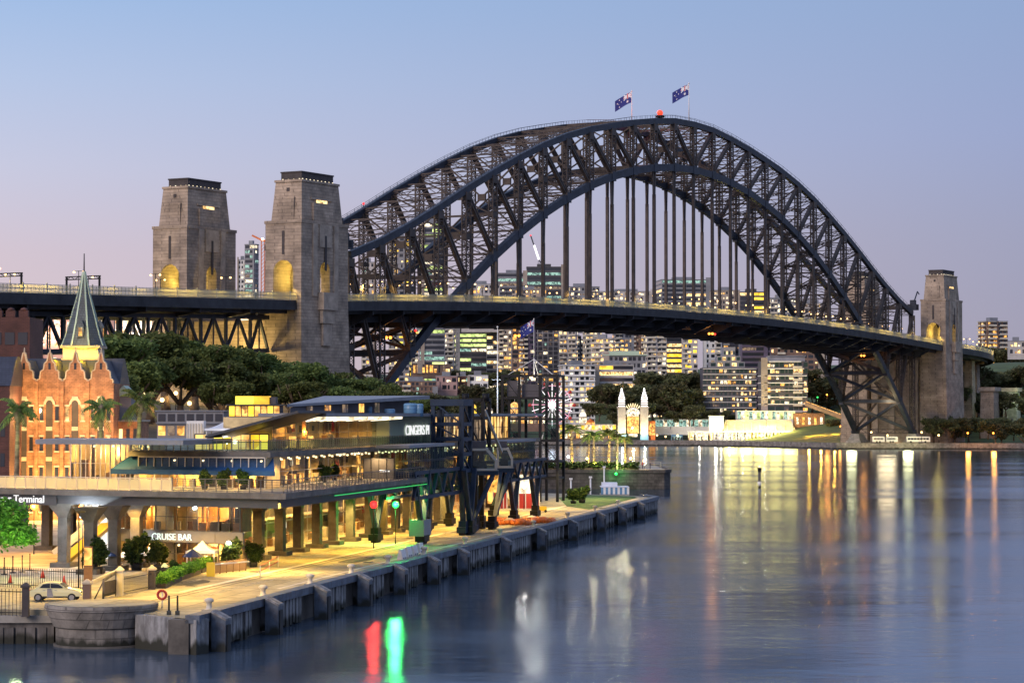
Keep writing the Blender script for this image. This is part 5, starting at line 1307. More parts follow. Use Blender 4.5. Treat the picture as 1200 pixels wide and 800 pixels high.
# balustrades
def balustrade(pts, z, h, mat, name, step=1.2, panel=None):
    m = MB(W); m2 = MB(W)
    for (u0, v0), (u1, v1) in zip(pts, pts[1:]):
        L_ = math.hypot(u1-u0, v1-v0); n = max(1, int(L_/step))
        m.bar((u0,v0,z+h), (u1,v1,z+h), .09, .08)
        m.bar((u0,v0,z+.1), (u1,v1,z+.1), .05, .05)
        for i in range(n+1): t_ = i/n; m.bar((u0+(u1-u0)*t_, v0+(v1-v0)*t_, z), (u0+(u1-u0)*t_, v0+(v1-v0)*t_, z+h), .07)
        for k in range(1, 5): m.bar((u0,v0,z+.1+(h-.1)*k/5), (u1,v1,z+.1+(h-.1)*k/5), .025, .025)
    m.build(name, M[mat], tm)
    if panel:
        m = MB(W)
        for (u0, v0), (u1, v1) in zip(pts, pts[1:]): m.bar((u0,v0,z+h*.52), (u1,v1,z+h*.52), .03, h*.8)
        m.build('balustrade_panel', M[panel], tm)
balustrade([(SFu(47,.3),47), (SFu(18,.3),18)], Z1, 1.15, 'cream', 'balustrade', panel='frosted')
balustrade([(SFu(18,.3),18), (43.95,6.4), (99.7,6.4), (99.7,12.6)], Z1, 1.15, 'mullion', 'balustrade')
balustrade([(60,26.5), (56.2,11.5), (134,11.5)], Z2, 1.1, 'mullion', 'balustrade', .8, panel='glass_tint')
# awning over the lower terrace
aw = thing('awning', 'long dark blue awning under the upper terrace edge', 'awning', SF(12)(18,0,12.5))
m = MB(SF(12.1)); 
m.hexa([(11.3,0,12.75), (27.4,0,12.75), (28.4,2.9,11.55), (10.2,2.9,11.55), (11.3,0,12.87), (27.4,0,12.87), (28.4,2.9,11.67), (10.2,2.9,11.67)]); m.build('cloth', M['awning_blue'], aw)
m = MB(SF(12.1)); m.box(10.2,2.82,11.2,28.4,2.92,11.6); m.build('valance', M['awning_blue'], aw)
# signs
def text(name, s, T, size, mat, parent, ext=.04, sx=1):
    cu = bpy.data.curves.new(name, 'FONT'); cu.body = s; cu.size = size; cu.extrude = ext; cu.align_x = 'LEFT'
    o = bpy.data.objects.new(name, cu); C.objects.link(o); cu.materials.append(M[mat])
    o0 = Vector(T(0,0,0)); x = (Vector(T(1,0,0))-o0).normalized(); z = Vector((0,0,1)); y = x.cross(z)
    R = Matrix((x, z, -y)).transposed() if False else Matrix(((x.x, z.x, x.cross(z).x), (x.y, z.y, x.cross(z).y), (x.z, z.z, x.cross(z).z)))
    me = bpy.data.meshes.new_from_object(o.evaluated_get(bpy.context.evaluated_depsgraph_get())); C.objects.unlink(o); bpy.data.objects.remove(o); bpy.data.curves.remove(cu)
    o = bpy.data.objects.new(name, me); C.objects.link(o); me.transform(Matrix.Diagonal((sx,1,1,1)))
    o.matrix_local = Matrix.Translation(o0-Vector(BASE[parent.name])) @ R.to_4x4(); o.parent = parent; return o
t = thing('terminal_sign', 'white lit letters on the dark fascia at the left edge', 'sign', SF(.8)(41,0,8.9))
MB(SF(.8)).box(30.9, -.05, 8.42, 47.5, .05, 9.4).build('backing', M['roof_dark'], t)
text('letters', 'Overseas Passenger Terminal', lambda a, o, z: SF(.7)(43.9-a, .10+o, 8.62+z), 1.02, 'sign_white', t)
t = thing('bar_sign', 'white lit bar sign on grey fascia above the cafe tents', 'sign', SF(9.5)(20,.5,5))
MB(SF(9.5)).box(16.6, .45, 4.85, 24.2, .52, 5.75).build('backing', M['grey_wall'], t)
text('letters', 'CRUISE BAR', lambda a, o, z: SF(9.5)(23.6-a, .56+o, 4.98+z), .88, 'sign_green', t)
t = thing('wall_sign', 'tall white letters on the green upper wall beside the gantry', 'sign', W(118,12.8,14.4))
MB(W).box(116, 12.78, 14.15, 133.5, 12.86, 14.3).build('rail', M['mullion_pale'], t)
text('letters', 'CINGERS PI', lambda a, o, z: W(117.5+a, 12.75-o, 14.45+z), 1.75, 'sign_white', t, sx=1.45)
# rooftop pavilion, tanks, tent and grey block
p = at(292, 488, 281)
t = thing('rooftop_pavilion', 'glowing yellow rooftop pavilion with a lantern box on top', 'pavilion', p)
a, b = at(268, 488, 281), at(328, 475, 281); c, d = at(276, 473.5, 281.5), at(315, 464, 281.5)
MB().box(a.x, 281, a.z-1, b.x, 285, b.z).build('room', M['dark_wall'], t)
for i in range(8): x = a.x+(b.x-a.x)*i/8; MB().box(x+.06, 280.92, a.z+.05, x+(b.x-a.x)/8-.06, 281.02, b.z-.08).build('window', M['lit_yellow' if i % 3 == 0 else 'lit_amber'], t)
MB().box(a.x-.3, 280.6, b.z, b.x+.3, 285.3, b.z+.12).build('roof', M['roof_dark'], t)
MB().box(c.x, 281.3, c.z, d.x, 284, d.z).build('lantern_box', M['lit_yellow'], t); MB().box(d.x+.05, 281.6, c.z, d.x+.8, 284, d.z-.1).build('plant_unit', M['dark_wall'], t)
for i, (x0, x1, y0, y1, lb) in enumerate(((473,489,472.5,486,'tall blue tank, largest on the terminal roof'), (487,496,473,486,'slim blue tank right of the largest roof tank'), (428,436,476,487,'small blue tank standing alone at the left of the roof'), (450,463,479,487,'low rounded blue tank in the middle of the roof'))):
    p = at((x0+x1)/2, y1, 284); r_ = (x1-x0)/2*284/F; h = (y1-y0)*284/F
    t = thing('roof_tank', lb, 'tank', p, 'blue tanks on the terminal roof')
    MB().lathe(p, [(r_,-.2),(r_,h*.93),(r_*.8,h),(0,h*1.02)], 16).build('shell', M['tank_blue'], t)
    m = MB()
    for f_ in (.2,.5,.8): m.lathe(p, [(r_*1.0,h*f_),(r_*1.03,h*f_),(r_*1.03,h*f_+.06),(r_*1.0,h*f_+.06)], 16)
    m.build('hoops', M['tank_blue'], t)
def canopy(name, label, px, ytop, yeave, ybase, wpx, Y, mat_, cat='tent'):
    p = at(px, ybase, Y); hw = wpx/2*Y/F; ze, za = at(px, yeave, Y).z-p.z, at(px, ytop, Y).z-p.z
    t = thing(name, label, cat, p)
    m = MB(); n = 8; R_ = []
    for i in range(n+1):
        f_ = i/n; s_ = hw*(1-f_)**1.0; z = ze+(za-ze)*f_**1.7; R_.append((s_, z))
    prev = None
    for s_, z in R_:
        ring = [m.pt(p.x+sx*max(s_,.05), p.y+sy*max(s_,.05), p.z+z) for sx, sy in ((-1,-1),(1,-1),(1,1),(-1,1))]
        if prev: [m.face((prev[j], prev[(j+1) % 4], ring[(j+1) % 4], ring[j])) for j in range(4)]
        prev = ring
    for sx, sy, ex, ey in ((-1,-1,1,-1), (1,-1,1,1), (1,1,-1,1), (-1,1,-1,-1)): m.bar((p.x+sx*hw,p.y+sy*hw,p.z+ze-.08), (p.x+ex*hw,p.y+ey*hw,p.z+ze-.08), .05, .22)
    m.build('roof', M[mat_], t)
    for sx in (-1, 1):
        for sy in (-1, 1): MB().tube((p.x+sx*hw*.93,p.y+sy*hw*.93,p.z-.02), (p.x+sx*hw*.93,p.y+sy*hw*.93,p.z+ze), .05, .05, 6).build('post', M['white_paint'], t)
    return t
canopy('canopy_tent', 'white peaked canopy on thin posts on the upper terrace', 268, 490, 502, 530, 50, 243, 'canvas')
canopy('cafe_tent', 'white peaked tent with lit sides right of the cafe bushes', 237, 633, 645, 662, 34, 226, 'canvas')
canopy('cafe_tent', 'white peaked tent left of the navy umbrella', 176, 638, 648, 664, 30, 228, 'canvas')
canopy('cafe_tent', 'low white tent behind the left potted bush', 148, 642, 650, 666, 22, 230, 'canvas')
def umbrella(label, px, yt, ye, yb, wpx, Y):
    p = at(px, yb, Y); hw = wpx/2*Y/F; ze, za = at(px, ye, Y).z-p.z, at(px, yt, Y).z-p.z
    t = thing('umbrella', label, 'umbrella', p)
    MB().lathe(p, [(hw,ze),(hw*.5,ze+(za-ze)*.55),(.06,za)], 8, False).build('canopy', M['umbrella_navy'], t)
    MB().tube(p, p+Vector((0,0,za+.15)), .035, .035, 6).build('pole', M['black_metal'], t); MB().lathe(p, [(.3,0),(.3,.1),(.06,.14)], 10).build('base', M['concrete'], t)
umbrella('navy umbrella in front of the white tent right of the bushes', 226, 643, 652, 672, 26, 219)
umbrella('small navy umbrella behind the left potted bush', 131, 644, 651, 672, 18, 224)
p = at(230, 518, 244); q = at(240, 493, 244)
t = thing('stair_head', 'pale ribbed box on the canopy roof left of the white canopy', 'roof box', p)
hw = 1.0*(q.x-p.x); m = MB(); m.box(p.x-hw, 243, 14.55, p.x+hw, 245, q.z); m.build('box', M['white_paint'], t)
m = MB(); 
for i in range(6): m.box(p.x-hw+i*hw*2/6+.05, 242.9, 14.6, p.x-hw+i*hw*2/6+.14, 243, q.z-.25)
m.build('ribs', M['cream'], t)
t = thing('grey_block', 'grey metal clad building with dark windows behind the terminal roof', 'building', at(215, 512, 302))
a, b = at(184, 515, 302), at(262, 482, 302)
MB().box(a.x, 302, 2, b.x, 312, b.z).build('wall', M['grey_wall'], t)
for i in range(7):
    x = a.x+(b.x-a.x)*(i+.12)/7; MB().box(x, 301.93, b.z-1.2, x+(b.x-a.x)/7*.75, 302.05, b.z-.3).build('window', M['glass_dark'], t)
    if i < 5: MB().box(x, 301.93, b.z-3.0, x+(b.x-a.x)/7*.75, 302.05, b.z-1.8).build('window', M['lit_dim' if i % 2 else 'lit_amber'], t)
m = MB(); m.box(a.x-.2,301.8,b.z,b.x+.2,312.2,b.z+.15); m.box(a.x-.1,301.7,b.z-1.55,b.x+.1,301.95,b.z-1.4); m.build('roof', M['roof_grey'], t)
# escalator in the yellow lit opening
t = thing('escalator', 'yellow lit escalator rising to the terrace under the left part of the terminal', 'escalator', SF(6)(30,0,QZ))
m = MB(SF(7)); m.hexa([(33.5,0,QZ), (32.2,0,QZ), (26.6,0,6.6), (27.9,0,6.6), (33.5,1.5,QZ), (32.2,1.5,QZ), (26.6,1.5,6.6), (27.9,1.5,6.6)]); m.build('flight', M['yellow_paint'], t)
for o in (0, 1.5): m = MB(SF(7)); m.bar((33.4,o,QZ+1.1), (27.6,o,7.6), .12, .5); m.build('handrail', M['mullion_pale'], t)
# dark cabinet hung on the terrace edge
p = at(444, 552, 262); a, b = at(426, 566, 262), at(462, 537, 262)
t = thing('plant_cabinet', 'dark blue grey cabinet with a small white sign hung at the terrace edge', 'cabinet', p)
MB().box(a.x, 262, a.z, b.x, 264.5, b.z).build('cabinet', M['dark_wall'], t); MB().box(b.x-1.6, 261.95, (a.z+b.z)/2-.1, b.x-.5, 262.02, (a.z+b.z)/2+.1).build('label_plate', M['sign_white'], t)
m = MB()
for i in range(5): x = a.x+(b.x-a.x)*i/4; m.box(x-.04, 261.94, a.z, x+.04, 262, b.z)
m.build('seams', M['black_metal'], t)
# ================================================================ lights of the quay
def lamp_on(px, y, Y, kind, label, pole=None, power=600, r=.2, pr=.06):
    p = at(px, y, Y); z0 = QZ if pole is None else pole
    t = thing('lamp', label, 'lamp', (p.x, p.y, z0))
    MB().tube((p.x,p.y,z0), (p.x,p.y,p.z-r*.6), pr, pr*.7, 6).build('pole', M['black_metal'], t); MB().ball(p, r, 10).build('globe', M[kind], t)
    if power: point(p+Vector((0,-.8,.1)), {'lamp_warm': WARM, 'lamp_white': (1,.93,.8), 'lamp_cool': (.8,.92,1), 'lamp_orange': (1,.45,.1), 'lamp_green': (.05,1,.15), 'lamp_red': (1,.04,.03)}[kind], power, .45 if kind in ('lamp_red','lamp_green') else .2)
lamp_on(97, 603, 226, 'lamp_cool', 'brilliant cool white lamp under the terrace edge', None, 1600, .35)
lamp_on(40, 593, 250, 'lamp_orange', 'orange lamp under the terrace at the left edge', None, 2600, .40)
lamp_on(268, 637, 224, 'lamp_white', 'white globe lamp beside the cafe planter', None, 220, .28)
lamp_on(358, 507, 262, 'lamp_orange', 'bright orange lamp on the upper terrace', Z2, 700, .25)
lamp_on(266, 519, 240, 'lamp_white', 'small pale lamp under the white canopy', Z2, 120, .1)
for i, u in enumerate(range(50, 200, 17)): spot(W(u, 10 if u < 98 else 14.5, 8.2), (1,.60,.075) if i % 3 else (1,.68,.16), (6200,4200,5200)[i % 3], 128)
for v in (12, 18, 24, 31, 38, 44): spot(W(SFu(v, 4), v, 8.2), (1,.54,.09), 2600, 150)
for u, v in ((75,35), (85,55), (75,62), (62,45)): spot(W(u, v, 8.2), (1,.52,.10), 4200, 150)
for x, y, z, pw in ((-33,190,11,4600), (-25,188,11,4300), (-44,196,11,3800), (-28,202,11,3600), (-38,206,11,3000)): spot((x,y,z), (1,.58,.02), pw, 140, .4)  # fill spots added in mid-air over the near apron, without fixtures
spot(W(45,7,9), YEL, 2000, 140); spot(W(30,10,11), YEL, 3000, 140, .4)
for u in range(100, 250, 20): spot(W(u, 7.5, 9), (1,.64,.17), 4200, 145)
for u in (205, 228, 246): spot(W(u, 11, 9), (1,.78,.36), 3600, 145)
for u in (58, 74, 90, 106, 122, 138): spot(W(u, 9.2 if u < 98 else 12, 12.7), WARM, 900, 160, .2)
for a in (13, 19, 25, 31, 37): spot(SF(4)(a, 0, 12.8 if a < 27 else 14), (1,.62,.15), 1300, 165, .2)
for a in (20, 25, 30, 35, 40, 45): spot(SF(2.2)(a, 0, Z1+2.8), (1,.62,.10), 700, 150, .2)  # spots added just inside the edge so the frosted balustrade glows
for a in (28, 33): spot(SF(9)(a, 0, 14), (1,.62,.15), 900, 165, .2)
for u in (66, 76, 86, 96, 106): spot(W(u, 12.6, 16.6), WARM, 700, 160, .2)
point(W(233, 18, 22), (1,.95,.8), 1400, 1.6)
# ================================================================ passenger gantries on the quay
def bogie(m, u, v):
    m.box(u-1.3, v-.55, QZ+.28, u+1.3, v+.55, QZ+1.0); m.box(u-.7, v-.45, QZ+1.0, u+.7, v+.45, QZ+1.7)
    for k in (-.95, -.35, .35, .95):
        a = W(u+k, v-.4, QZ+.3); b = W(u+k, v+.4, QZ+.3)
def wheels(t, u, v):
    m = MB(W)
    for k in (-.95, -.32, .32, .95): m.tube((u+k, v-.3, QZ+.33), (u+k, v+.3, QZ+.33), .31, .31, 10)
    m.build('wheel_set', M['rubber'], t)
def leg(t, u, v, uL, uR, vt, zt_, mat_='steel_blue', w=.55):
    m = MB(W); bogie(m, u, v); b = m.build('bogie', M['black_metal'], t)
    wheels(t, u, v)
    for q in (uL, uR):
        m = MB(W); m.bar((u+(.25 if q > u else -.25), v, QZ+1.6), (q, vt, zt_), w, w); m.build('leg', M[mat_], t)
def truss(t, u0, u1, v, z0, z1, n, mat_='steel_blue', w=.35):
    m = MB(W); m.bar((u0,v,z0), (u1,v,z0), w, w); m.bar((u0,v,z1), (u1,v,z1), w, w)
    for i in range(n):
        a, b = u0+(u1-u0)*i/n, u0+(u1-u0)*(i+1)/n; c = (a+b)/2
        m.bar((a,v,z0), (c,v,z1), w*.8, w*.8); m.bar((c,v,z1), (b,v,z0), w*.8, w*.8)
    m.build('truss', M[mat_], t)
def frame_tower(t, u0, u1, v0, v1, z0, z1, levels, mat_='steel_blue', w=.5, brace=True):
    for u in (u0, u1):
        for v in (v0, v1): MB(W).bar((u,v,z0), (u,v,z1), w, w).build('post', M[mat_], t)
    for z in levels:
        m = MB(W)
        for v in (v0, v1): m.bar((u0,v,z), (u1,v,z), w, w)
        for u in (u0, u1): m.bar((u,v0,z), (u,v1,z), w, w)
        m.build('ring_beam', M[mat_], t)
    if brace:
        for za, zb_ in zip(levels, levels[1:]):
            m = MB(W); m.bar((u0,v0,za), (u0,v1,zb_), w*.4, w*.4); m.bar((u1,v0,za), (u0,v0,zb_), w*.4, w*.4); m.build('brace', M[mat_], t)
def walkway(t, u0, u1, v0, v1, z0, z1, mats=('lit_dim','glass_green'), bay=2.4):
    mats = ('glass_tint',); point(W((u0+u1)/2-3, v0+1.5, z1-.5), (1,.8,.5), 60, .5, 'room_light'); point(W((u0+u1)/2+4, v0+1.5, z1-.5), (1,.8,.5), 60, .5, 'room_light')
    MB(W).box(u0, v0, z0-.35, u1, v1, z0).build('floor', M['steel_blue'], t); MB(W).box(u0-.2, v0-.2, z1, u1+.2, v1+.2, z1+.3).build('roof', M['roof_grey'], t)
    n = max(1, int((u1-u0)/bay))
    for i in range(n):
        a = u0+(u1-u0)*i/n; b = u0+(u1-u0)*(i+1)/n
        MB(W).box(a+.06, v0+.02, z0+.1, b-.06, v0+.08, z1-.1).build('window', M[mats[i % len(mats)]], t)
    MB(W).box(u0+.02, v0+.1, z0+.1, u0+.08, v1-.1, z1-.1).build('window', M[mats[0]], t)
    m = MB(W)
    for i in range(n*3+1): a = u0+(u1-u0)*i/(n*3); m.box(a-.05, v0-.06, z0, a+.05, v0+.02, z1)
    for z in (z0+1.0, z0+1.15): m.box(u0, v0-.12, z, u1, v0-.06, z+.06)
    m.build('window_bars', M['steel_blue'], t)
U1 = [uv(gnd(*q, QZ)) for q in ((495,637), (443,635), (501,622), (551,626), (527,616))]
t = thing('boarding_gantry', 'dark steel boarding gantry with a glass walkway on V legs, left of the tall portal', 'gantry', W(105, 9, QZ))
(ua, va), (ub, vb) = U1[0], U1[1]
leg(t, ua, va, ua-4.5, ua+3.0, va, 10.6); leg(t, ub-1, vb, ub-4.5, ub+3, vb, 9.0, 'steel_blue', .5)
leg(t, U1[2][0], U1[2][1], U1[2][0]-3, U1[2][0]+2.5, U1[2][1], 8, 'steel_blue', .5); leg(t, U1[3][0], U1[3][1], U1[3][0]-3.5, U1[3][0]+2.5, U1[3][1], 10.4)
leg(t, U1[4][0], U1[4][1], U1[4][0]-3, U1[4][0]+3, U1[4][1], 8, 'steel_blue', .5)
truss(t, ua-4.5, U1[3][0]+3, va, 7.7, 10.5, 6, w=.42); truss(t, ua-4.5, U1[3][0]+3, va+3.2, 7.7, 10.5, 6, w=.3)
walkway(t, ua-7, ua+16, va, va+3.4, 10.7, 13.3, ('lit_dim','lit_warm','glass_green','lit_dim'))
MB(W).box(ua-1.4, va-.5, 5.0-1.6, ua+2.2, va+1.2, 5.0+.2).build('counterweight', M['grey_wall'], t)
MB(W).box(ua-6, va+.3, 9.2, ua-2.5, va+4, 10.4).build('buffer_block', M['steel_blue'], t)
u0 = u_at(541, 6.2)
t = thing('gantry_portal', 'tall dark blue steel portal rising beside the lettered wall', 'gantry', W(u0, 7, QZ))
frame_tower(t, u0, u0+5, 6.2, 9.7, 8.0, 18.7, (8.2, 10.2, 12.2, 14, 15.8, 18.5), w=.46)
MB(W).box(u0-.3, 5.9, 18.0, u0+5.3, 10.0, 18.8).build('head_beam', M['steel_blue'], t)
for v in (6.6, 9.3): m = MB(W); m.bar((u0-.3, v, 8.2), (u0+2, v, 17.5), .5, .5); m.build('strut', M['steel_blue'], t)
for u in (u0, u0+5): m = MB(W); m.bar((u, 6.2, 8), (u+1, 6.2, QZ+1.2), .6, .6); bogie(m, u+1, 6.2); m.build('leg', M['steel_blue'], t); wheels(t, u+1, 6.2)
u0 = u_at(566, 6.2)
t = thing('gantry_portal', 'narrow brown black steel portal between the blue portal and glass cabins', 'gantry', W(u0, 7, QZ))
frame_tower(t, u0, u0+4, 6.2, 8.4, 12.5, 19.0, (12.6, 16.5, 18.8), 'black_metal', .42)
for v in (5.9, 8.5): MB(W).tube((u0+.3, v, 18.6), (u0+.3, v, 19.6), .45, .45, 10).build('winch_drum', M['black_metal'], t)
m = MB(W); m.bar((u0+1, 6.2, 17.5), (u0+7, 5.2, 12.2), .3, .3); m.build('stay', M['mullion_pale'], t)
for u in (u0, u0+4): m = MB(W); m.bar((u, 7.2, 12.6), (u, 7.2, QZ+1.2), .6, .6); bogie(m, u, 7.2); m.build('leg', M['black_metal'], t); wheels(t, u, 7.2)
MB(W).box(u0-.3, 5.8, 12.0, u0+4.3, 8.8, 12.6).build('platform', M['black_metal'], t)
def cabin(label, px0, px1, y0, y1, Y, base_px, base_y, wide):
    a, b = at(px0, y1, Y), at(px1, y0, Y); t = thing('boarding_cabin', label, 'boarding cabin', ((a.x+b.x)/2, Y, QZ))
    ch = (b.x-a.x)*.30; prof = [(a.x,a.z), (b.x,a.z), (b.x,b.z-(b.z-a.z)*.55), (b.x-ch,b.z), (a.x,b.z)]
    m = MB(); n = len(prof); cx = sum(p[0] for p in prof)/n; cz = sum(p[1] for p in prof)/n
    for i in range(n):
        p, q = prof[i], prof[(i+1) % n]
        for y in (Y, Y+6): m.bar((p[0],y,p[1]), (q[0],y,q[1]), .28, .28)
        m.bar((p[0],Y,p[1]), (p[0],Y+6,p[1]), .28, .28)
    m.build('frame', M['mullion_pale'], t)
    m = MB(); ins = [(cx+(x-cx)*.93, cz+(z-cz)*.93) for x, z in prof]; m.slab(ins, lambda x, z: (x,Y+.1,z), lambda x, z: (x,Y+.16,z)); m.build('end_window', M['glass_tint'], t)
    m = MB(); m.hexa([(b.x-.06,Y+.3,a.z+.2), (b.x+.0,Y+.3,a.z+.2), (b.x+.0,Y+5.8,a.z+.2), (b.x-.06,Y+5.8,a.z+.2), (b.x-.06,Y+.3,prof[2][1]-.1), (b.x,Y+.3,prof[2][1]-.1), (b.x,Y+5.8,prof[2][1]-.1), (b.x-.06,Y+5.8,prof[2][1]-.1)]); m.build('side_window', M['glass_tint'], t)
    MB().box(a.x-.2, Y-.2, a.z-.7, b.x+.3, Y+6.2, a.z-.16).build('floor', M['steel_blue'], t)
    MB().box(a.x+.3, Y+3.2, a.z, b.x-ch, Y+5.2, a.z+1.0).build('seats', M['hall_dark'], t)
    MB().box(a.x+.1, Y+.4, b.z+.15, b.x-ch-.1, Y+5.6, b.z+1.0).build('roof_unit', M['dark_wall'], t)
    g = gnd(base_px, base_y, QZ); u, v = uv(g)
    m = MB(W); bogie(m, u, v); m.build('bogie', M['black_metal'], t); wheels(t, u, v)
    for x in (a.x+.4, b.x-.3):
        for y in (Y+.3, Y+5): m = MB(); m.bar((g.x+(.3 if x > g.x else -.3), g.y, QZ+1.5), (x, y, a.z-.5), .42, .42); m.build('leg', M['steel_blue'], t)
cabin('larger glass boarding cabin with pale chamfered frame', 544.5, 581, 526.5, 550, 297, 551, 625, 4)
cabin('smaller glass boarding cabin, right of the larger one', 583.5, 600, 526, 547, 312, 577, 620, 3)
t = thing('boarding_gantry', 'low dark gangway on slanting legs between the cabins and the lift tower', 'gantry', W(165, 9, QZ))
ug = u_at(612, 6.5)
truss(t, ug-14, ug+18, 6.5, 8.2, 10.6, 6, w=.35); walkway(t, ug-12, ug+12, 7, 10, 10.8, 13.2, ('lit_dim','glass_green'))
for u in (ug-6, ug+10): leg(t, u, 6.5, u-3.5, u+3, 6.5, 8.4); leg(t, u, 12.5, u-2.5, u+2.5, 10, 8.4)
# lift tower
t = thing('lift_tower', 'tall open steel lift tower with glazed landings, the tallest thing on the quay', 'tower', W(233, 18, QZ))
u0, u1, vs = 230, 236, (13.7, 16.6, 20.1, 23)
LZ = [QZ+.2, 6.4, 9.2, 12.6, 16.2, 19.7, 23.4]
for u in (u0, u1):
    for v in vs: MB(W).bar((u,v,QZ), (u,v,23.6), .44, .44).build('post', M['black_metal'], t)
for z in LZ[1:]:
    m = MB(W)
    for u in (u0, u1): m.bar((u,vs[0],z), (u,vs[-1],z), .36, .36)
    for v in (vs[0], vs[-1]): m.bar((u0,v,z), (u1,v,z), .36, .36)
    m.build('ring_beam', M['black_metal'], t)
for z in LZ[2:5]: MB(W).box(u0+.3, vs[0]+.3, z-.1, u1-.3, vs[-1]-.3, z+.1).build('landing', M['steel_blue'], t)
r = random.Random(5)
for k in range(len(LZ)-1):
    for j in range(3):
        mm_ = {0: ('lit_dim','lit_hall'), 1: ('lit_hall','lit_amber','lit_dim'), 2: None, 3: ('glass_dark','lit_dim')}.get(k)
        if mm_ and r.random() < .6:
            MB(W).box(u0+1.6, vs[j]+.4, LZ[k]+.5, u0+1.7, vs[j+1]-.4, LZ[k+1]-.4).build('landing_glass', M['glass_tint'], t)
            MB(W).box(u0+3.5, vs[j]+.5, LZ[k]+.12, u0+4, vs[j]+.5+r.uniform(.6,2), LZ[k]+r.uniform(1,2.2)).build('landing_fitting', M[r.choice(mm_)], t)
MB(W).box(u0+1, vs[1]+.4, 19.8, u0+4, vs[2]-.2, 22).build('lift_car', M['dark_wall'], t); MB(W).box(u0+1, vs[2]+.5, 20.0, u0+4, vs[3]-.6, 22.6).build('winch_house', M['dark_wall'], t)
m = MB(W)
for k in range(2, 6):
    for j in (0, 2): m.bar((u0,vs[j],LZ[k]), (u0,vs[j+1],LZ[k+1]), .12, .12)
    m.bar((u0,vs[0],LZ[k]+1.1), (u0,vs[3],LZ[k]+1.1), .08, .08)
m.build('brace', M['black_metal'], t)
m = MB(W); c = (233, 18.2, 23.6); m.tube(c, (233,18.2,26.4), .12, .08, 6)
for q in ((230,14.5,23.6), (230,22,23.6), (236,18,23.6)): m.bar(q, (233,18.2,26.2), .08, .08)
m.build('mast', M['white_paint'], t)
p = at(622.5, 442, 402); MB().ball(p, .3, 8).build('lamp', M['lamp_warm'], t)
flag('harbour_flag', 'large purple blue flag hanging above the lift tower', W(233,18.2,26.3), 6.6, 2.6, 2.0, (-1,.1), .5, .5, .06)
lamp_on(438, 591, 261, 'lamp_red', 'red harbour lamp under the terrace edge', None, 450, .42)
lamp_on(463.5, 591, 269.5, 'lamp_green', 'green harbour lamp right of the red one', None, 2600, .40)
MB(W).bar((60,6.0,9.2), (99.5,6.0,9.2), .06, .08).build('green_strip', M['tube_green'], tm)

# drains, hatches and patched paving on the apron
r = random.Random(21)
hc = lthing('drain_cover', 'dark iron drain cover set in the quay paving', 'drain cover', 'drain covers on the quay'); MB().box(-.45,-.45,0,.45,.45,.03).build('frame', M['concrete'], hc); MB().box(-.38,-.38,.03,.38,.38,.045).build('grate', M['black_metal'], hc)
for i in range(14):
    p = W(14+i*16.5+r.uniform(-4,4), r.choice((3.6,4.2,8.3,10.8)), QZ+.008); put(hc, p, wr) if i == 0 else dup(hc, p, wr)
for i in range(16):
    u, v = r.uniform(8, 230), r.uniform(2, 13); a, b = r.uniform(1.5, 7), r.uniform(.7, 2.2)
    pts = [(u+a*math.cos(t_)*r.uniform(.75,1.1), v+b*math.sin(t_)*r.uniform(.75,1.1)) for t_ in np.linspace(0, 2*PI, 9)[:-1]]
    MB(W).prism(pts, QZ-.02, QZ+.003+.0004*i).build('paving_patch', M['concrete' if i % 3 else 'asphalt'], kind='structure')
for v in (4.6, 5.4, 7.9, 8.7): MB(W).prism([(12,v),(200,v+.5),(200,v+.68),(12,v+.18)], QZ, QZ+.002+.0003*v).build('tyre_track', M['concrete_dark'], kind='structure') if v in (7.9, 8.7) else None
# ================================================================ promenade with palms beyond the quay
PZ = 4.3
poly_ground('promenade', [(-13,548), (34.5,548), (35.8,551), (35.8,600), (-13,620)], PZ, M['paving'], .4)
m = MB(); m.prism([(-13,547.6), (34.6,547.6), (36.2,551), (36.2,600), (35.2,600), (35.2,551.5), (33.9,548.6), (-13,548.6)], -2, PZ-.02)
m.prism([(-13,547.3), (34.8,547.3), (36.5,551), (36.5,600), (35.6,600), (35.4,551.4), (34,548.2), (-13,548.2)], PZ-.6, PZ+.12); m.build('promenade_wall', M['seawall_dark'], kind='structure')
t = thing('hedge', 'low clipped green hedge along the promenade under the palms', 'hedge', (8, 550, PZ))
m = crown(91, [(x, 551+rnd.uniform(-.3,.3), PZ+.9, 1.25, .8) for x in np.arange(-11, 29, 1.3)], 3800, .38); m.build('foliage', M['bush_leaf'], t)
MB().box(-12, 550.3, PZ, 29, 551.6, PZ+.5).build('stems', M['trunk'], t)
t = thing('promenade_fence', 'thin pale railing along the far side of the promenade', 'fence', (12, 570, PZ))
m = MB()
for x in np.arange(-8, 35.3, 1.6): MB().box(x-.06, 569.9, PZ, x+.06, 570.1, PZ+1.5).build('post', M['railing'], t)
for z in (.5, 1.0, 1.45): m.bar((-8,570,PZ+z), (35,570,PZ+z), .07, .07)
m.build('rail', M['railing'], t)
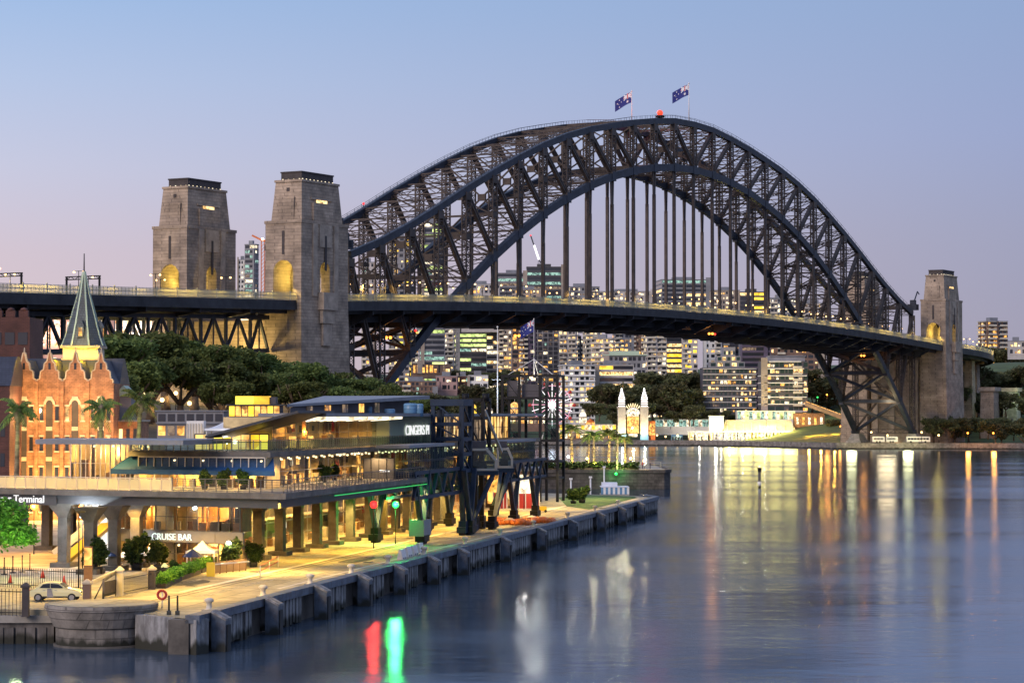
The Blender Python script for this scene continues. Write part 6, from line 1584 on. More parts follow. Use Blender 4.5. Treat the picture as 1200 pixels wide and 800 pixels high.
def palm_proto(seed, h, n, fl, label, grp, cat='palm tree'):
    r = random.Random(seed); t = lthing('palm_tree', label, cat, grp)
    m = MB(); k = 8; pts = [Vector((.25*math.sin(i/k*2+seed), .2*math.cos(i/k*1.5), h*i/k)) for i in range(k+1)]; pts[0].z = -.8
    for i in range(k): m.tube(pts[i], pts[i+1], .36-.14*i/k, .34-.14*(i+1)/k+.02*(i % 2), 9)
    m.ball(pts[-1]+Vector((0,0,.1)), .55, 8); m.build('trunk', M['palm_trunk'], t)
    m = MB(); top = pts[-1]+Vector((0,0,.3))
    for i in range(n):
        a = 2*PI*i/n*2.618+r.uniform(-.2,.2); el = r.uniform(-.35, 1.25); L_ = fl*r.uniform(.8,1.1); d = Vector((math.cos(a), math.sin(a), 0)); sd = Vector((-d.y, d.x, 0))
        q = []; 
        for j in range(8):
            f_ = j/7; q.append(top + d*(L_*f_*math.cos(el*(1-f_*.5))) + Vector((0,0,L_*(math.sin(el)*f_-.55*f_*f_*(1.1 if el > 0 else .7)))))
        for j in range(7):
            p0, p1 = q[j], q[j+1]
            for kk in range(2):
                c = p0+(p1-p0)*(kk*.5); w_ = fl*.21*math.sin(PI*min(.97, (j+kk*.5)/7*.85+.12))
                for sg in (-1, 1): m.poly([c, c+(p1-p0)*.35, c+(p1-p0)*.65+sd*sg*w_+Vector((0,0,-w_*.55)), c+(p1-p0)*.35+sd*sg*w_*.9+Vector((0,0,-w_*.6))])
    m.build('crown', M['palm_leaf'], t); return t
palm = Pool([palm_proto(i, 8.2, 26, 3.1, '', 'palms along the promenade') for i in (1,2,3)])
for i, (x, yb, yt, lb) in enumerate(((669,547,504,'palm nearest the lift tower on the promenade'), (690,545,514,'shorter palm half hidden behind the stoutest promenade palm'), (695,553,511,'stoutest promenade palm, trunk lit gold, third from the lift tower'), (715,551,509,'tall slim palm in the middle of the promenade row'), (724,556,514,'pale trunked palm right of the tall slim one, green lamp at its foot'), (732,552,516,'last palm of the promenade row on the right'))):
    Y = {0:556,1:575,2:553,3:556,4:549.8,5:554}[i]; p = at(x, yb, Y); h = at(x, yt, Y).z-PZ
    palm((p.x, Y, PZ if i != 4 else PZ+.12), h/8.2, lb)
    point((p.x+.3, Y-2.2, PZ+1.5), (1,.70,.14) if i != 4 else (.6,1,.3), 1300, .15)
    point((p.x, Y-5, PZ+5), (1,.85,.45), 700, .3)  # fill light added in front of each palm to lift its crown
for i, (x, y, k, lb) in enumerate(((688,537,'lamp_warm','upper warm globe of the pair beside the stoutest palm'), (690,543,'lamp_warm','lower warm globe of the pair beside the stoutest palm'), (739,537,'lamp_warm','warm lamp just right of the last promenade palm'), (755,540,'lamp_warm','brightest warm lamp towards the end of the promenade'), (729,542,'lamp_cool','cool white lamp between the last two promenade palms'), (722,555,'lamp_green','small green lamp at the promenade hedge'), (666,535,'lamp_white','white lamp close to the lift tower on the promenade'), (674,565,'lamp_white','white pole lamp on the lawn beyond the lift tower'))):
    lamp_on(x, y, 557 if i < 5 else 546.5 if i == 5 else 550, k, lb, PZ, 420, .32, .07)
for i, (x, y0, y1, Y) in enumerate(((669,562,585,455), (692,560,585,452), (708,548,580,500))):
    a, b = at(x, y1, Y), at(x, y0, Y); t = thing('mooring_post', ('thin white post at the lawn, closest to the lift tower', 'thin white post in the middle of the lawn edge', 'white lamp post with a square sign behind the pontoon')[i], 'post', (a.x, Y, 0))
    MB().tube((a.x,Y,-.5), b, .16, .14, 8).build('shaft', M['white_paint'], t); MB().box(b.x-.3,Y-.2,b.z,b.x+.3,Y+.2,b.z+.35).build('head', M['white_paint'], t)
a, b = at(704, 579.5, 497), at(737, 566, 497)
t = thing('pontoon', 'blue and white striped landing pontoon below the promenade wall', 'pontoon', ((a.x+b.x)/2, 498, 0))
MB().box(a.x, 495.5, -.4, b.x, 503, .6).build('float', M['concrete'], t)
n = 12
for i in range(n): x = a.x+(b.x-a.x)*i/n; MB().box(x, 495.4, .6, x+(b.x-a.x)/n*.98, 495.6, 2.0).build('panel', M['white_paint' if i % 2 else 'tank_blue'], t)
m = MB(); m.box(a.x,495.3,2.0,b.x,503,2.12); m.box(a.x+.3,498,2.1,b.x*.6+a.x*.4,502,2.9); m.build('roof', M['canvas'], t)
t = thing('hotel', 'low dark hotel behind the gantries with a few yellow lit rooms', 'hotel', (-14, 575, 4))
MB().box(-42, 572, 2, -8, 590, 11).build('wall', M['brown_wall'], t); MB().box(-43, 571, 11, -7, 591, 11.5).build('roof', M['roof_dark'], t)
for i in range(9):
    for k in range(2): x = -41+i*3.6; MB().box(x, 571.85, 5+k*3, x+2.2, 572.05, 7+k*3).build('window', M['lit_yellow' if (i*3+k) % 4 == 0 else 'lit_dim' if i % 2 else 'glass_dark'], t)
a = at(575, 506, 545); t = thing('beach_umbrella', 'red and white sunshade on the hotel terrace behind the cabins', 'umbrella', (a.x, 545, 4))
a2 = at(600, 496, 545)
t.location = (at(601,512,560).x, 560, 4.3); BASE[t.name] = tuple(t.location)
c = Vector(t.location); MB().lathe(c, [(2.6,5.2),(1.4,6.4),(.1,7.4)], 10, False).build('canopy', M['red_paint'], t); MB().tube(c, c+Vector((0,0,7.5)), .08, .06, 6).build('pole', M['white_paint'], t)
a, b = at(583, 508, 600), at(583, 384, 600)
t = thing('flagpole', 'very tall thin white pole lit pale blue, left of the lift tower', 'flagpole', (a.x, 600, 3))
MB().tube((a.x,600,2), b, .22, .09, 8).build('pole', M['white_paint'], t); MB().box(a.x-1.4,599.95,at(583,445,600).z,a.x+1.4,600.05,at(583,445,600).z+.1).build('crossarm', M['white_paint'], t); MB().ball(b+Vector((0,0,.2)), .25, 8).build('truck', M['white_paint'], t)
point((a.x, 596, 24), (.5,.7,1), 900, .3)
# ================================================================ brick store with gables and spire
AY = 330
p = at(73, 600, AY)
t = thing('gabled_brick_store', 'old brick warehouse with four stepped gables and arched recesses, floodlit amber', 'building', (p.x, AY, QZ))
x0, x1 = at(12.5, 500, AY).x, at(133, 500, AY).x; zv, zp = at(70, 449, AY).z, at(70, 413, AY).z; wg = (x1-x0)/4
m = MB(); m.box(x0, AY, QZ-.2, x1, AY+14, zv)
m.build('wall', M['brick_red'], t)
for i in range(4):
    c = x0+wg*(i+.5); h = zp-zv; hw = wg*.47
    prof = [(c-hw,zv), (c-hw,zv+h*.10), (c-hw*.80,zv+h*.14), (c-hw*.74,zv+h*.38), (c-hw*.50,zv+h*.43), (c-hw*.42,zv+h*.64), (c-hw*.22,zv+h*.70), (c-.12,zv+h*.98), (c+.12,zv+h*.98)]
    prof += [(2*c-x, z) for x, z in reversed(prof[:7])]
    prof = prof[:8]+[(c+.12,zv+h*.98)]+[(2*c-x, z) for x, z in reversed(prof[:7])]
    m = MB(); m.slab(prof, lambda x, z: (x,AY-.02,z), lambda x, z: (x,AY+.7,z)); g_ = m.build('gable', M['brick_red'], t)
    m = MB()
    for a, b in zip(prof, prof[1:]): m.bar((a[0],AY+.3,a[1]+.05), (b[0],AY+.3,b[1]+.05), .85, .16)
    m.tube((c,AY+.3,zp-.2), (c,AY+.3,zp+.7), .16, .05, 6); m.build('coping', M['stone_trim'], g_)
    MB().box(c-.16,AY-.08,zv+h*.45,c+.16,AY,zv+h*.66).build('niche', M['glass_dark'], g_)
    # arched loading bay as a flat panel, the recess shade put into its colour
    rw = wg*.13; za = zv-2.9
    m = MB(); m.slab([(c-rw,QZ+.2), (c+rw,QZ+.2)]+[(c+rw*math.cos(PI*j/8), za+rw*1.3*math.sin(PI*j/8)) for j in range(9)], lambda x, z: (x,AY-.06,z), lambda x, z: (x,AY+.02,z)); m.build('loading_bay', M['granite_dark'], t)
    m = MB()
    for j in range(8):
        q0 = [(k_*math.cos(PI*f_/8), za+k_*1.25*math.sin(PI*f_/8)) for k_ in (rw*1.05, rw*1.75) for f_ in (j, j+1)]
        m.hexa([(c+q0[0][0],AY-.14,q0[0][1]), (c+q0[1][0],AY-.14,q0[1][1]), (c+q0[3][0],AY-.14,q0[3][1]), (c+q0[2][0],AY-.14,q0[2][1]), (c+q0[0][0],AY,q0[0][1]), (c+q0[1][0],AY,q0[1][1]), (c+q0[3][0],AY,q0[3][1]), (c+q0[2][0],AY,q0[2][1])])
    m.build('arch_head', M['stone_trim'], t)
    for f_ in range(4):
        z = QZ+1.2+f_*4.15
        MB().box(c-rw*.95, AY-.11, z+2.75, c+rw*.95, AY-.05, z+3.3).build('bay_floor', M['stone_trim'], t)
        for sg in (-1, 1):
            a = c+sg*wg*.30; lit_ = (i == 2 and f_ == 3) or (i*5+f_*3+sg) % 11 == 0
            w_ = MB().box(a-.24, AY-.07, z, a+.24, AY+.02, z+1.9).build('window', M['lit_warm' if lit_ else 'glass_dark'], t)
            m = MB(); m.box(a-.36,AY-.16,z-.22,a+.36,AY,z-.02); m.box(a-.36,AY-.12,z+1.92,a+.36,AY,z+2.15); m.build('sill', M['stone_trim'], w_)
    if i: a = x0+wg*i; MB().box(a-.22, AY-.22, QZ, a+.22, AY, zv+.3).build('pier', M['brick_red'], t)
m = MB()
for i in range(4):
    c = x0+wg*(i+.5); h = (zp-zv)*.78; m.slab([(c-wg/2,zv), (c+wg/2,zv), (c,zv+h)], lambda x, z: (x,AY+.7,z), lambda x, z: (x,AY+9,z))
m.hexa([(x0-2,AY+5,zv), (x1,AY+5,zv), (x1,AY+14,zv), (x0-2,AY+14,zv), (x0-2,AY+8.5,zv+3.6), (x1,AY+8.5,zv+3.6), (x1,AY+9.5,zv+3.6), (x0-2,AY+9.5,zv+3.6)])
m.build('roof', M['slate'], t)
for x in (x0+1.5, x0+5, x0+9, x1-1.2): point((x, AY-3.2, QZ+3.5), (1,.58,.17), 3600, .3, 'flood_fill_light')
for x in (x0+3, x1-3): point((x, AY-4.5, QZ+15), (1,.60,.22), 2200, .3, 'flood_fill_light')
SX = at(98, 420, 341).x; ze = at(98, 404, 341).z; zd0 = at(98, 425, 341).z; zt_ = at(98, 318, 341).z
t = thing('spire_tower', 'slender slate spire with pale ridges on a yellow floodlit drum', 'tower', (SX, 341, QZ))
m = MB(); m.box(SX-2.5, 338.5, QZ, SX+2.5, 343.5, ze-.2); m.build('drum', M['cream'], t)
m = MB(); m.box(SX-2.7,338.3,zd0+.3,SX+2.7,343.7,zd0+.6); m.box(SX-2.85,338.15,ze-.5,SX+2.85,343.85,ze-.15); m.build('cornice', M['stone_trim'], t)
rw = 2.95
ang = [(math.cos(PI/8+PI/4*i), math.sin(PI/8+PI/4*i)) for i in range(8)]
m = MB(); prof = [(rw*1.08,ze-.15), (rw*.93,ze+.9), (rw*.70,ze+3.1), (rw*.30,ze+7.2), (.16,zt_)]
rings = [[m.pt(SX+r_*x, 341+r_*y, z) for x, y in ang] for r_, z in prof]
for a, b in zip(rings, rings[1:]):
    for i in range(8): m.face((a[i], a[(i+1) % 8], b[(i+1) % 8], b[i]))
m.face(rings[0][::-1]); m.face(rings[-1]); m.build('spire', M['slate_green'], t)
m = MB()
for x, y in ang:
    for (r0, z0), (r1, z1) in zip(prof, prof[1:]): m.bar((SX+r0*x,341+r0*y,z0), (SX+r1*x,341+r1*y,z1), .22, .14)
m.build('ridges', M['copper_trim'], t)
for sx, sy in ((0,-1), (1,0)):
    c = Vector((SX+sx*2.3, 341+sy*2.3, ze+1.6)); m = MB(); m.box(c.x-.45,c.y-.45,c.z-.6,c.x+.45,c.y+.45,c.z+.9); m.frus(c.x,c.y,c.z+.9,c.z+2.0,.55,.55,.05,.05); d_ = m.build('dormer', M['slate_green'], t)
    MB().box(c.x-.25 if sx == 0 else c.x+.44, c.y-.48 if sy else c.y-.25, c.z-.4, c.x+.25 if sx == 0 else c.x+.48, c.y-.44 if sy else c.y+.25, c.z+.75).build('window', M['lit_amber'], d_)
MB().tube((SX,341,zt_-.3), (SX,341,at(98,297,341).z), .11, .07, 6).build('finial', M['black_metal'], t)
for dx in (-1.6, 1.6): point((SX+dx, 336.3, zd0+.9), (1,.60,.0), 420, .2, 'flood_fill_light')
point((SX, 335.8, ze+2.5), (1,.85,.5), 260, .2, 'flood_fill_light')
BY = 350
a, b = at(-25, 600, BY), at(35, 362, BY)
t = thing('crenellated_building', 'dark red building with a notched parapet behind the gabled store', 'building', (a.x, BY, QZ))
MB().box(a.x, BY, QZ, b.x, BY+10, b.z-1.2).build('wall', M['brick_dark'], t)
for i in range(6): x = b.x-1.9*(i+1)+.3; m = MB(); m.box(x, BY-.05, b.z-1.2, x+1.35, BY+.8, b.z-.2); m.lathe((x+.675,BY+.38,b.z-.2), [(.6,0),(.45,.3),(0,.45)], 8); m.build('merlon', M['brick_dark'], t)
for i in range(6): x = b.x-1.9*(i+1)+.2; MB().box(x,BY-.08,b.z-5.2,x+1.4,BY,b.z-3.4).build('window', M['glass_dark'], t)
a, b = at(-30, 600, 322), at(11.5, 452, 322)
t = thing('brick_annex', 'plain dark brick wing at the left edge beside the gabled store', 'building', (a.x, 322, QZ))
MB().box(a.x, 322, QZ, b.x, 332, b.z).build('wall', M['brick_dark'], t); m = MB(); m.hexa([(a.x,321.8,b.z), (b.x+.1,321.8,b.z), (b.x+.1,332,b.z), (a.x,332,b.z), (a.x,326,b.z+4), (b.x+.1,326,b.z+4), (b.x+.1,328,b.z+4), (a.x,328,b.z+4)]); m.build('roof', M['slate'], t)
for i in range(4): x = b.x-.9-1.0*i; [MB().box(x-.3,321.93,6+k*4,x+.3,322.02,7.8+k*4).build('window', M['glass_dark'], t) for k in range(3)]
a, b = at(133, 600, 334), at(164, 494, 334)
t = thing('brick_house', 'small brick house with a green lit pediment right of the gabled store', 'house', ((a.x+b.x)/2, 334, QZ))
MB().box(a.x+.05, 334, QZ, b.x, 342, b.z).build('wall', M['brick_red'], t)
zt2 = at(142, 464, 334).z; m = MB(); m.slab([(a.x,b.z), (a.x+2.2,b.z), (a.x+2.2,zt2), (a.x,zt2)], lambda x, z: (x,335,z), lambda x, z: (x,339,z)); m.build('turret', M['grey_wall'], t)
m = MB(); m.slab([(a.x-.3,zt2), (a.x+2.6,zt2), (a.x+1.15,zt2+1.5)], lambda x, z: (x,334.8,z), lambda x, z: (x,339.2,z)); m.build('pediment', M['copper_trim'], t)
for i in range(3): MB().box(a.x+.7+i*1.0,333.94,b.z-2.6,a.x+1.2+i*1.0,334.02,b.z-1).build('window', M['glass_dark' if i else 'lit_warm'], t)
MB().box(a.x-.2,333.8,b.z,b.x+.2,342.2,b.z+.25).build('roof', M['roof_grey'], t)
point((a.x+2, 331, 12), (1,.5,.15), 800, .3, 'flood_fill_light')
# palms in front of the brick store
palm2 = Pool([palm_proto(11+i, 8, 22, 2.4, '', 'palms before the brick store') for i in range(2)])
for x, yc, Y, lb in ((20,487,300,'palm in front of the left end of the gabled brick store'), (118,484,308,'palm in front of the rightmost gable of the brick store'), (163,477,312,'bright green palm right of the gabled brick store')):
    p = at(x, yc, Y); palm2((p.x, Y, QZ), ((p.z-QZ)/8.0*.62, (p.z-QZ)/8.0*.62, (p.z-QZ)/8.0), lb); point((p.x, Y-2, p.z-3), (.8,1,.35), 160, .2, 'flood_fill_light')
# ================================================================ fig trees on the hill
FG = 'broad dark fig tree in the dense row on the hill below the pylons'
fig = Pool([tree_proto('fig_tree', FG, 'fig tree', 'fig trees on the hill', 50+i, 17, 9.6, 8500, .5, 'fig_leaf', 1.0, 13, .22, .5, .6) for i in range(3)])
for x, yt, Y, sc in ((132,392,500,1.0), (160,391,530,1.05), (195,396,560,1.0), (228,402,560,1.0), (260,408,575,1.0), (292,412,585,1.0), (325,420,600,.95), (352,428,590,.95), (382,434,600,.9), (412,440,600,.85), (440,450,600,.8), (466,460,595,.7), (485,466,580,.55),
                     (148,424,480,.8), (176,416,520,.85), (212,418,525,.85), (246,424,530,.82), (280,430,535,.8), (314,434,545,.8), (262,448,500,.6), (352,446,520,.7), (402,452,525,.68), (448,459,520,.6), (124,432,440,.7)):
    q = at(x, yt, Y); fig((q.x, Y, q.z-16.2*sc), sc, FG)
for x, y, Y in ((215,478,450), (255,484,455), (300,482,460), (180,480,445), (345,478,465)): q = at(x, y, Y); point(q, (1,.80,.6), 1500, .4, 'hill_light')
for i, (x, y, Y) in enumerate(((190,470,520), (222,474,530), (246,466,545), (283,470,540), (318,474,560), (338,468,575), (206,462,560), (268,460,570))):
    far_lamp(x, y, Y, 'lamp_warm', 1500, 'warm lamp glimpsed between the fig trunks on the hill', 4, 'lamps among the fig trees')
# ================================================================ near end of the quay: greenery, fences, car, small things
def bush(seed, h, w_, n, ls, lf, label, cat='bush', name='potted_bush', grp=None, pot=True):
    t = lthing(name, label, cat, grp); r = random.Random(seed)
    bl_ = [(0,0,h*.62,w_*.5,h/w_*.62)]+[(r.uniform(-.3,.3)*w_, r.uniform(-.3,.3)*w_, h*r.uniform(.35,.85), w_*.30, 1.0) for _ in range(7)]
    crown(seed, bl_, n, ls).build('foliage', M[lf], t)
    m = MB(); m.tube((0,0,.3), (0,0,h*.6), .07, .04, 6); m.build('stem', M['trunk'], t)
    if pot: MB().lathe((0,0,0), [(.42,0),(.5,.55),(.46,.6),(.4,.5)], 12).build('pot', M['rubber'], t)
    return t
gb = Pool([bush(70+i, 3.0, 2.0, 1500, .17, 'bush_leaf', '') for i in range(2)])
for x, yb, Y, sc, lb in ((114,672,216,1.1,'dark potted bush left of the escalator'), (160,668,220,1.1,'dark potted bush in front of the stairs'), (185,668,224,.95,'tallest potted bush beneath the bar sign'), (271,668,222,.95,'potted bush beside the white globe lamp'), (205,676,214,.5,'small potted bush in front of the cafe tent'), (297,664,232,.8,'low potted bush at the cafe barrier')):
    g = gnd(x, yb, QZ); gb((g.x, g.y, QZ), sc, lb)
def hedge_run(px0, y0, px1, y1, h, label, seed):
    a, b = gnd(px0, y0, QZ), gnd(px1, y1, QZ); t = thing('planter_hedge', label, 'hedge', (a+b)/2)
    n = max(3, int((b-a).length/.5)); crown(seed, [(*(a+(b-a)*(i+.5)/n)[:2], QZ+.75, .55, 1.0) for i in range(n)], n*150, .13).build('foliage', M['bright_leaf'], t)
    m = MB(); m.bar(a+Vector((0,0,.2)), b+Vector((0,0,.2)), .7, .4); m.build('planter', M['hall_dark'], t)
hedge_run(189, 689, 209, 680, 1.4, 'yellow green planter hedge closest to the gate', 81)
hedge_run(211, 679, 231, 672, 1.4, 'yellow green planter hedge below the navy umbrella', 82)
hedge_run(233, 671, 246, 667, 1.4, 'short bright hedge next to the yellow barrier post', 83)
g = gnd(8, 676, QZ)
t = thing('street_tree', 'bright green leafy tree lit from below at the left edge', 'tree', (g.x, g.y, QZ))
limbs(5, 6, 2.6, .16, 5, .4).build('trunk', M['trunk'], t); 
for o in t.children: o.location = (0,0,0)
cr = crown(61, [(-.5,0,4.4,2.0,.9), (1.0,.3,3.9,1.5,.8), (-1.6,-.3,4.8,1.6,.9), (.5,0,5.6,1.4,.8), (1.8,0,3.5,1.0,.7), (-.4,.2,6.3,1.1,.8)], 5200, .17)
BASE['_'] = 0
o = cr.build('crown', M['bright_leaf']); o.parent = t
point((g.x+1.5, g.y-3, QZ+3.2), (.75,1,.35), 420, .2, 'tree_light'); point((g.x-2, g.y-2.5, QZ+5), (.75,1,.35), 260, .2, 'tree_light')
# car
g = gnd(67, 703.5, QZ)
t = thing('parked_car', 'pale hatchback with dark stripes on its door, parked behind the bastion', 'car', (g.x, g.y, QZ))
cx, cy_, cz_ = g.x, g.y, QZ; L2 = 2.05
side = [(-L2,.38), (-L2-.02,.78), (-1.85,.92), (-1.55,1.02), (-1.15,1.40), (-.45,1.50), (.25,1.42), (.85,1.03), (1.55,.90), (1.98,.70), (2.05,.40)]
m = MB()
W2 = .86
def ring(y, k): return [m.pt(cx+x*(1 if z < 1.05 else 1), cy_+y*(1 if z < 1.0 else .84), cz_+z) for x, z in side]
rings = [ring(y, 0) for y in (-W2, -W2*.9, W2*.9, W2)]
for a, b in zip(rings, rings[1:]):
    for i in range(len(side)): j = (i+1) % len(side); m.face((a[i], a[j], b[j], b[i]))
m.face(rings[0]); m.face(rings[-1][::-1]); body = m.build('body', M['lamplit_car_paint'], t)
def carpoly(pts, y, nm, mt): m = MB(); m.slab(pts, lambda x, z: (cx+x, cy_-y, cz_+z), lambda x, z: (cx+x, cy_-y+.03, cz_+z)); return m.build(nm, M[mt], t)
carpoly([(-1.25,1.04), (-.95,1.34), (-.42,1.40), (-.42,1.04)], .80, 'side_window', 'glass_dark'); carpoly([(-.36,1.04), (-.36,1.40), (.22,1.34), (.68,1.04)], .80, 'side_window', 'glass_dark')
carpoly([(-.62,.35), (-.62,1.0), (-.30,1.0), (-.12,.35)], .885, 'door_stripe', 'grey_wall')
m = MB(); m.hexa([(cx+.33,cy_-.66,cz_+1.385), (cx+.80,cy_-.72,cz_+1.09), (cx+.80,cy_+.72,cz_+1.09), (cx+.33,cy_+.66,cz_+1.385), (cx+.35,cy_-.66,cz_+1.41), (cx+.84,cy_-.72,cz_+1.10), (cx+.84,cy_+.72,cz_+1.10), (cx+.35,cy_+.66,cz_+1.41)]); m.build('windscreen', M['glass_dark'], t)
for x in (-1.32, 1.28):
    for y in (-.80, .80):
        w_ = MB().tube((cx+x,cy_+y-.1,cz_+.32), (cx+x,cy_+y+.1,cz_+.32), .32, .32, 18).build('wheel', M['rubber'], t)
        if y < 0: MB().tube((cx+x,cy_+y-.13,cz_+.32), (cx+x,cy_+y-.1,cz_+.32), .19, .20, 14).build('rim', M['grey_wall'], w_)
        MB().tube((cx+x,cy_+y*1.09-.015,cz_+.36), (cx+x,cy_+y*1.09+.015,cz_+.36), .39, .39, 18).build('wheel_arch', M['black_metal'], t) if False else None
MB().box(cx-1.0,cy_-.875,cz_+.30,cx+.95,cy_-.84,cz_+.42).build('sill', M['rubber'], t); MB().box(cx-.95,cy_-.872,cz_+.86,cx-.78,cy_-.85,cz_+.89).build('door_handle', M['grey_wall'], t); MB().box(cx-.05,cy_-.872,cz_+.86,cx+.12,cy_-.85,cz_+.89).build('door_handle', M['grey_wall'], t)
MB().box(cx+1.93,cy_-.7,cz_+.66,cx+2.03,cy_-.4,cz_+.78).build('headlight', M['glass_dark'], t); MB().box(cx-2.08,cy_-.82,cz_+.75,cx-1.98,cy_-.5,cz_+.9).build('tail_light', M['red_paint'], t); MB().box(cx+.62,cy_-1.0,cz_+1.02,cx+.78,cy_-.84,cz_+1.14).build('mirror', M['lamplit_car_paint'], t)
# fences and gate posts
def pillar(label, px, yb, yt, wpx, mt, capm):
    g = gnd(px, yb, QZ if yb < 715 else 2.06); z0 = g.z; Y = g.y; h = at(px, yt, Y).z-z0; hw = wpx/2*Y/F
    t = thing('gate_pillar', label, 'pillar', g); MB().frus(g.x, Y, z0, z0+h-.25, hw, hw, hw*.92, hw*.92).build('shaft', M[mt], t)
    m = MB(); m.box(g.x-hw*1.25,Y-hw*1.25,z0+h-.25,g.x+hw*1.25,Y+hw*1.25,z0+h-.1); m.frus(g.x,Y,z0+h-.1,z0+h+.12,hw*1.1,hw*1.1,hw*.3,hw*.3); m.build('capstone', M[capm], t); return Vector((g.x, Y, z0)), h
p1, h1 = pillar('dark gate pillar at the left of the parked car', 30, 722, 684, 8, 'granite_dark', 'granite_dark')
p2, h2 = pillar('brown gate pillar with pale cap just right of the parked car', 102, 708, 680, 9, 'brown_wall', 'stone_trim')
p3, h3 = pillar('pale yellow green gate pillar beside the leaning gate leaf', 140.5, 698, 665, 7.5, 'cream', 'cream')
p4, h4 = pillar('dark pillar on the quay fence near the planter hedge', 178, 690, 664, 8, 'granite_dark', 'stone_trim')
p5, h5 = pillar('pale topped pillar behind the hedge at the cafe', 193, 684, 661, 6, 'granite_dark', 'copper_trim')
def pickets(label, a, b, h, step=.24, name='iron_fence'):
    t = thing(name, label, 'fence', (Vector(a)+Vector(b))/2); a = Vector(a); b = Vector(b); n = int((b-a).length/step); m = MB()
    for i in range(n+1): p = a+(b-a)*(i/n); m.bar(p, p+Vector((0,0,h)), .035, .035); 
    m.build('pickets', M['black_metal'], t, kind='stuff')
    m = MB()
    for z in (.25, h-.2): m.bar(a+Vector((0,0,z)), b+Vector((0,0,z)), .05, .06)
    m.build('rails', M['black_metal'], t)
q = gnd(-4, 687, QZ); q2 = gnd(97, 692, QZ)
pickets('black picket fence behind the parked car', q, q2, 1.7)
pickets('black iron fence along the seawall left of the dark pillar', (-42,180.6,2.06), (p1.x-.2,p1.y+.3,2.06), 2.0, .3)
pickets('black railing between the dark pillar and the planter hedge', p4, p5, 1.5)
pickets('black railing between the pale pillar and the dark pillar', p3, p4, 1.5)
t = thing('gate_leaf', 'timber framed gate leaf standing open beside the pale pillar', 'gate', (p2+p3)/2)
a = p3+Vector((-.3,-.1,0)); b = gnd(121, 702, QZ)
m = MB(); m.bar(a+Vector((0,0,.3)), b+Vector((0,0,.3)), .12, .2); m.bar(a+Vector((0,0,1.9)), b+Vector((0,0,1.5)), .12, .25); m.bar(a, a+Vector((0,0,2)), .14); m.bar(b, b+Vector((0,0,1.6)), .14); m.bar(b+Vector((-.7,0,.0)), b+Vector((0,0,1.4)), .1); m.build('frame', M['timber'], t)
m = MB(); m.bar(a+Vector((0,0,.85)), b+Vector((0,0,.85)), .05, 1.0); m.build('panel', M['hall_dark'], t)
m = MB(); m.bar(a+Vector((0,0,1.95)), gnd(108,703,QZ)+Vector((0,0,1.4)), .12, .3); m.build('boom', M['cream'], t)
# barrier, bollards, cones, stakes
g1, g2 = gnd(247, 675, QZ), gnd(327, 660, QZ)
t = thing('boom_barrier', 'white and red boom barrier before the cafe terrace', 'barrier', (g1+g2)/2)
MB().bar(g1+Vector((0,0,1.05)), gnd(292,671,QZ)+Vector((0,0,1.05)), .09, .12).build('boom', M['white_paint'], t); m = MB(); m.box(g1.x-.35,g1.y-.25,QZ,g1.x+.35,g1.y+.25,QZ+1.25); m.build('pedestal', M['yellow_paint'], t)
t = thing('red_barrier', 'red tube barrier at the edge of the cafe beside the quay', 'barrier', gnd(313, 668, QZ))
a, b = gnd(305, 676, QZ), gnd(326, 664, QZ); m = MB()
for f_ in (0, .5, 1): p = a+(b-a)*f_; m.tube(p, p+Vector((0,0,1.05)), .04, .04, 6)
m.build('posts', M['white_paint'], t)
for z in (.55, 1.0): MB().bar(a+Vector((0,0,z)), b+Vector((0,0,z)), .06, .06).build('rail', M['red_paint'], t)
t = thing('cafe_screen', 'brown timber screen in front of the cafe tables', 'screen', gnd(268, 672, QZ))
a, b = gnd(250, 673, QZ), gnd(288, 668, QZ); m = MB(); m.bar(a+Vector((0,0,.6)), b+Vector((0,0,.6)), .06, 1.0); m.build('panel', M['brown_wall'], t)
m = MB()
for i in range(6): p = a+(b-a)*i/5; m.bar(p, p+Vector((0,0,1.2)), .1)
m.build('posts', M['hall_wood'], t)
bl_ = lthing('bollard_lamp', 'thin dark bollard on the lit plaza left of the terminal column', 'bollard', 'thin bollards on the plaza')
MB().tube((0,0,0), (0,0,1.5), .05, .05, 8).build('post', M['black_metal'], bl_); MB().lathe((0,0,0), [(.3,0),(.28,.07),(.06,.1)], 10).build('base', M['black_metal'], bl_); MB().ball((0,0,1.5), .07, 6).build('cap', M['black_metal'], bl_)
for i, (x, y) in enumerate(((5,673), (15,671), (26,670), (35,668))):
    g = gnd(x, y, QZ); put(bl_, g) if i == 0 else dup(bl_, g)
co = lthing('traffic_cone', '', 'cone', 'cones on the plaza')
MB().lathe((0,0,0), [(.2,.05),(.04,.72),(0,.74)], 12).build('cone', M['red_paint'], co); MB().box(-.24,-.24,0,.24,.24,.05).build('base', M['rubber'], co)
for i, (x, y, lb) in enumerate(((50,677,'traffic cone on the plaza left of the big column foot'), (75,684,'traffic cone behind the roof of the parked car'), (12,683,'traffic cone near the left edge by the fence'))):
    g = gnd(x, y, QZ); put(co, g, 0, None, lb) if i == 0 else dup(co, g, 0, lb)
g = gnd(92, 700, QZ); t = thing('lamp_post', 'tall thin black lamp post right of the parked car', 'lamp post', g); MB().tube(g, (g.x,g.y,at(92,600,g.y).z), .07, .05, 8).build('pole', M['black_metal'], t); MB().box(g.x-.3,g.y-.2,at(92,600,g.y).z,g.x+.5,g.y+.2,at(92,600,g.y).z+.12).build('head', M['black_metal'], t)
t = thing('information_sign', 'orange lit sign column under the terrace by the cool white lamp', 'sign', gnd(103, 684, QZ)); g = gnd(103, 684, QZ)
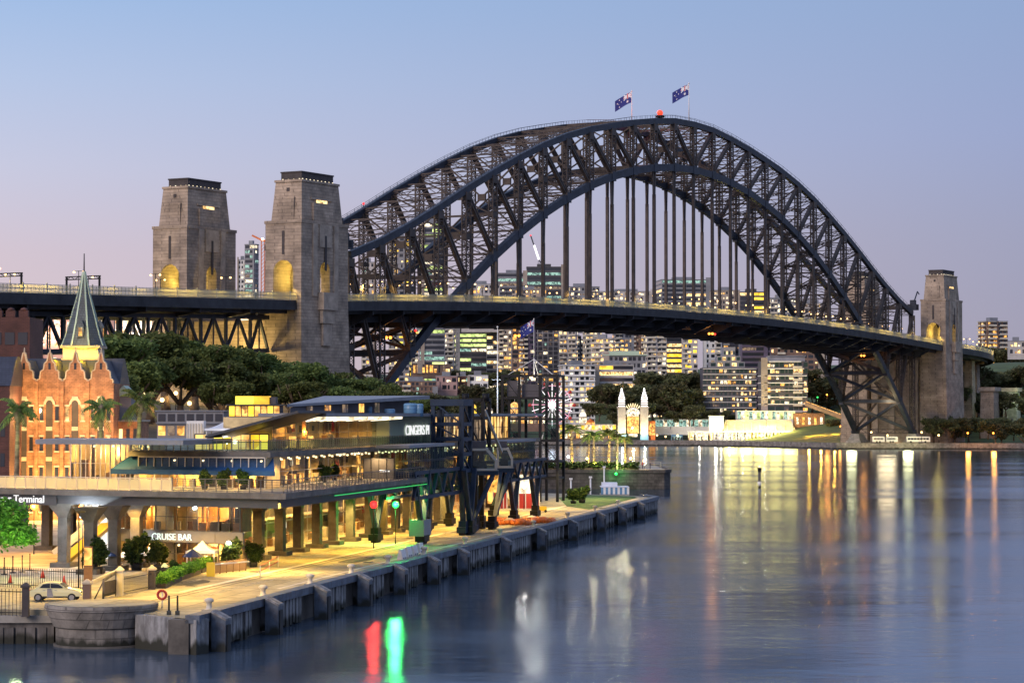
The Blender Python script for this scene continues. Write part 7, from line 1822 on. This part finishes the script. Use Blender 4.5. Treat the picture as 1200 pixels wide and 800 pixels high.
MB().box(g.x-.35,g.y,QZ,g.x+.35,g.y+.3,QZ+3.2).build('column', M['hall_wood'], t); MB().box(g.x-.33,g.y-.04,QZ+1.6,g.x+.33,g.y,QZ+3.1).build('panel', M['lit_amber'], t)
g = gnd(190, 712, QZ); t = thing('life_ring', 'red life ring with white marks on a post at the bastion', 'life ring', g); MB().tube(g, g+Vector((0,0,1.3)), .05, .05, 8).build('post', M['white_paint'], t)
m = MB(); c = g+Vector((0,-.12,1.0)); n = 18
for i in range(n): a0, a1 = 2*PI*i/n, 2*PI*(i+1)/n; m.tube(c+Vector((.32*math.cos(a0),0,.32*math.sin(a0))), c+Vector((.32*math.cos(a1),0,.32*math.sin(a1))), .1, .1, 8)
m.build('ring', M['red_paint'], t)
st = lthing('marker_stake', 'thin dark stake on the quay edge by the bastion', 'stake', 'stakes by the bastion'); MB().tube((0,0,-2), (0,0,1.4), .09, .07, 6).build('pole', M['black_metal'], st); MB().box(-.15,-.15,-1.2,.15,.15,.3).build('sleeve', M['fender'], st)
for i, x in enumerate((198, 208)): g = gnd(x, 720, QZ); put(st, g) if i == 0 else dup(st, g)
# white water barriers
wb = lthing('water_barrier', '', 'barrier', 'white barriers on the quay'); m = MB(); m.hexa([(-.9,-.3,0),(.9,-.3,0),(.9,.3,0),(-.9,.3,0),(-.85,-.12,1.0),(.85,-.12,1.0),(.85,.12,1.0),(-.85,.12,1.0)]); m.build('shell', M['white_paint'], wb)
MB().box(-.6,-.32,.02,-.2,-.1,.2).build('fork_slot', M['grey_wall'], wb); MB().box(.2,-.32,.02,.6,-.1,.2).build('fork_slot', M['grey_wall'], wb)
for i, (x, y, lb) in enumerate(((471,655,'nearest of the four white barriers on the quay'), (478,652,'second of the four white barriers on the quay'), (485,650,'third of the four white barriers on the quay'), (492,647,'farthest of the four white barriers on the quay'))):
    g = gnd(x, y, QZ); put(wb, g, wr, None, lb) if i == 0 else dup(wb, g, wr, lb)
# hoses and floats, tractor, red hoardings by the lift tower
g = gnd(612, 612, QZ)
t = thing('boom_coil', 'heap of orange floating boom coiled on the quay before the lift tower', 'boom coil', g); r = random.Random(9)
for k in range(5):
    m = MB(); c = g+Vector((-3.2+k*1.5, r.uniform(-6,4), .3)); R_ = r.uniform(1.0,1.7); n = 20
    for i in range(n):
        a0, a1 = 2*PI*i/n, 2*PI*(i+1)/n; m.tube(c+Vector((R_*math.cos(a0),R_*1.8*math.sin(a0),.1*math.sin(3*a0))), c+Vector((R_*math.cos(a1),R_*1.8*math.sin(a1),.1*math.sin(3*a1))), .30, .30, 7)
    m.build('coil', M['orange'], t)
    m = MB(); m.ball(c+Vector((0,0,.1)), .75, 10, .6); m.build('float', M['cream' if k % 2 else 'orange'], t)
for i, (x0, x1, yt, yb, Y, lb) in enumerate(((578,594,577,592,372,'red hoarding left of the pale lit doorway'), (600,632,578,592,372,'red hoarding right of the pale lit doorway'))):
    a, b = at(x0, yb, Y), at(x1, yt, Y); t = thing('red_hoarding', lb, 'hoarding', ((a.x+b.x)/2, Y, QZ)); MB().box(a.x, Y, QZ, b.x, Y+.3, b.z).build('panel', M['red_paint'], t)
    m = MB()
    for x in np.linspace(a.x, b.x, 5): m.box(x-.07, Y-.1, QZ, x+.07, Y, b.z+.2)
    m.build('posts', M['white_paint'], t)
a, b = at(594, 590, 373), at(600, 562, 373); t = thing('lit_doorway', 'tall pale lit doorway between two red hoardings', 'door', ((a.x+b.x)/2, 373, QZ)); MB().box(a.x, 373, QZ, b.x, 374, b.z).build('panel', M['lit_bar'], t); MB().box(a.x-.25, 373.1, QZ, b.x+.25, 374.2, b.z+.3).build('frame', M['mullion_pale'], t)
t = thing('service_shed', 'low glazed service building behind the cabins at the end of the terminal', 'building', (2, 380, QZ))
MB().box(-14, 376, QZ, 3.5, 388, 8.2).build('wall', M['brown_wall'], t); MB().box(-15, 374.5, 8.2, 4.5, 389, 8.6).build('roof', M['roof_grey'], t)
for i in range(7): x = -13.4+i*2.4; MB().box(x, 375.9, QZ+.6, x+1.9, 376.02, 7.6).build('window', M[('lit_dim','lit_warm','lit_dim','lit_bar','lit_amber','lit_dim','lit_white')[i]], t)
lamp_on(607, 571, 368, 'lamp_white', 'left of two small white lamps above the red hoarding', None, 260, .2); lamp_on(614, 571, 368, 'lamp_white', 'right of two small white lamps above the red hoarding', None, 260, .2)
for x, y, sc, lb in ((672,590,.8,'left of two low green shrubs on the lawn at the end of the quay'), (682,589,.9,'right of two low green shrubs on the lawn at the end of the quay')): q = gnd(x, y, QZ); gb((q.x, q.y, QZ), (sc*1.3,sc*1.3,sc), lb)
g = gnd(635, 600, QZ); t = thing('pallet_jack', 'small yellow hand truck near the foot of the lift tower', 'hand truck', g)
m = MB(); m.box(g.x-.5,g.y-.4,QZ+.2,g.x+.7,g.y+.4,QZ+.9); m.build('body', M['yellow_paint'], t); m = MB(); m.bar((g.x-.5,g.y,QZ+.3), (g.x-.9,g.y,QZ+1.8), .12); m.build('mast', M['black_metal'], t)
for dx in (-.35,.55): MB().tube((g.x+dx,g.y-.45,QZ+.2), (g.x+dx,g.y+.45,QZ+.2), .2, .2, 10).build('wheel', M['rubber'], t)
# channel marker in the water
a, b = at(890, 572, 556), at(890, 546, 556)
t = thing('channel_marker', 'lone channel marker pile standing in the open water', 'marker', (a.x, 556, 0))
MB().tube((a.x,556,-2), (a.x,556,b.z-1.2), .36, .32, 10).build('pile', M['timber'], t); MB().tube((a.x,556,.6), (a.x,556,1.5), .40, .40, 10).build('band', M['white_paint'], t)
m = MB(); m.box(a.x-.45,555.55,b.z-1.2,a.x+.45,556.45,b.z-.3); m.build('box', M['black_metal'], t); MB().ball((a.x,556,b.z-.05), .22, 8).build('lamp', M['lamp_warm'], t)
# terrace plants
for i, (x, yb, Y, lb) in enumerate(((240,574,226,'terrace plant at the left end under the blue awning'), (262,575,226,'terrace plant under the middle of the blue awning'), (285,576,226,'terrace plant under the right part of the blue awning'), (380,557,250,'leafy terrace plant left of the white panel'), (392,552,255,'leafy terrace plant close to the plant cabinet'))):
    p = at(x, yb, Y); gb((p.x, Y, Z1), .62, lb)
# ================================================================ people
def person(label, foot, h, face, shirt, trousers):
    t = thing('person', label, 'person', foot); f = Vector(foot); k = h/1.75
    V = [(0,0,.93,.155),(0,0,1.15,.145),(0,0,1.38,.165),(0,0,1.50,.06),(0,.02,1.62,.105),(0,.01,1.70,.085),
         (-.19,0,1.40,.062),(-.25,.02,1.13,.05),(-.24,.10,.90,.04),(-.24,.13,.80,.038), (.19,0,1.40,.062),(.25,.02,1.13,.05),(.24,.10,.90,.04),(.24,.13,.80,.038),
         (-.10,0,.88,.10),(-.11,.01,.48,.07),(-.11,-.02,.09,.05),(-.11,.12,.05,.045), (.10,0,.88,.10),(.12,.05,.48,.07),(.12,.03,.09,.05),(.12,.17,.05,.045)]
    Eg = [(0,1),(1,2),(2,3),(3,4),(4,5),(2,6),(6,7),(7,8),(8,9),(2,10),(10,11),(11,12),(12,13),(0,14),(14,15),(15,16),(16,17),(0,18),(18,19),(19,20),(20,21)]
    me = bpy.data.meshes.new('body'); c_, s_ = math.cos(face), math.sin(face)
    me.from_pydata([((x*c_-y*s_)*k, (x*s_+y*c_)*k, z*k) for x, y, z, _ in V], Eg, []); o = bpy.data.objects.new('body', me); C.objects.link(o)
    sk = o.modifiers.new('skin', 'SKIN'); 
    for q, v in zip(me.skin_vertices[0].data if me.skin_vertices else [], V): q.radius = (v[3]*k, v[3]*k)
    if not me.skin_vertices:
        bm = bmesh.new(); bm.from_mesh(me); ly = bm.verts.layers.skin.verify(); bm.verts.ensure_lookup_table()
        for i, v in enumerate(V): bm.verts[i][ly].radius = (v[3]*k, v[3]*k)
        bm.verts[0][ly].use_root = True; bm.to_mesh(me); bm.free()
    o.modifiers.new('sub', 'SUBSURF').levels = 2; o.modifiers['sub'].render_levels = 2
    dg = bpy.context.evaluated_depsgraph_get(); m2 = bpy.data.meshes.new_from_object(o.evaluated_get(dg)); C.objects.unlink(o); bpy.data.objects.remove(o)
    for x in ('skin', shirt, trousers, 'hall_dark'): m2.materials.append(M[x])
    for p in m2.polygons:
        z = p.center.z/k; r_ = math.hypot(p.center.x, p.center.y)/k; p.use_smooth = True
        p.material_index = 2 if z < .92 and r_ < .22 else 1 if .86 < z < 1.46 else 3 if z > 1.64 and (-p.center.x*s_+p.center.y*c_)/k < .06 else 3 if z < .1 else 0
    o = bpy.data.objects.new('body', m2); C.objects.link(o); o.parent = t
p = at(387, 531, 262); person('person in dark clothes standing at the upper terrace railing', (p.x, p.y, Z2), 1.75, PI, 'cloth_dark', 'cloth_dark')
p = at(762, 553, 560); person('person standing by the railing near the end of the promenade', (p.x, 560, PZ), 1.75, PI/2, 'cloth_dark', 'cloth_dark')
p = at(740, 553, 562); person('person in a pale top on the promenade near the warm lamps', (p.x, 562, PZ), 1.7, 0, 'white_paint', 'cloth_dark')
p = at(753, 553, 563); person('person in a red top on the promenade beside the brightest lamp', (p.x, 563, PZ), 1.7, 1, 'red_paint', 'cloth_dark')
